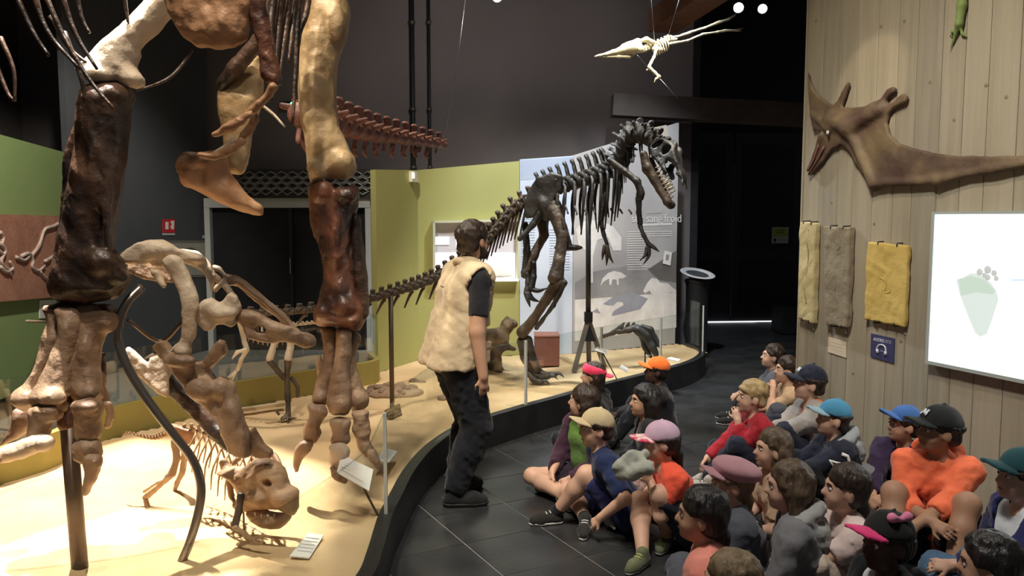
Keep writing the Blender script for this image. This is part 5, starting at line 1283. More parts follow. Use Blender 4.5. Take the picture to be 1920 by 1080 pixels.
# flying reptile relief
ptp = [(1516, 128), (1519, 150), (1527, 168), (1538, 182), (1552, 193), (1563, 197), (1570, 190), (1580, 172), (1591, 154), (1592, 160), (1586, 182), (1580, 200), (1605, 201), (1625, 199), (1640, 192), (1654, 187), (1659, 178), (1665, 168), (1674, 163), (1681, 166), (1678, 173), (1668, 180), (1661, 188), (1661, 194), (1668, 195), (1680, 190), (1687, 180), (1694, 175), (1702, 180), (1700, 191), (1690, 195), (1676, 202), (1666, 214), (1663, 230), (1669, 252), (1685, 268), (1710, 278), (1750, 287), (1800, 292), (1860, 294), (1920, 292), (2010, 286), (2070, 280), (2010, 300), (1920, 312), (1880, 319), (1840, 326), (1800, 332), (1765, 343), (1720, 346), (1680, 345), (1652, 346), (1648, 356), (1641, 361), (1635, 358), (1630, 345), (1618, 322), (1604, 304), (1596, 288), (1586, 275), (1577, 270), (1572, 275), (1562, 279), (1556, 286), (1545, 302), (1519, 328), (1517, 327), (1532, 302), (1516, 320), (1514, 320), (1524, 298), (1540, 268), (1543, 246), (1530, 244), (1525, 247), (1521, 215), (1517, 180)]
tz = np.array([WP(x, y, .03) for x, y in ptp]); ctr = tz.mean(0)
loc2 = np.stack([-(tz[:, 0] - ctr[0]), tz[:, 1] - ctr[1]], 1)          # right, up in the wall plane
o = thing('pterosaur_relief', 'brown flying reptile model with spread wing mounted on the board wall', 'wall model', WQ(*ctr, .0))
s = SDF(.0085, .02); O3 = WQ(ctr[0], ctr[1], .028)
s.poly(O3, WR, loc2, .016, .010)
def wl(px, py, off): t_, z_ = WP(px, py, .03); return WQ(t_, z_, off)
s.cap(wl(1560, 225, .04), wl(1600, 235, .05), .045, .06, k=.04); s.cap(wl(1600, 235, .05), wl(1655, 205, .045), .06, .03, k=.04)
s.cap(wl(1640, 345, .045), wl(1760, 338, .04), .022, .018, k=.03); s.cap(wl(1760, 338, .04), wl(1920, 306, .035), .018, .012, k=.03)
s.cap(wl(1600, 250, .05), wl(1640, 345, .045), .03, .022, k=.03); s.cap(wl(1545, 255, .05), wl(1524, 305, .04), .022, .008, k=.02); s.cap(wl(1525, 215, .04), wl(1560, 240, .05), .012, .03, k=.03)
v, f = s.mesh(.004, 14, 12)
mk('body', v, f, mat('pterosaur_skin', (.085, .045, .036), (.24, .17, .09), rough=.65, scale=3.2, bump=.3, bscale=30, col3=(.15, .10, .062)), o)
v, f = lathe_vf([(.014, 0), (.013, .004), (.006, .007)], wl(1563, 249, .078), 14, WN3); mk('eye', v, f, M_white, o)
for pts in ([(1540, 270), (1530, 300), (1518, 322)], [(1550, 275), (1536, 302), (1520, 326)]): tube('beak_ridge', [wl(x, y, .052) for x, y in pts], [.009, .007, .002], mat('beak_red', (.22, .10, .075), rough=.5), o, n=6, seg=8)
# small green lizard high up
o = thing('lizard_figure', 'small green lizard figure clinging high on the board wall', 'wall model', WQ(*WP(1795, 30), .0))
s = SDF(.007, .012); s.chain([(wl(1805, -30, .025), .02), (wl(1803, 10, .028), .026), (wl(1798, 45, .028), .022), (wl(1790, 62, .02), .011), (wl(1776, 96, .012), .003)])
for a, b, c in (((1794, 55), (1783, 58), (1780, 66)), ((1800, 54), (1801, 62), (1805, 67))): s.cap(wl(*a, .022), wl(*b, .018), .009, .007); s.cap(wl(*b, .018), wl(*c, .014), .007, .006)
v, f = s.mesh(.002, 30); mk('body', v, f, mat('lizard_green', (.20, .27, .07), (.26, .33, .11), rough=.6, scale=8), o)
for e in ((1776, 64), (1780, 70), (1808, 70), (1803, 71)): tube('toe', [wl(e[0]*.5 + (1780 if e[0] < 1790 else 1805)*.5, 66, .013), wl(*e, .010)], [.005, .002], mat('lizard_green', (0, 0, 0)), o, n=6)
# glowing screen with a footprint
o = thing('projection_screen', 'glowing white display panel with a footprint picture on the board wall', 'screen', WQ(*WP(1735, 676), .0))
t0, z0 = WP(1741, 676, .05); t1 = t0 - 1.25; zt_ = WP(1741, 402, .05)[1]
def wbox(ta, tb, za, zb, o0, o1):
    return box_vf(WQ((ta+tb)/2, (za+zb)/2, (o0+o1)/2), (abs(ta-tb)/2, abs(zb-za)/2, (o1-o0)/2), WR)
M_scr = mat('screen_glow', (.8, .85, .85), rough=.4, emis=(.86, .97, 1.0), estr=1.9)
v, f = wbox(t0, t1, z0, zt_, .042, .05); mk('display', v, f, M_scr, o, smooth=False)
M_scf = mat('screen_frame', (.42, .46, .44), rough=.4)
for ta, tb, za, zb in ((t0+.02, t0, z0-.02, zt_+.015), (t0, t1, zt_, zt_+.015), (t0, t1, z0-.02, z0), (t1, t1-.02, z0-.02, zt_+.015)):
    v, f = wbox(ta, tb, za, zb, .003, .056); mk('frame_bar', v, f, M_scf, o, smooth=False)
foot = [(1793, 524), (1806, 520), (1820, 512), (1832, 512), (1846, 520), (1858, 530), (1868, 545), (1872, 562), (1866, 580), (1858, 605), (1850, 626), (1838, 632), (1828, 624), (1818, 600), (1806, 570), (1798, 548)]
v, f = quad_slab(wall_poly(foot, .053), WN3, .0015); mk('footprint_picture', v, f, mat('print_glow_green', (.05, .05, .05), emis=(.72, .80, .74), estr=1.0), o, smooth=False)
v, f = quad_slab(wall_poly([(1797, 524), (1820, 517), (1846, 524), (1866, 545), (1862, 552), (1830, 548), (1802, 555)], .055), WN3, .0012); mk('footprint_shade', v, f, mat('print_glow_green2', (.05, .05, .05), emis=(.58, .70, .58), estr=1.0), o, smooth=False)
for x, y, r in ((1837, 510, 8), (1852, 506, 9), (1864, 512, 7), (1846, 516, 6), (1868, 522, 6), (1852, 520, 7)):
    v, f = lathe_vf([(r/1500*4.5*.8, 0), (r/1500*4.5*.8, .001)], WQ(*WP(x, y, .056), .056), 14, WN3); mk('toe_mark', v, f, mat('print_glow_grey', (.05, .05, .05), emis=(.55, .57, .53), estr=1.0), o)
v, f = quad_slab(wall_poly([(1896, 523), (1925, 523), (1925, 527), (1896, 527)], .055), WN3, .001); mk('caption_line', v, f, mat('print_glow_blue', (.05, .05, .05), emis=(.6, .72, .86), estr=1.1), o, smooth=False)
# fossil plates
def fossil_plate(label, pts, m, th, seed, marks, M_mark):
    lo = WP(*pts[3], th); o = thing('fossil_plate', label, 'fossil', WQ(*lo, 0))
    tz = np.array([WP(x, y, th) for x, y in pts]); c = tz.mean(0)
    l2 = np.stack([-(tz[:, 0]-c[0]), tz[:, 1]-c[1]], 1)
    # subdivide outline with slight unevenness
    rng = np.random.RandomState(seed); out = []
    for i in range(4):
        a, b = l2[i], l2[(i+1) % 4]
        for t_ in np.linspace(0, 1, 9)[:-1]: out.append(a + (b-a)*t_ + rng.normal(size=2)*.0028)
    s = SDF(.007, .01); s.poly(WQ(c[0], c[1], th/2 + .012), WR, out, th/2, .008)
    v, f = s.mesh(.003, 22, seed); mk('plate', v, f, m, o)
    for q in marks: tube('fossil_trace', [wl2(x, y, th + .010) for x, y in q], .0045, M_mark, o, n=6, seg=10)
    for (x, y), dz in (((pts[0][0]*.72 + pts[1][0]*.28, pts[0][1]*.72 + pts[1][1]*.28), 1), ((pts[0][0]*.25 + pts[1][0]*.75, pts[0][1]*.25 + pts[1][1]*.75), 1), ((pts[3][0]*.72 + pts[2][0]*.28, pts[3][1]*.72 + pts[2][1]*.28), -1), ((pts[3][0]*.25 + pts[2][0]*.75, pts[3][1]*.25 + pts[2][1]*.75), -1)):
        t_, z_ = WP(x, y, th); tube('hook', [WQ(t_, z_ + .006*dz, .0), WQ(t_, z_ + .004*dz, th + .012), WQ(t_, z_ - .014*dz, th + .014)], .004, M_black, o, n=6)
    return o
def wl2(x, y, off): t_, z_ = WP(x, y, off); return WQ(t_, z_, off)
fossil_plate('bright yellow fossil plate on the board wall next to the screen', [(1628, 453), (1704, 459), (1698, 613), (1622, 600)], mat('plate_yellow', (.58, .40, .10), (.68, .49, .15), rough=.75, scale=5, bump=.3, bscale=25), .035, 1,
             [[(1650, 520), (1662, 530), (1660, 545)], [(1655, 550), (1668, 548), (1672, 535)], [(1645, 540), (1655, 556)]], mat('plate_mark', (.50, .35, .09), rough=.8))
fossil_plate('grey stone fossil plate on the board wall between two yellowish plates', [(1546, 424), (1596, 426), (1590, 615), (1549, 609)], mat('plate_grey', (.24, .195, .13), (.32, .265, .18), rough=.8, scale=5, bump=.5, bscale=22), .05, 2,
             [[(1560, 515), (1568, 530), (1565, 545)], [(1556, 545), (1568, 560), (1572, 575)], [(1560, 450), (1575, 460), (1570, 470)]], mat('plate_grey_mark', (.20, .16, .11), rough=.8))
fossil_plate('tall pale yellow fossil plate near the end of the board wall', [(1501, 415), (1531, 418), (1526, 606), (1498, 597)], mat('plate_pale', (.50, .40, .19), (.60, .50, .27), rough=.8, scale=5, bump=.4, bscale=22), .05, 3,
             [[(1512, 450), (1516, 480), (1512, 520)], [(1516, 430), (1518, 445)], [(1508, 540), (1512, 570)]], mat('plate_pale_mark', (.26, .20, .11), rough=.8))
# dark slab on the end face of the wall
o = thing('fossil_plate', 'narrow dark brown slab on the end of the board wall', 'fossil', WQ(T_END + .03, 1.2, -.08))
za, zb = P(1493, 610, 5.5)[2], P(1493, 440, 5.5)[2]
s = SDF(.008, .01); s.bx(WQ(T_END + .03, (za+zb)/2, -.07), (.014, (zb-za)/2, .055), WR, .008); v, f = s.mesh(.006, 20, 5); mk('plate', v, f, mat('plate_brown', (.12, .075, .04), (.2, .13, .07), rough=.8, scale=8), o)
tube('hook', [WQ(T_END + .01, zb + .01, -.05), WQ(T_END + .05, zb + .008, -.05)], .005, M_black, o, n=6)
for (x, y) in ((1526, 617), (1587, 624), (1698, 625)):
    v, f = lathe_vf([(.011, 0), (.010, .004), (.003, .006)], WQ(*WP(x, y, .004), .004), 12, WN3); q = mk('wall_stud', v, f, M_white, None); tag(q, {1526: 'round white stud beneath the tall pale yellow plate', 1587: 'round white stud beneath the grey fossil plate', 1698: 'round white stud beneath the bright yellow plate'}[x], 'stud')
o = thing('caption_card', 'blank cream caption card on the board wall under the grey plate', 'card', WQ(*WP(1570, 670), 0))
v, f = quad_slab(wall_poly([(1552, 660), (1586, 671), (1586, 642), (1553, 632)], .010), WN3, .006); mk('sheet', v, f, mat('cream_card', (.72, .60, .44), rough=.6), o, smooth=False)
for y in (640, 646, 652):
    v, f = quad_slab(wall_poly([(1557, y+1.2), (1581, y+8.2), (1581, y+7), (1557, y)], .0108), WN3, .0006); mk('text_line', v, f, mat('cream_print', (.62, .51, .37), rough=.6), o, smooth=False)
o = thing('audioguide_sign', 'small dark blue audioguide sign with white headphones on the board wall', 'sign', WQ(*WP(1653, 680), 0))
v, f = quad_slab(wall_poly([(1632, 669), (1675, 681), (1677, 635), (1633, 625)], .012), WN3, .008); mk('plate', v, f, mat('sign_blue', (.055, .055, .135), rough=.5), o, smooth=False)
R_aud = WR.copy()
M_sw = mat('sign_white', (.72, .72, .80), rough=.5); M_sg = mat('sign_grey', (.33, .33, .42), rough=.5)
tl_ = wl2(1647.5, 637.5, .013); text('lettering', 'AUDIO', .028, tl_, WR, M_sw, o); text('lettering', 'GUIDE', .028, wl2(1661.5, 640.6, .013), WR, M_sg, o)
hp = [(1645, 661), (1644, 655), (1647, 648), (1653, 646.5), (1659, 650), (1661, 658), (1661, 665)]
tube('headband', [wl2(x, y, .014) for x, y in hp], .0048, M_sw, o, n=7, seg=24)
for a, b in (((1644.5, 655), (1646, 662)), ((1660.5, 659), (1660, 666))): tube('ear_cushion', [wl2(*a, .014), wl2(*b, .014)], .0085, M_sw, o, n=10)
for i in range(3): tube('ear_mark', [wl2(1651 + 2*i, 656 + .6*i, .013), wl2(1651 + 2*i, 660 + .6*i, .013)], .0016, M_sg, o, n=6)

# ================================================================== ceiling spotlights in view
def fixture(label, p, d, strength, col):
    o = thing('spotlight', label, 'lamp', p); d = unit(d)
    v, f = lathe_vf([(.03, -.16), (.05, -.15), (.055, -.02), (.06, 0), (.052, .0), (.048, -.02)], p, 20, d); mk('lamp_body', v, f, M_black, o)
    v, f = lathe_vf([(.047, -.018), (.047, -.012), (.02, -.006)], p, 20, d); mk('lens', v, f, mat('lens_' + label[:12].replace(' ', '_'), (1, 1, 1), emis=col, estr=strength), o)
    tube('bracket', [p - d*.08, V(p[0], p[1], p[2] + .18), V(p[0], p[1], p[2] + .5)], .010, M_black, o, n=8)
    return o
fixture('bright ceiling spotlight beside the tip of the hanging skeleton', P(1385, 15, 8.3), (-.15, -1, -.55), 40, (1, .97, .9))
fixture('smaller glowing ceiling spotlight close to the board wall', P(1430, 17, 9.0), (-.15, -1, -.5), 26, (1, .97, .9))
fixture('ceiling spotlight glaring at the top edge above the guide', P(932, -6, 8.0), (.0, -1, -.42), 60, (.95, .97, 1))
# ================================================================== people
SK_L = mat('skin_light', (.56, .33, .23), (.62, .38, .27), rough=.55, scale=14, spec=.35)
SK_M = mat('skin_mid', (.46, .26, .165), (.51, .29, .19), rough=.55, scale=14, spec=.35)
SK_T = mat('skin_tan', (.34, .185, .115), (.38, .21, .13), rough=.55, scale=14, spec=.35)
SK_D = mat('skin_dark', (.055, .028, .020), (.075, .038, .027), rough=.5, scale=14, spec=.4)
H_BLACK = mat('hair_black', (.008, .007, .007), (.022, .018, .016), rough=.42, scale=30, bump=.5, bscale=70, stretch=(1, 1, .15), spec=.5)
H_DKBR = mat('hair_dark_brown', (.022, .013, .009), (.050, .031, .021), rough=.45, scale=30, bump=.5, bscale=70, stretch=(1, 1, .15), spec=.45)
H_BROWN = mat('hair_brown', (.062, .040, .025), (.135, .092, .058), rough=.45, scale=30, bump=.5, bscale=70, stretch=(1, 1, .15))
H_LTBR = mat('hair_light_brown', (.14, .092, .050), (.25, .175, .10), rough=.5, scale=30, bump=.5, bscale=70, stretch=(1, 1, .15))
H_BLOND = mat('hair_blond', (.36, .235, .10), (.52, .37, .18), rough=.5, scale=30, bump=.5, bscale=70, stretch=(1, 1, .2))
M_eyew = mat('eye_white', (.70, .68, .64), rough=.25); M_iris = mat('eye_dark', (.020, .012, .008), rough=.2)
M_lip = mat('lips', (.36, .13, .11), rough=.5); M_lipd = mat('lips_dark', (.07, .03, .026), rough=.5)
def cloth(name, c, c2=None, **kw):
    c2 = c2 or tuple(min(1, x*1.18 + .004) for x in c)
    a = dict(rough=.85, scale=9, bump=.6, bscale=11, spec=.2, sheen=.15); a.update(kw)
    return mat('cloth_' + name, c, c2, **a)

CH = dict(waist=.13, chest=.27, neck=.37, sh=.335, shw=.125, ua=.20, fa=.175, th=.31, shn=.30, hs=.90, tr=1.0, lr=1.0, hup=.135, fs=1.0)
AD = dict(waist=.19, chest=.37, neck=.535, sh=.475, shw=.195, ua=.30, fa=.265, th=.44, shn=.42, hs=1.03, tr=1.42, lr=1.38, hup=.165, fs=1.15)
def ik(a, c, l1, l2, pole):
    d = c - a; L = np.linalg.norm(d); u = d/(L+1e-9)
    if L > .995*(l1+l2): L = .995*(l1+l2); c = a + u*L
    x = (l1*l1 - l2*l2 + L*L)/(2*L); h = math.sqrt(max(l1*l1 - x*x, 1e-6))
    w = np.asarray(pole, float); w = unit(w - u*(w @ u)); return a + u*x + w*h, c
def hand_prims(s, wr, d, n, S, side, curl=.5):
    """five separate fingers: d along the hand, n where the palm faces, thumb on the side given"""
    d = unit(d); n = unit(n - d*(n @ d)); lat = np.cross(d, n)*side      # towards the thumb
    kn = wr + d*.062*S
    for o in (-.016, .004, .02): s.cap(wr + lat*o*.7*S + d*.008*S, kn + lat*o*S, .0135*S, .0125*S, k=.008)
    for i, (o, L) in enumerate(((.025, .052), (.0085, .060), (-.0085, .055), (-.0245, .044))):
        b = kn + lat*o*S; a1 = curl*.6 + .06*i; d1 = unit(d*math.cos(a1) + n*math.sin(a1) + lat*o*3); a2 = a1 + curl*1.2; d2 = unit(d*math.cos(a2) + n*math.sin(a2))
        m = b + d1*L*.55*S; s.cap(b, m, .0078*S, .0074*S, k=.003); s.cap(m, m + d2*L*.5*S, .0074*S, .0060*S, k=.003)
    b = wr + d*.02*S + lat*.022*S; m = b + unit(d*.7 + lat*.75 + n*.25)*.034*S; s.cap(b, m, .0105*S, .0088*S, k=.006); s.cap(m, m + unit(d + lat*.15 + n*.35*(.5+curl))*.028*S, .0085*S, .0068*S, k=.004)

POSES = {
 'hug':   dict(la=(.37, .03, .25), ra=(.36, -.03, .25), ll=(.40, .085, .062), rl=(.40, -.085, .062), lp=(0, .12, 1), rp=(0, -.12, 1), lf=(1, .15, -.1), rf=(1, -.15, -.1)),
 'cross': dict(la=(.22, .09, .16), ra=(.24, -.07, .16), ll=(.22, -.07, .065), rl=(.28, .08, .065), lp=(.25, 1, .12), rp=(.25, -1, .12), lf=(.3, -1, -.1), rf=(.3, 1, -.1)),
 'lap':   dict(la=(.24, .05, .17), ra=(.25, -.04, .17), ll=(.22, -.07, .065), rl=(.28, .08, .065), lp=(.25, 1, .12), rp=(.25, -1, .12), lf=(.3, -1, -.1), rf=(.3, 1, -.1)),
 'chinL': dict(la=(.21, .02, .455), ra=(.30, -.08, .26), ll=(.36, .11, .062), rl=(.28, -.16, .062), lp=(.1, .35, 1), rp=(.1, -.9, .6), lf=(1, .15, -.1), rf=(1, -.2, -.1)),
 'kneeup':dict(la=(.36, .10, .27), ra=(.16, -.17, .10), ll=(.42, .11, .062), rl=(.24, .02, .06), lp=(0, .15, 1), rp=(.3, -1, .1), lf=(1, .1, -.1), rf=(.3, 1, -.1)),
}
PEOPLE = []
def person(label, head=None, yaw=180, S=1.0, pose='hug', lean=12, hyaw=0, hpitch=8, skin=SK_L, top=None, bottom=None, shoes=None, hair=None, cap=None,
           D=CH, base=0.0, pos=None, hipz=None, over=None, vox=.0086, cat='person', hood=None, mouth=M_lip, jacket=None, curl=.5, zup=0.0):
    dm = {k: (v*S if k not in ('hs', 'tr', 'lr', 'fs') else v) for k, v in D.items()}
    tr, lr = D['tr']*S, D['lr']*S
    ps_ = dict(POSES[pose]) if isinstance(pose, str) else dict(pose)
    if over: ps_.update(over)
    le = math.radians(lean); dr = V(math.sin(le), 0, math.cos(le))
    hip = V(0, 0, (.092*S if hipz is None else hipz) + zup)
    waist, chest, neckb, shc = (hip + dr*dm[k] for k in ('waist', 'chest', 'neck', 'sh'))
    hs = D['hs']*S
    hc = neckb + unit(dr + V(.22, 0, 0))*0 + V(.028*hs, 0, dm['hup'])
    HR = rot('Z', math.radians(hyaw)) @ rot('Y', -math.radians(hpitch))
    def hp(x, y, z): return hc + HR @ (V(x, y, z)*hs)
    if pos is None:
        g = G(head[0], head[1], hc[2] + base); ry = rot('Z', math.radians(yaw)); off = ry @ hc; pos = (g[0] - off[0], g[1] - off[1], base)
    T = thing('person', label, cat, pos, math.radians(yaw))
    iy = rot('Z', -math.radians(yaw))
    for kk in ('ll', 'rl', 'la', 'ra'):
        if kk + '_px' in ps_:
            q = ps_[kk + '_px']; ps_[kk] = tuple((iy @ (G(q[0], q[1], q[2] if len(q) > 2 else .062*S) - V(*pos)))/S)
    for kk in ('lf', 'rf'):
        if kk + '_w' in ps_: ps_[kk] = tuple(iy @ V(*ps_[kk + '_w']))
    A, L = {}, {}
    for sd, k in ((1, 'l'), (-1, 'r')):
        sh = shc + V(0, sd*dm['shw'], 0); ht = V(*ps_[k+'a'])*S
        el, wr = ik(sh, ht + V(0, 0, zup), dm['ua'], dm['fa'], ps_.get(k+'ap', (-.35, sd*.7, -.6)))
        hj = hip + V(.015*S, sd*.07*tr, .0); an = V(*ps_[k+'l'])*S
        kn, an = ik(hj, an + V(0, 0, zup), dm['th'], dm['shn'], ps_[k+'p'])
        A[k] = (sh, el, wr); L[k] = (hj, kn, an, unit(V(*ps_[k+'f'])))
    # ---------------------------------------------------------------- shared shapes
    def torso(s, inf=0.0, k=.035, lo=0.0):
        for sd in (-1, 1):
            s.cap(hip + V(0, sd*.05*tr, .012*tr), waist + V(0, sd*.042*tr, 0), .078*tr + inf, .070*tr + inf, k)
            s.cap(waist + V(0, sd*.042*tr, 0), chest + V(0, sd*.052*tr, 0), .070*tr + inf, .076*tr + inf, k)
            s.cap(chest + V(0, sd*.052*tr, 0), shc + V(0, sd*dm['shw']*.72, -.01), .076*tr + inf, .048*tr + inf, k)
            s.cap(neckb + V(-.005, 0, -.012), shc + V(0, sd*dm['shw']*.95, .004*S), .042*tr + inf*.7, .043*lr + inf, k)
    def arm(s, k, frac=2.0, inf=0.0, kk=.02):
        sh, el, wr = A[k]
        e1 = el if frac >= 1 else sh + (el - sh)*frac
        s.cap(sh, e1, .043*lr + inf, (.043 - .010*min(frac, 1))*lr + inf, kk, clips=[] if frac >= 1 else [(e1, e1 - sh)])
        if frac > 1:
            e2 = el + (wr - el)*(frac - 1)
            s.cap(el, e2, .034*lr + inf, (.034 - .012*(frac-1))*lr + inf, kk, clips=[(e2, e2 - el)] if inf else [])
    def leg(s, k, frac=2.0, inf=0.0, kk=.025):
        hj, kn, an, ft = L[k]
        e1 = kn if frac >= 1 else hj + (kn - hj)*frac
        s.cap(hj, e1, .075*lr + inf, (.075 - .023*min(frac, 1))*lr + inf, kk, clips=[] if frac >= 1 else [(e1, e1 - hj)])
        if frac > 1:
            e2 = kn + (an - kn)*(frac - 1); mid = kn + (an - kn)*min(.35, frac - 1)
            s.cap(kn, mid, .050*lr + inf, .048*lr + inf, kk); s.cap(mid, e2, .048*lr + inf, (.048 - .018*(frac-1))*lr + inf, kk, clips=[(e2, e2 - kn)] if inf else [])
    # ---------------------------------------------------------------- body: one continuous surface
    s = SDF(vox, .02); torso(s)
    for sd, k in ((1, 'l'), (-1, 'r')):
        arm(s, k); leg(s, k)
        sh, el, wr = A[k]; d = unit(wr - el); tgt = ps_.get(k+'d'); d = unit(V(*tgt)) if tgt else unit(d + V(0, -sd*.25, -.1))
        pn = ps_.get(k+'n'); hand_prims(s, wr, d, V(*pn) if pn else V(-.3, -sd*.6, -.7), S*D['hs'], -sd if False else sd, curl)
        hj, kn, an, ft = L[k]; s.cap(an + V(0, 0, -.012*S), an + ft*.10*S + V(0, 0, -.034*S), .028*S*D['fs'], .020*S)
    s.cap(neckb + V(0, 0, -.03*S), hp(-.018, 0, -.06), .042*hs, .042*hs, k=.02)
    s.ell(hp(-.014, 0, .022), V(.089, .073, .080)*hs, HR, k=.02); s.ell(hp(.022, 0, -.03), V(.060, .056, .072)*hs, HR, k=.025)
    s.cap(hp(.03, .018, -.075), hp(.03, -.018, -.075), .030*hs, .030*hs, k=.02); s.ell(hp(.056, 0, -.088), V(.018, .020, .016)*hs, HR, k=.015)
    for sd in (-1, 1):
        s.ell(hp(.044, sd*.030, -.042), .026*hs, None, k=.015); s.ell(hp(-.006, sd*.073, -.016), V(.021, .009, .030)*hs, HR @ rot('Z', sd*-.3), k=.006)
        s.ell(hp(.086, sd*.029, -.002), V(.012, .016, .010)*hs, HR, sub=True, k=.010)
    s.cap(hp(.074, 0, .004), hp(.092, 0, -.028), .007*hs, .0115*hs, k=.010); s.ell(hp(.070, 0, .022), V(.014, .034, .012)*hs, HR, k=.012)
    for sd in (-1, 1): s.ell(hp(.084, sd*.009, -.032), .0075*hs, None, k=.006)
    s.cap(hp(.070, .012, -.058), hp(.070, -.012, -.058), .0085*hs, .0085*hs, k=.006); s.cap(hp(.066, .010, -.068), hp(.066, -.010, -.068), .009*hs, .009*hs, k=.006)
    v, f = s.mesh(); body = mk('body', v, f, skin, T, world=False)
    # ---------------------------------------------------------------- face details
    def ball(name, c, r, m, par): v, f = lathe_vf([(r*math.sin(t_), -r*math.cos(t_)) for t_ in np.linspace(.15, math.pi-.15, 8)], c, 12, HR @ V(1, 0, 0)); return mk(name, v, f, m, par, world=False)
    hm = hair['m'] if hair else H_DKBR
    for sd in (-1, 1):
        e = ball('eye', hp(.0672, sd*.029, -.001), .0110*hs, M_eyew, T); ball('iris', hp(.0712, sd*.0288, -.001), .0080*hs, M_iris, e)
        tube_local('eyebrow', [hp(.083, sd*.014, .018), hp(.081, sd*.028, .023), hp(.070, sd*.044, .018)], [.0030*hs, .0036*hs, .002*hs], hm, T)
    tube_local('mouth', [hp(.071, .019, -.063), hp(.080, .006, -.062), hp(.080, -.006, -.062), hp(.071, -.019, -.063)], [.002*hs, .0035*hs, .0035*hs, .002*hs], mouth, T)
    # ---------------------------------------------------------------- hair
    if hair:
        st = hair.get('s', 'short'); s = SDF(.0095, .02); cl = []
        s.ell(hp(-.018, 0, .030), V(.098, .083, .088)*hs, HR)
        if st != 'short' or hair.get('full'): s.ell(hp(-.045, 0, -.005), V(.074, .080, .085)*hs, HR)
        else: s.cap(hp(-.062, .03, -.03), hp(-.062, -.03, -.03), .040*hs, .040*hs)
        n_ = hair.get('len', .2)
        if st == 'long':
            for sd in (-1, -.33, .33, 1): s.cap(hp(-.058 + .02*abs(sd), sd*.055, -.02), hp(-.085 + .03*abs(sd), sd*.062, -.06 - n_), .046*hs, .026*hs, k=.03)
        if st == 'pony':
            s.cap(hp(-.09, 0, .03), hp(-.135, 0, .015), .028*hs, .034*hs); s.cap(hp(-.135, 0, .015), hp(-.160, 0, -.10), .038*hs, .034*hs); s.cap(hp(-.160, 0, -.10), hp(-.150, 0, -.06 - n_), .034*hs, .012*hs)
        if st == 'sidepony':
            s.cap(hp(-.07, -.02, -.04), hp(-.10, -.02, -.09), .034*hs, .034*hs); s.cap(hp(-.10, -.02, -.09), hp(-.115, -.02, -.05 - n_), .034*hs, .012*hs)
        if hair.get('fringe'): s.cap(hp(.066, .03, .05), hp(.066, -.03, .05), .022*hs, .022*hs)
        rg = np.random.RandomState(len(PEOPLE) + 5)
        for i in range(34):
            az = math.radians(-180 + 360*i/34 + rg.uniform(-4, 4)); th1 = math.radians(rg.uniform(80, 104) if abs(math.degrees(az)) > 55 else rg.uniform(50, 62))
            pts = [hp(-.018 + .100*math.sin(q)*math.cos(az), .085*math.sin(q)*math.sin(az), .030 + .090*math.cos(q)) for q in np.linspace(.15 + .1*rg.rand(), th1, 4)]
            if st == 'long' and abs(math.degrees(az)) > 75: pts.append(hp(-.03 + .075*math.cos(az), .080*math.sin(az), -.05 - n_*rg.uniform(.75, 1.0)))
            for a, b in zip(pts[:-1], pts[1:]): s.cap(a, b, .0085*hs, .0085*hs, k=.005)
        fz_ = hair.get('face', .0)
        s.ell(hp(.088, 0, -.035 - fz_), V(.076, .085, .078)*hs, HR, sub=True, k=.012)
        if st == 'short' and not hair.get('full'):
            for sd in (-1, 1): s.ell(hp(.0, sd*.085, -.035), V(.034, .03, .044)*hs, HR, sub=True, k=.01)
        elif not hair.get('cover'):
            for sd in (-1, 1): s.ell(hp(.018, sd*.085, -.035), V(.034, .03, .05)*hs, HR, sub=True, k=.01)
        if cap and cap.get('s', 'cap') != 'visor':
            CR0 = HR @ rot('Z', math.radians(cap.get('turn', 0))) @ rot('Y', -math.radians(cap.get('tilt', 6))); c00 = hc + HR @ (V(-.014, 0, .028)*hs)
            s.ell(c00 + CR0 @ (V(0, 0, .012)*hs), V(.16, .15, .16)*hs, CR0, sub=True, k=.004, clips=[(c00 + CR0 @ (V(0, 0, .010)*hs), CR0 @ V(0, 0, -1))])
        v, f = s.mesh(.004*hs, 40, len(PEOPLE)); mk('hair', v, f, hair['m'], T, world=False)
        if st == 'pony' or st == 'sidepony':
            c0 = hp(-.112, 0, .02) if st == 'pony' else hp(-.088, -.02, -.068); tube_local('hair_tie', [c0 + HR @ (V(.008, 0, -.01)*hs), c0 + HR @ (V(-.008, 0, .01)*hs)], .036*hs, hair.get('tie', M_black), T, n=14)
        if hair.get('bow'):
            b0 = hp(*hair.get('bowat', (-.02, .05, .105))); s = SDF(.005, .008)
            for sd in (-1, 1): s.cap(b0, b0 + HR @ (V(sd*.035, 0, .010)*hs), .008*hs, .020*hs); 
            v, f = s.mesh(); mk('hair_bow', v, f, hair['bow'], T, world=False)
    # ---------------------------------------------------------------- headwear
    if cap:
        st = cap.get('s', 'cap'); tl = math.radians(cap.get('tilt', 6)); CR = HR @ rot('Z', math.radians(cap.get('turn', 0))) @ rot('Y', -tl)
        def cp(x, y, z): return hc + HR @ (V(-.014, 0, .028)*hs) + CR @ (V(x, y, z)*hs)
        s = SDF(.008, .012); upv = CR @ V(0, 0, 1)
        if st == 'visor':
            s.ell(cp(0, 0, .018), V(.112, .098, .085)*hs, CR, clips=[(cp(0, 0, .058), upv), (cp(0, 0, -.022), -upv)])
        elif st == 'newsboy':
            s.ell(cp(-.008, 0, .042), V(.122, .110, .056)*hs, CR); s.ell(cp(0, 0, .02), V(.104, .089, .05)*hs, CR, clips=[(cp(0, 0, .0), -upv)])
        else:
            s.ell(cp(0, 0, .008), V(.102, .087, .090)*hs, CR, clips=[(cp(0, 0, -.002), -upv)])
            s.cap(cp(0, 0, .100), cp(0, 0, .103), .010*hs, .008*hs, k=.004)
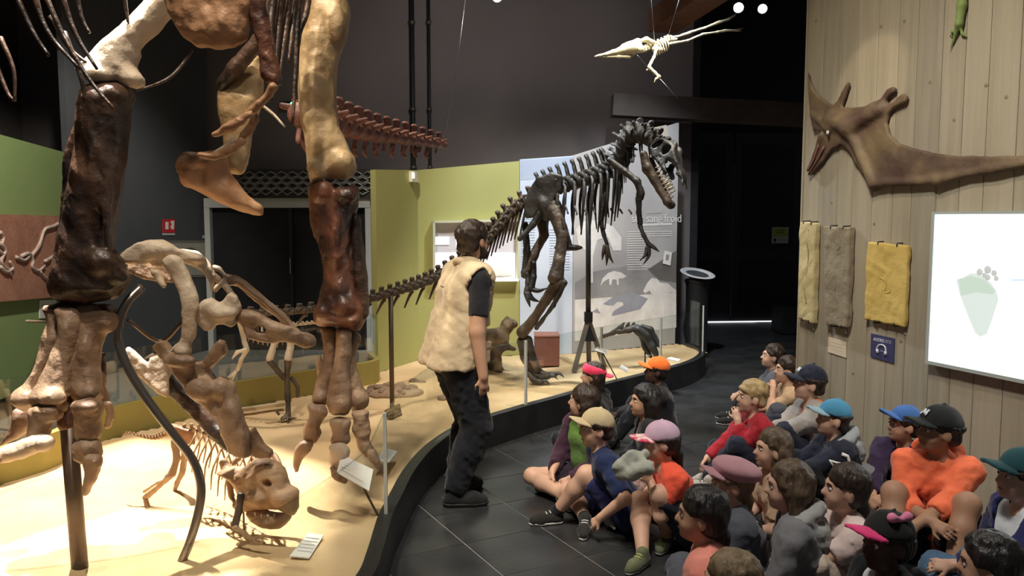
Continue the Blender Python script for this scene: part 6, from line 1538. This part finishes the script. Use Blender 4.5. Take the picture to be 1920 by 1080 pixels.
        v, f = s.mesh(.0015*hs, 30); co = mk('cap', v, f, cap['m'], T, world=False)
        s = SDF(.007, .008); fw = CR @ V(1, 0, 0)
        vl = cap.get('vl', .075)
        def bend(x, y): return -(y*y)*4.2/hs
        s.poly(cp(.105, 0, .012 if st != 'visor' else .022), CR[:, [0, 1, 2]], [(( -.05)*hs, -.076*hs), (-.005*hs, -.074*hs), (vl*.6*hs, -.062*hs), (vl*.95*hs, -.035*hs), (vl*1.05*hs, 0), (vl*.95*hs, .035*hs), (vl*.6*hs, .062*hs), (-.005*hs, .074*hs), (-.05*hs, .076*hs), (-.02*hs, .04*hs), (-.008*hs, 0), (-.02*hs, -.04*hs)], .0075*hs, .004, bend=bend)
        v, f = s.mesh(); mk('visor', v, f, cap.get('vm', cap['m']), co, world=False)
        if cap.get('logo') is not None:
            p = cp(.094, 0, .050); n_ = unit(CR @ V(.85, 0, .5)); s = SDF(.004, .004)
            for a, b in (((-.018, -.015), (-.006, .016)), ((-.006, .016), (.004, -.006)), ((.004, -.006), (.018, .016)), ((.018, .016), (.02, -.012))):
                yv, zv = CR @ V(0, 1, 0), np.cross(n_, CR @ V(0, 1, 0)); s.cap(p + yv*a[0]*hs + zv*a[1]*hs, p + yv*b[0]*hs + zv*b[1]*hs, .0045*hs)
            v, f = s.mesh(); mk('cap_emblem', v, f, cap['logo'], co, world=False)
    # ---------------------------------------------------------------- clothes
    if top:
        s = SDF(.0120, .02); t_ = (.005 if jacket else top.get('t', .012))*S; torso(s, t_)
        fr = top.get('sleeve', .6)
        for k in ('l', 'r'):
            if fr > 0: arm(s, k, fr, t_ + .003*S)
        if hood or top.get('collar'): s.cap(neckb + V(-.02*S, .03*S, .0), neckb + V(-.02*S, -.03*S, .0), .045*tr, .045*tr)
        s.cap(neckb + V(.05*S, 0, .06*S), neckb + V(.02*S, 0, .0), .04*hs, .028*hs, sub=True, k=.015)
        v, f = s.mesh((.002 if jacket else .006)*S, 34, len(PEOPLE)+3, 90); mk(top.get('name', 'shirt'), v, f, top['m'], T, world=False)
        for nm, a, b, r, m_ in top.get('prints', []):
            tube_local(nm, [chest + V(*a)*S, chest + V(*b)*S], r*S, m_, T)
    if hood:
        s = SDF(.011, .02)
        for i in range(8):
            a0, a1 = (math.radians(52 + 256*j/8) for j in (i, i+1)); w0, w1 = (.016 + .018*math.sin(math.pi*j/8) for j in (i, i+1))
            q0, q1 = (neckb + V((-.012 + .080*math.cos(a))*S, .082*math.sin(a)*S, (.018 - .034*math.cos(a) - .02*max(0, math.cos(a)))*S) for a in (a0, a1))
            s.cap(q0, q1, w0*S, w1*S)
        s.cap(neckb + V(-.09*S, .05*S, -.02*S), neckb + V(-.09*S, -.05*S, -.02*S), .042*S, .042*S); s.ell(neckb + V(-.11*S, 0, -.06*S), V(.045, .09, .07)*S)
        v, f = s.mesh(.006*S, 34, len(PEOPLE), 90); mk('hood', v, f, hood, T, world=False)
    if jacket:
        s = SDF(.0120, .02); t_ = jacket.get('t', .021)*S; torso(s, t_)
        for k in ('l', 'r'): arm(s, k, jacket.get('sleeve', 1.9), t_) if jacket.get('sleeve', 1.9) > 0 else None
        if jacket.get('long'):
            for sd in (-1, 1): s.cap(waist + V(0, sd*.05*tr, 0), hip + V(-.01*tr, sd*.062*tr, -jacket['long']), .074*tr + t_, .086*tr + t_, clips=[(hip + V(0, 0, -jacket['long']), (0, 0, -1))])
        w_ = jacket.get('open', .045)
        if w_: s.bx(chest + V(.13*tr, 0, -.06*tr), V(.09*tr, w_*tr, .30*tr), None, .01, sub=True, k=.012)
        s.cap(neckb + V(.05*S, 0, .06*S), neckb + V(.02*S, 0, .0), .05*hs, .03*hs, sub=True, k=.015)
        if jacket.get('sleeve', 1.9) <= 0:
            for k in ('l', 'r'): s.ell(A[k][0] + (A[k][1]-A[k][0])*.18 + V(0, .03*S*(1 if k == 'l' else -1), 0), V(.05, .055, .085)*lr, None, sub=True, k=.02)
        v, f = s.mesh((.0045 if jacket.get('sleeve', 1.9) <= 0 else .006)*S, 30, len(PEOPLE)+7, 80); mk(jacket.get('name', 'jacket'), v, f, jacket['m'], T, world=False)
    if bottom:
        s = SDF(.0120, .022); t_ = bottom.get('t', .010)*S
        for sd in (-1, 1): s.cap(hip + V(-.005, sd*.05*tr, .010*tr), waist + V(0, sd*.042*tr, -.02*tr), .080*tr + t_, .070*tr + t_, clips=[(waist + V(0, 0, .0), dr)])
        for k in ('l', 'r'): leg(s, k, bottom.get('leg', 1.0), t_ + .002)
        v, f = s.mesh(.006*S, 34, len(PEOPLE), 90); mk(bottom.get('name', 'trousers'), v, f, bottom['m'], T, world=False)
    if shoes:
        for k in ('l', 'r'):
            hj, kn, an, ft = L[k]; ft = unit(V(ft[0], ft[1], 0)); R = frame_from(ft); q = S*1.0*(1.32 if D is AD else .95); z0 = .0 if zup == 0 else zup
            fl_ = V(an[0], an[1], max(an[2] - .062*q, 0.001)); s = SDF(.0090, .015)
            s.cap(fl_ + V(0, 0, .035*q) - ft*.015*q, fl_ + V(0, 0, .032*q) + ft*.09*q, .034*q, .036*q); s.cap(fl_ + V(0, 0, .032*q) + ft*.09*q, fl_ + V(0, 0, .026*q) + ft*.135*q, .036*q, .026*q); s.cap(fl_ + V(0, 0, .04*q), an + V(0, 0, .012*q), .035*q, .034*q)
            v, f = s.mesh(.001, 30); so = mk('shoe', v, f, shoes['m'], T, world=False)
            s = SDF(.0085, .01)
            cl_ = [(fl_ + V(0, 0, .020*q), (0, 0, 1)), (fl_, (0, 0, -1))]
            s.cap(fl_ + V(0, 0, .03*q) - ft*.015*q, fl_ + V(0, 0, .03*q) + ft*.09*q, .037*q, .0385*q, clips=cl_); s.cap(fl_ + V(0, 0, .03*q) + ft*.09*q, fl_ + V(0, 0, .026*q) + ft*.137*q, .0385*q, .028*q, clips=cl_)
            v, f = s.mesh(); mk('sole', v, f, shoes.get('sole', M_white), so, world=False)
            for j in range(3):
                c0 = fl_ + ft*(.035 + .022*j)*q + V(0, 0, (.072 - .005*j)*q); sv_ = R[:, 1]; tube_local('lace', [c0 - sv_*.020*q, c0 + V(0, 0, .004*q), c0 + sv_*.020*q], .0028*q, shoes.get('lace', M_white), so)
            if shoes.get('sock'):
                s = SDF(.0075, .01); s.cap(an - V(0, 0, .0), an + (kn-an)*.16, .034*lr, .036*lr, clips=[(an + (kn-an)*.16, kn-an)]); v, f = s.mesh(); mk('sock', v, f, shoes['sock'], T, world=False)
    PEOPLE.append(T)
    return dict(T=T, hp=hp, chest=chest, hip=hip, waist=waist, neckb=neckb, A=A, L=L, HR=HR, S=S, shc=shc)

def tube_local(name, pts, rad, m, parent, n=7):
    pts = np.asarray(pts, float); rad = np.full(len(pts), rad) if np.isscalar(rad) else np.asarray(rad, float)
    if len(pts) > 2:
        z = spline(np.hstack([pts, rad[:, None]]), 7); pts, rad = z[:, :3], np.maximum(z[:, 3], 1e-4)
    v, f = tube_vf(pts, rad, n); return mk(name, v, f, m, parent, world=False)
# ------------------------------------------------------------------ clothes
C_beige = cloth('vest', (.46, .36, .23)); C_black = cloth('black', (.010, .010, .013)); C_jean = cloth('dark_jeans', (.006, .007, .011), (.011, .013, .019))
C_navy = cloth('navy', (.012, .022, .075)); C_dnavy = cloth('dark_navy', (.013, .015, .030)); C_red = cloth('red', (.36, .018, .030)); C_orange = cloth('orange', (.78, .16, .07)); C_orange2 = cloth('orange_tee', (.80, .10, .05))
C_green = cloth('green', (.10, .20, .035)); C_purple = cloth('purple', (.050, .018, .035)); C_grey = cloth('grey', (.36, .33, .30)); C_lgrey = cloth('light_grey', (.33, .33, .32)); C_dgrey = cloth('denim_grey', (.075, .08, .10)); C_mgrey = cloth('mid_grey', (.17, .17, .18))
C_salmon = cloth('salmon', (.72, .25, .19)); C_cream = cloth('cream', (.62, .50, .40)); C_white = cloth('white', (.66, .68, .72)); C_pinkw = cloth('pale_pink', (.66, .52, .48)); C_tan = cloth('tan', (.50, .34, .21)); C_blue = cloth('jeans', (.055, .11, .19), (.09, .16, .26)); C_dblue = cloth('royal_navy', (.016, .018, .085))
C_plum = cloth('plum', (.030, .016, .045)); C_flor = cloth('floral', (.46, .30, .27), (.20, .11, .10), scale=40, sharp=(.45, .55))
K_pink = cloth('hot_pink', (.80, .05, .12), bump=.15); K_orange = cloth('cap_orange', (.90, .17, .03), bump=.1); K_beige = cloth('cap_beige', (.46, .37, .22), bump=.15); K_lav = cloth('cap_lavender', (.50, .34, .45), bump=.15)
K_flor = cloth('cap_floral', (.62, .05, .12), (.75, .62, .60), scale=22, sharp=(.48, .58), bump=.1); K_navy = cloth('cap_navy', (.014, .016, .032), (.030, .033, .055), scale=40, bump=.2); K_blue = cloth('cap_blue', (.055, .22, .36), bump=.15); K_blue2 = cloth('cap_cobalt', (.045, .12, .33), bump=.15)
K_black = cloth('cap_black', (.010, .011, .011), bump=.15); K_rose = cloth('cap_rose', (.44, .23, .26), bump=.2); K_teal = cloth('cap_teal', (.012, .055, .065), bump=.15); K_vis = cloth('visor_pink', (.75, .05, .20), bump=.1); K_gbl = cloth('visor_grey', (.22, .33, .38), bump=.1)
M_pinkstud = mat('stud', (.7, .66, .6), rough=.4)
SH_DK = dict(m=cloth('shoe_dark', (.020, .019, .018)), sole=M_white, lace=M_white, sock=C_black)
SH_GR = dict(m=cloth('shoe_grey', (.33, .30, .27)), sole=M_white, lace=M_black); SH_GRN = dict(m=cloth('shoe_olive', (.10, .11, .06), (.17, .19, .10)), sole=mat('sole_grey', (.3, .3, .29)), lace=mat('lace_yellow', (.55, .58, .18)), sock=None)
SH_BL = dict(m=cloth('shoe_black', (.012, .012, .013)), sole=mat('sole_dark', (.03, .03, .03)), lace=M_black)

# ------------------------------------------------------------------ the guide
gp = G(848, 938, 0)
R_ = person('man in a beige vest, black shirt and dark jeans looking up at the skeleton', yaw=24, D=AD, S=1.0, pos=(gp[0], gp[1], 0), hipz=.90, lean=13, hyaw=24, hpitch=6, skin=SK_M, vox=.0105,
       pose=dict(la=(.26, .24, .92), ra=(.10, -.27, .76), lap=(-.2, 1, -.3), rap=(-1, -.2, 0), ll=(.06, .12, .08), rl=(-.03, -.10, .08), lp=(1, .1, 0), rp=(1, -.1, 0), lf=(1, .25, 0), rf=(1, -.35, 0), ld=(.15, 0, -1), rd=(.12, .05, -1), ln=(0, -1, 0), rn=(0, 1, 0)),
       top=dict(m=C_black, sleeve=.72, t=.012), bottom=dict(m=C_jean, leg=1.97, t=.022), shoes=SH_BL, hair=dict(m=H_DKBR, s='short'), jacket=dict(m=C_beige, sleeve=0, long=.06, open=.03, t=.036, name='vest'), curl=.35, mouth=M_lip)
hp = R_['hp']; s = SDF(.008, .015)
s.cap(hp(.035, .035, -.085), hp(.035, -.035, -.085), .030*1.03, .030*1.03); s.cap(hp(.065, .012, -.090), hp(.065, -.012, -.090), .020*1.03, .020*1.03)
for sd in (-1, 1): s.cap(hp(.0, sd*.060, -.03), hp(.025, sd*.045, -.085), .014*1.03, .024*1.03)
s.cap(hp(.082, .016, -.050), hp(.082, -.016, -.050), .006*1.03, .006*1.03); v, f = s.mesh(.002, 60); mk('beard', v, f, H_DKBR, R_['T'], world=False)
for dz, dx in ((.0, .02), (-.22, .03)):      # vest pockets on the visible side
    s = SDF(.008, .01); c = R_['waist'] + V(.105, -.150, .06 + dz); s.bx(c, (.055, .016, .065), rot('Z', .55), .012); v, f = s.mesh(.003, 25); po = mk('vest_pocket', v, f, C_beige, R_['T'], world=False)
    s = SDF(.007, .01); s.bx(c + V(.004, -.012, .045), (.058, .012, .022), rot('Z', .55), .008); v, f = s.mesh(.002, 25); mk('pocket_flap', v, f, C_beige, po, world=False)
tube_local('vest_collar', [R_['neckb'] + V(.05, .075, -.005), R_['neckb'] + V(-.055, .055, .035), R_['neckb'] + V(-.085, 0, .045), R_['neckb'] + V(-.055, -.055, .035), R_['neckb'] + V(.05, -.075, -.005)], [.016, .022, .024, .022, .016], C_beige, R_['T'], n=8)
for i in range(2): tube_local('vest_logo', [R_['chest'] + V(-.132, .05, .055 - .03*i), R_['chest'] + V(-.136, -.03, .055 - .03*i)], .004, mat('logo_grey', (.28, .22, .15)), R_['T'])

# ------------------------------------------------------------------ seated children
person('girl with dark hair and a pink sun visor seated by the curb', (1110, 704), 150, .94, 'lap', 14, 20, 4, SK_M, dict(m=C_black, sleeve=1.9), dict(m=C_jean, leg=1.9), SH_BL, dict(m=H_DKBR, s='long', len=.12), dict(m=K_pink, s='visor', turn=200, tilt=-14))
person('child in a bright orange cap and dark jacket facing the glass', (1230, 695), 172, .98, 'hug', 10, 8, 8, SK_D, dict(m=C_black, sleeve=1.95), dict(m=C_jean, leg=1.9), SH_BL, dict(m=H_BLACK, s='short'), dict(m=K_orange, tilt=4), mouth=M_lipd)
person('girl with long black hair wearing a pale patterned dress', (1207, 752), 176, 1.0, 'lap', 12, 14, 6, SK_M, dict(m=C_flor, sleeve=.5), dict(m=C_flor, leg=.9), SH_GR, dict(m=H_BLACK, s='long', len=.26, full=True, cover=True), jacket=dict(m=C_black, sleeve=1.8, open=.07))
R_ = person('girl in a green top and purple jacket sitting cross-legged', (1092, 752), 214, 1.0, 'cross', 6, -55, 6, SK_L, dict(m=C_green, sleeve=0), dict(m=cloth('shorts_dark', (.03, .02, .03)), leg=.55, name='shorts'), SH_BL, dict(m=H_DKBR, s='long', len=.12, full=True), jacket=dict(m=C_purple, sleeve=1.95, open=.085))
R_ = person('boy in a beige cap and navy shirt with one bare knee raised', (1116, 803), 186, 1.02, 'kneeup', 26, 8, 2, SK_L, dict(m=C_navy, sleeve=.9), dict(m=C_dblue, leg=.9, name='shorts'), SH_DK, dict(m=H_DKBR, s='short'), dict(m=K_beige, tilt=10),
            over=dict(ll_px=(1042, 962), la=(.20, .20, .14), ra=(.16, -.2, .12), lp=(.1, .05, 1)))
R_ = person('girl in a floral lavender cap and orange shirt resting her chin', (1238, 828), 190, 1.0, 'chinL', 24, -6, -4, SK_L, dict(m=C_orange2, sleeve=.75), dict(m=C_dnavy, leg=.95, name='shorts'), SH_GRN, dict(m=H_BLACK, s='sidepony', len=.2), dict(m=K_lav, vm=K_flor, tilt=2, vl=.085),
            over=dict(la=(.235, .03, .36), ra=(.22, -.16, .21), ll_px=(1250, 1003), rl_px=(1205, 1040), lf_w=(-.5, -1, 0), rf_w=(-.8, -1, 0), lp=(1, .1, .9), rp=(1, .0, .8)))
person('dark-haired child in profile farthest back along the board wall', (1447, 668), 168, .98, 'hug', 12, 10, 10, SK_L, dict(m=C_dgrey, sleeve=1.9), dict(m=C_jean, leg=1.9), SH_DK, dict(m=H_DKBR, s='short'))
person('child with dark hair tied back and tan top before the wall end', (1474, 694), 176, 1.0, 'chinL', 14, 4, 8, SK_L, dict(m=C_tan, sleeve=.7), dict(m=C_dgrey, leg=1.9), SH_DK, dict(m=H_DKBR, s='pony', len=.06))
person('boy in a navy baseball cap and grey jacket sitting against the boards', (1516, 718), 174, 1.10, 'hug', 8, 4, 8, SK_L, dict(m=C_orange, sleeve=.6, collar=1), dict(m=C_dnavy, leg=1.9), SH_GR, dict(m=H_DKBR, s='short'), dict(m=K_navy, tilt=0, logo=M_sw), jacket=dict(m=C_grey, sleeve=1.9, open=.03))
R_ = person('blond boy in a red jumper holding his hand to his mouth', (1408, 744), 183, 1.03, 'chinL', 20, 2, 6, SK_L, dict(m=C_red, sleeve=1.9, collar=1), dict(m=C_dnavy, leg=1.9), SH_GR, dict(m=H_BLOND, s='short', fringe=True, full=False),
            over=dict(la=(.235, .015, .43), ra=(.42, -.05, .16), ll=(.34, -.10, .062), rl=(.42, .06, .062), lap=(-.2, .4, -.9), lp=(.1, .5, .85)))
R_ = person('boy in a light blue cap and black jacket numbered in white', (1560, 784), 178, 1.0, 'hug', 8, 2, 8, SK_L, dict(m=C_black, sleeve=1.9), dict(m=C_jean, leg=1.9), SH_DK, dict(m=H_DKBR, s='short'), dict(m=K_blue, vm=K_gbl, tilt=4), hood=cloth('hood_grey', (.30, .32, .33)), jacket=dict(m=C_dnavy, sleeve=1.9, open=.0))
# white number 2 and cuff stripes on the jacket
T = R_['T']; S = R_['S']; sh, el, wr = R_['A']['l']
num = [(-.035, .04), (-.012, .062), (.022, .056), (.030, .030), (.008, .0), (-.030, -.035), (.036, -.035)]
ctr_ = sh + (el - sh)*.30; ax = unit(el - sh); sd_ = unit(np.cross(ax, V(0, 1, 0)))
tube_local('number', [ctr_ + V(0, .064, 0)*S + (-ax)*z*S*.9 + sd_*(-x)*S for x, z in num], .010*S, M_white, T)
for fr in (.80, .88): c = el + (wr - el)*fr; tube_local('cuff_stripe', [c, c + unit(wr - el)*.010], .046*S, M_white, T, n=14)
person('girl with long brown hair and cream top behind the pink cap', (1446, 842), 178, .98, 'lap', 12, 6, 6, SK_L, dict(m=C_tan, sleeve=.8), dict(m=C_jean, leg=1.9), SH_DK, dict(m=H_BROWN, s='long', len=.22, full=True))
R_ = person('girl in a dusty pink newsboy cap and grey denim jacket', (1368, 905), 172, 1.0, 'lap', 12, 14, 4, SK_L, dict(m=C_white, sleeve=.6), dict(m=C_dgrey, leg=1.9), SH_DK, dict(m=H_LTBR, s='sidepony', len=.30), dict(m=K_rose, s='newsboy', tilt=12, vl=.06), jacket=dict(m=C_dgrey, sleeve=1.9, open=.06))
for i in range(5): a = math.radians(120 + 24*i); tube_local('jacket_stud', [R_['neckb'] + V(.10*math.cos(a), .10*math.sin(a) , -.012), R_['neckb'] + V(.104*math.cos(a), .104*math.sin(a), -.010)], .005, M_pinkstud, R_['T'])
R_ = person('girl with long straight brown hair in a grey hooded jacket', (1476, 912), 160, 1.02, 'lap', 12, 10, 2, SK_L, dict(m=K_pink, sleeve=.6), dict(m=C_blue, leg=1.9), SH_DK, dict(m=H_BROWN, s='long', len=.17, full=True, cover=True), hood=C_lgrey, jacket=dict(m=C_mgrey, sleeve=1.9, open=.05))
person('girl with dark hair tied at the nape in a pale pink top', (1582, 916), 176, 1.0, 'hug', 10, 0, 6, SK_L, dict(m=C_pinkw, sleeve=.6), dict(m=C_cream, leg=1.6), SH_GR, dict(m=H_DKBR, s='sidepony', len=.14, tie=C_mgrey))
person('girl with a black ponytail and salmon top near the front', (1312, 965), 158, 1.02, 'lap', 10, 12, 4, SK_M, dict(m=C_salmon, sleeve=1.2, collar=1), dict(m=C_jean, leg=1.9), SH_BL, dict(m=H_BLACK, s='sidepony', len=.34, tie=M_black))
person('child with light brown hair at the bottom edge', (1366, 1092), 165, .96, 'lap', 10, 6, 0, SK_L, dict(m=C_salmon, sleeve=1.2), dict(m=C_jean, leg=1.9), SH_BL, dict(m=H_LTBR, s='short', full=True))
R_ = person('dark-skinned child with black hair, pink visor and pink bow', (1660, 1016), 190, 1.0, 'lap', 14, 6, 2, SK_D, dict(m=C_white, sleeve=.6), dict(m=C_jean, leg=1.9), SH_BL, dict(m=H_BLACK, s='short', full=True, bow=cloth('bow_pink', (.70, .22, .36)), bowat=(-.01, .055, .108)), dict(m=K_black, vm=K_vis, tilt=10, vl=.085), mouth=M_lipd, jacket=dict(m=C_black, sleeve=1.9, open=.08))
R_ = person('boy in a cobalt blue cap and dark plum jacket by the boards', (1694, 796), 222, .98, 'hug', 6, -40, 8, SK_M, dict(m=C_red, sleeve=.6, collar=1), dict(m=C_mgrey, leg=1.0, name='shorts'), SH_GR, dict(m=H_DKBR, s='short'), dict(m=K_blue2, tilt=12), jacket=dict(m=C_plum, sleeve=1.95, open=.03))
R_ = person('boy in a black cap and orange hoodie sitting with bare knees up', (1758, 806), 236, 1.14, 'hug', 10, -52, 6, SK_T, dict(m=C_orange, sleeve=1.4, name='hoodie'), dict(m=C_jean, leg=.75, name='shorts'), SH_BL, dict(m=H_BLACK, s='short'), dict(m=K_black, tilt=2, logo=M_sw), hood=C_orange,
            over=dict(la=(.33, -.04, .235), ra=(.30, .02, .25), ll=(.36, .10, .062), rl=(.37, -.12, .062), lp=(.1, .2, 1), rp=(.1, -.2, 1)))
R_ = person('child in a dark teal cap, white shirt and blue jeans at the edge', (1912, 892), 176, 1.08, 'kneeup', 8, 4, 6, SK_L, dict(m=C_white, sleeve=.8), dict(m=C_blue, leg=1.9), SH_GRN, dict(m=H_DKBR, s='short'), dict(m=K_teal, tilt=4), jacket=dict(m=C_dblue, sleeve=1.9, open=.09),
            over=dict(ll=(.46, .04, .062)))
person('child with short black hair seen from behind at the bottom corner', (1850, 1058), 150, 1.0, 'lap', 10, 4, 0, SK_M, dict(m=C_black, sleeve=1.2), dict(m=C_jean, leg=1.9), SH_BL, dict(m=H_BLACK, s='short', full=True))

# ------------------------------------------------------------------ loose clothes beside the children
def drape(label, name, pts, r, m, seed, flat=.8):
    s = SDF(.0085, .02); w = [(P(x, y, Y), q) for x, y, Y, q in pts]
    s.chain([(a, q*r) for a, q in w])
    v, f = s.mesh(.008, 20, seed, 50); return tag(mk(name, v, f, m, None), label, 'clothing')
drape('grey jumper bundled over the arms of the girl in orange', 'jumper', [(1208, 852, 3.98, .9), (1182, 858, 3.95, 1), (1160, 876, 3.93, 1), (1166, 892, 3.92, .9), (1190, 886, 3.9, 1.2), (1214, 878, 3.9, 1), (1202, 864, 3.95, .9)], .030, cloth('jumper_grey', (.30, .31, .27)), 3)
gz = lambda x, y, z: G(x, y, z)
s = SDF(.0085, .02)
for a, b, r0, r1 in (((1182, 946, .10), (1150, 952, .10), .026, .03), ((1150, 952, .10), (1142, 975, .05), .03, .026), ((1142, 975, .05), (1152, 992, .03), .026, .018), ((1156, 925, .16), (1166, 945, .11), .014, .022)): s.cap(gz(*a), gz(*b), r0, r1)
v, f = s.mesh(.006, 24, 5, 55); tag(mk('scarf', v, f, cloth('scarf_grey', (.33, .34, .33)), None), 'light grey scarf trailing onto the floor tiles before the girl in orange', 'clothing')
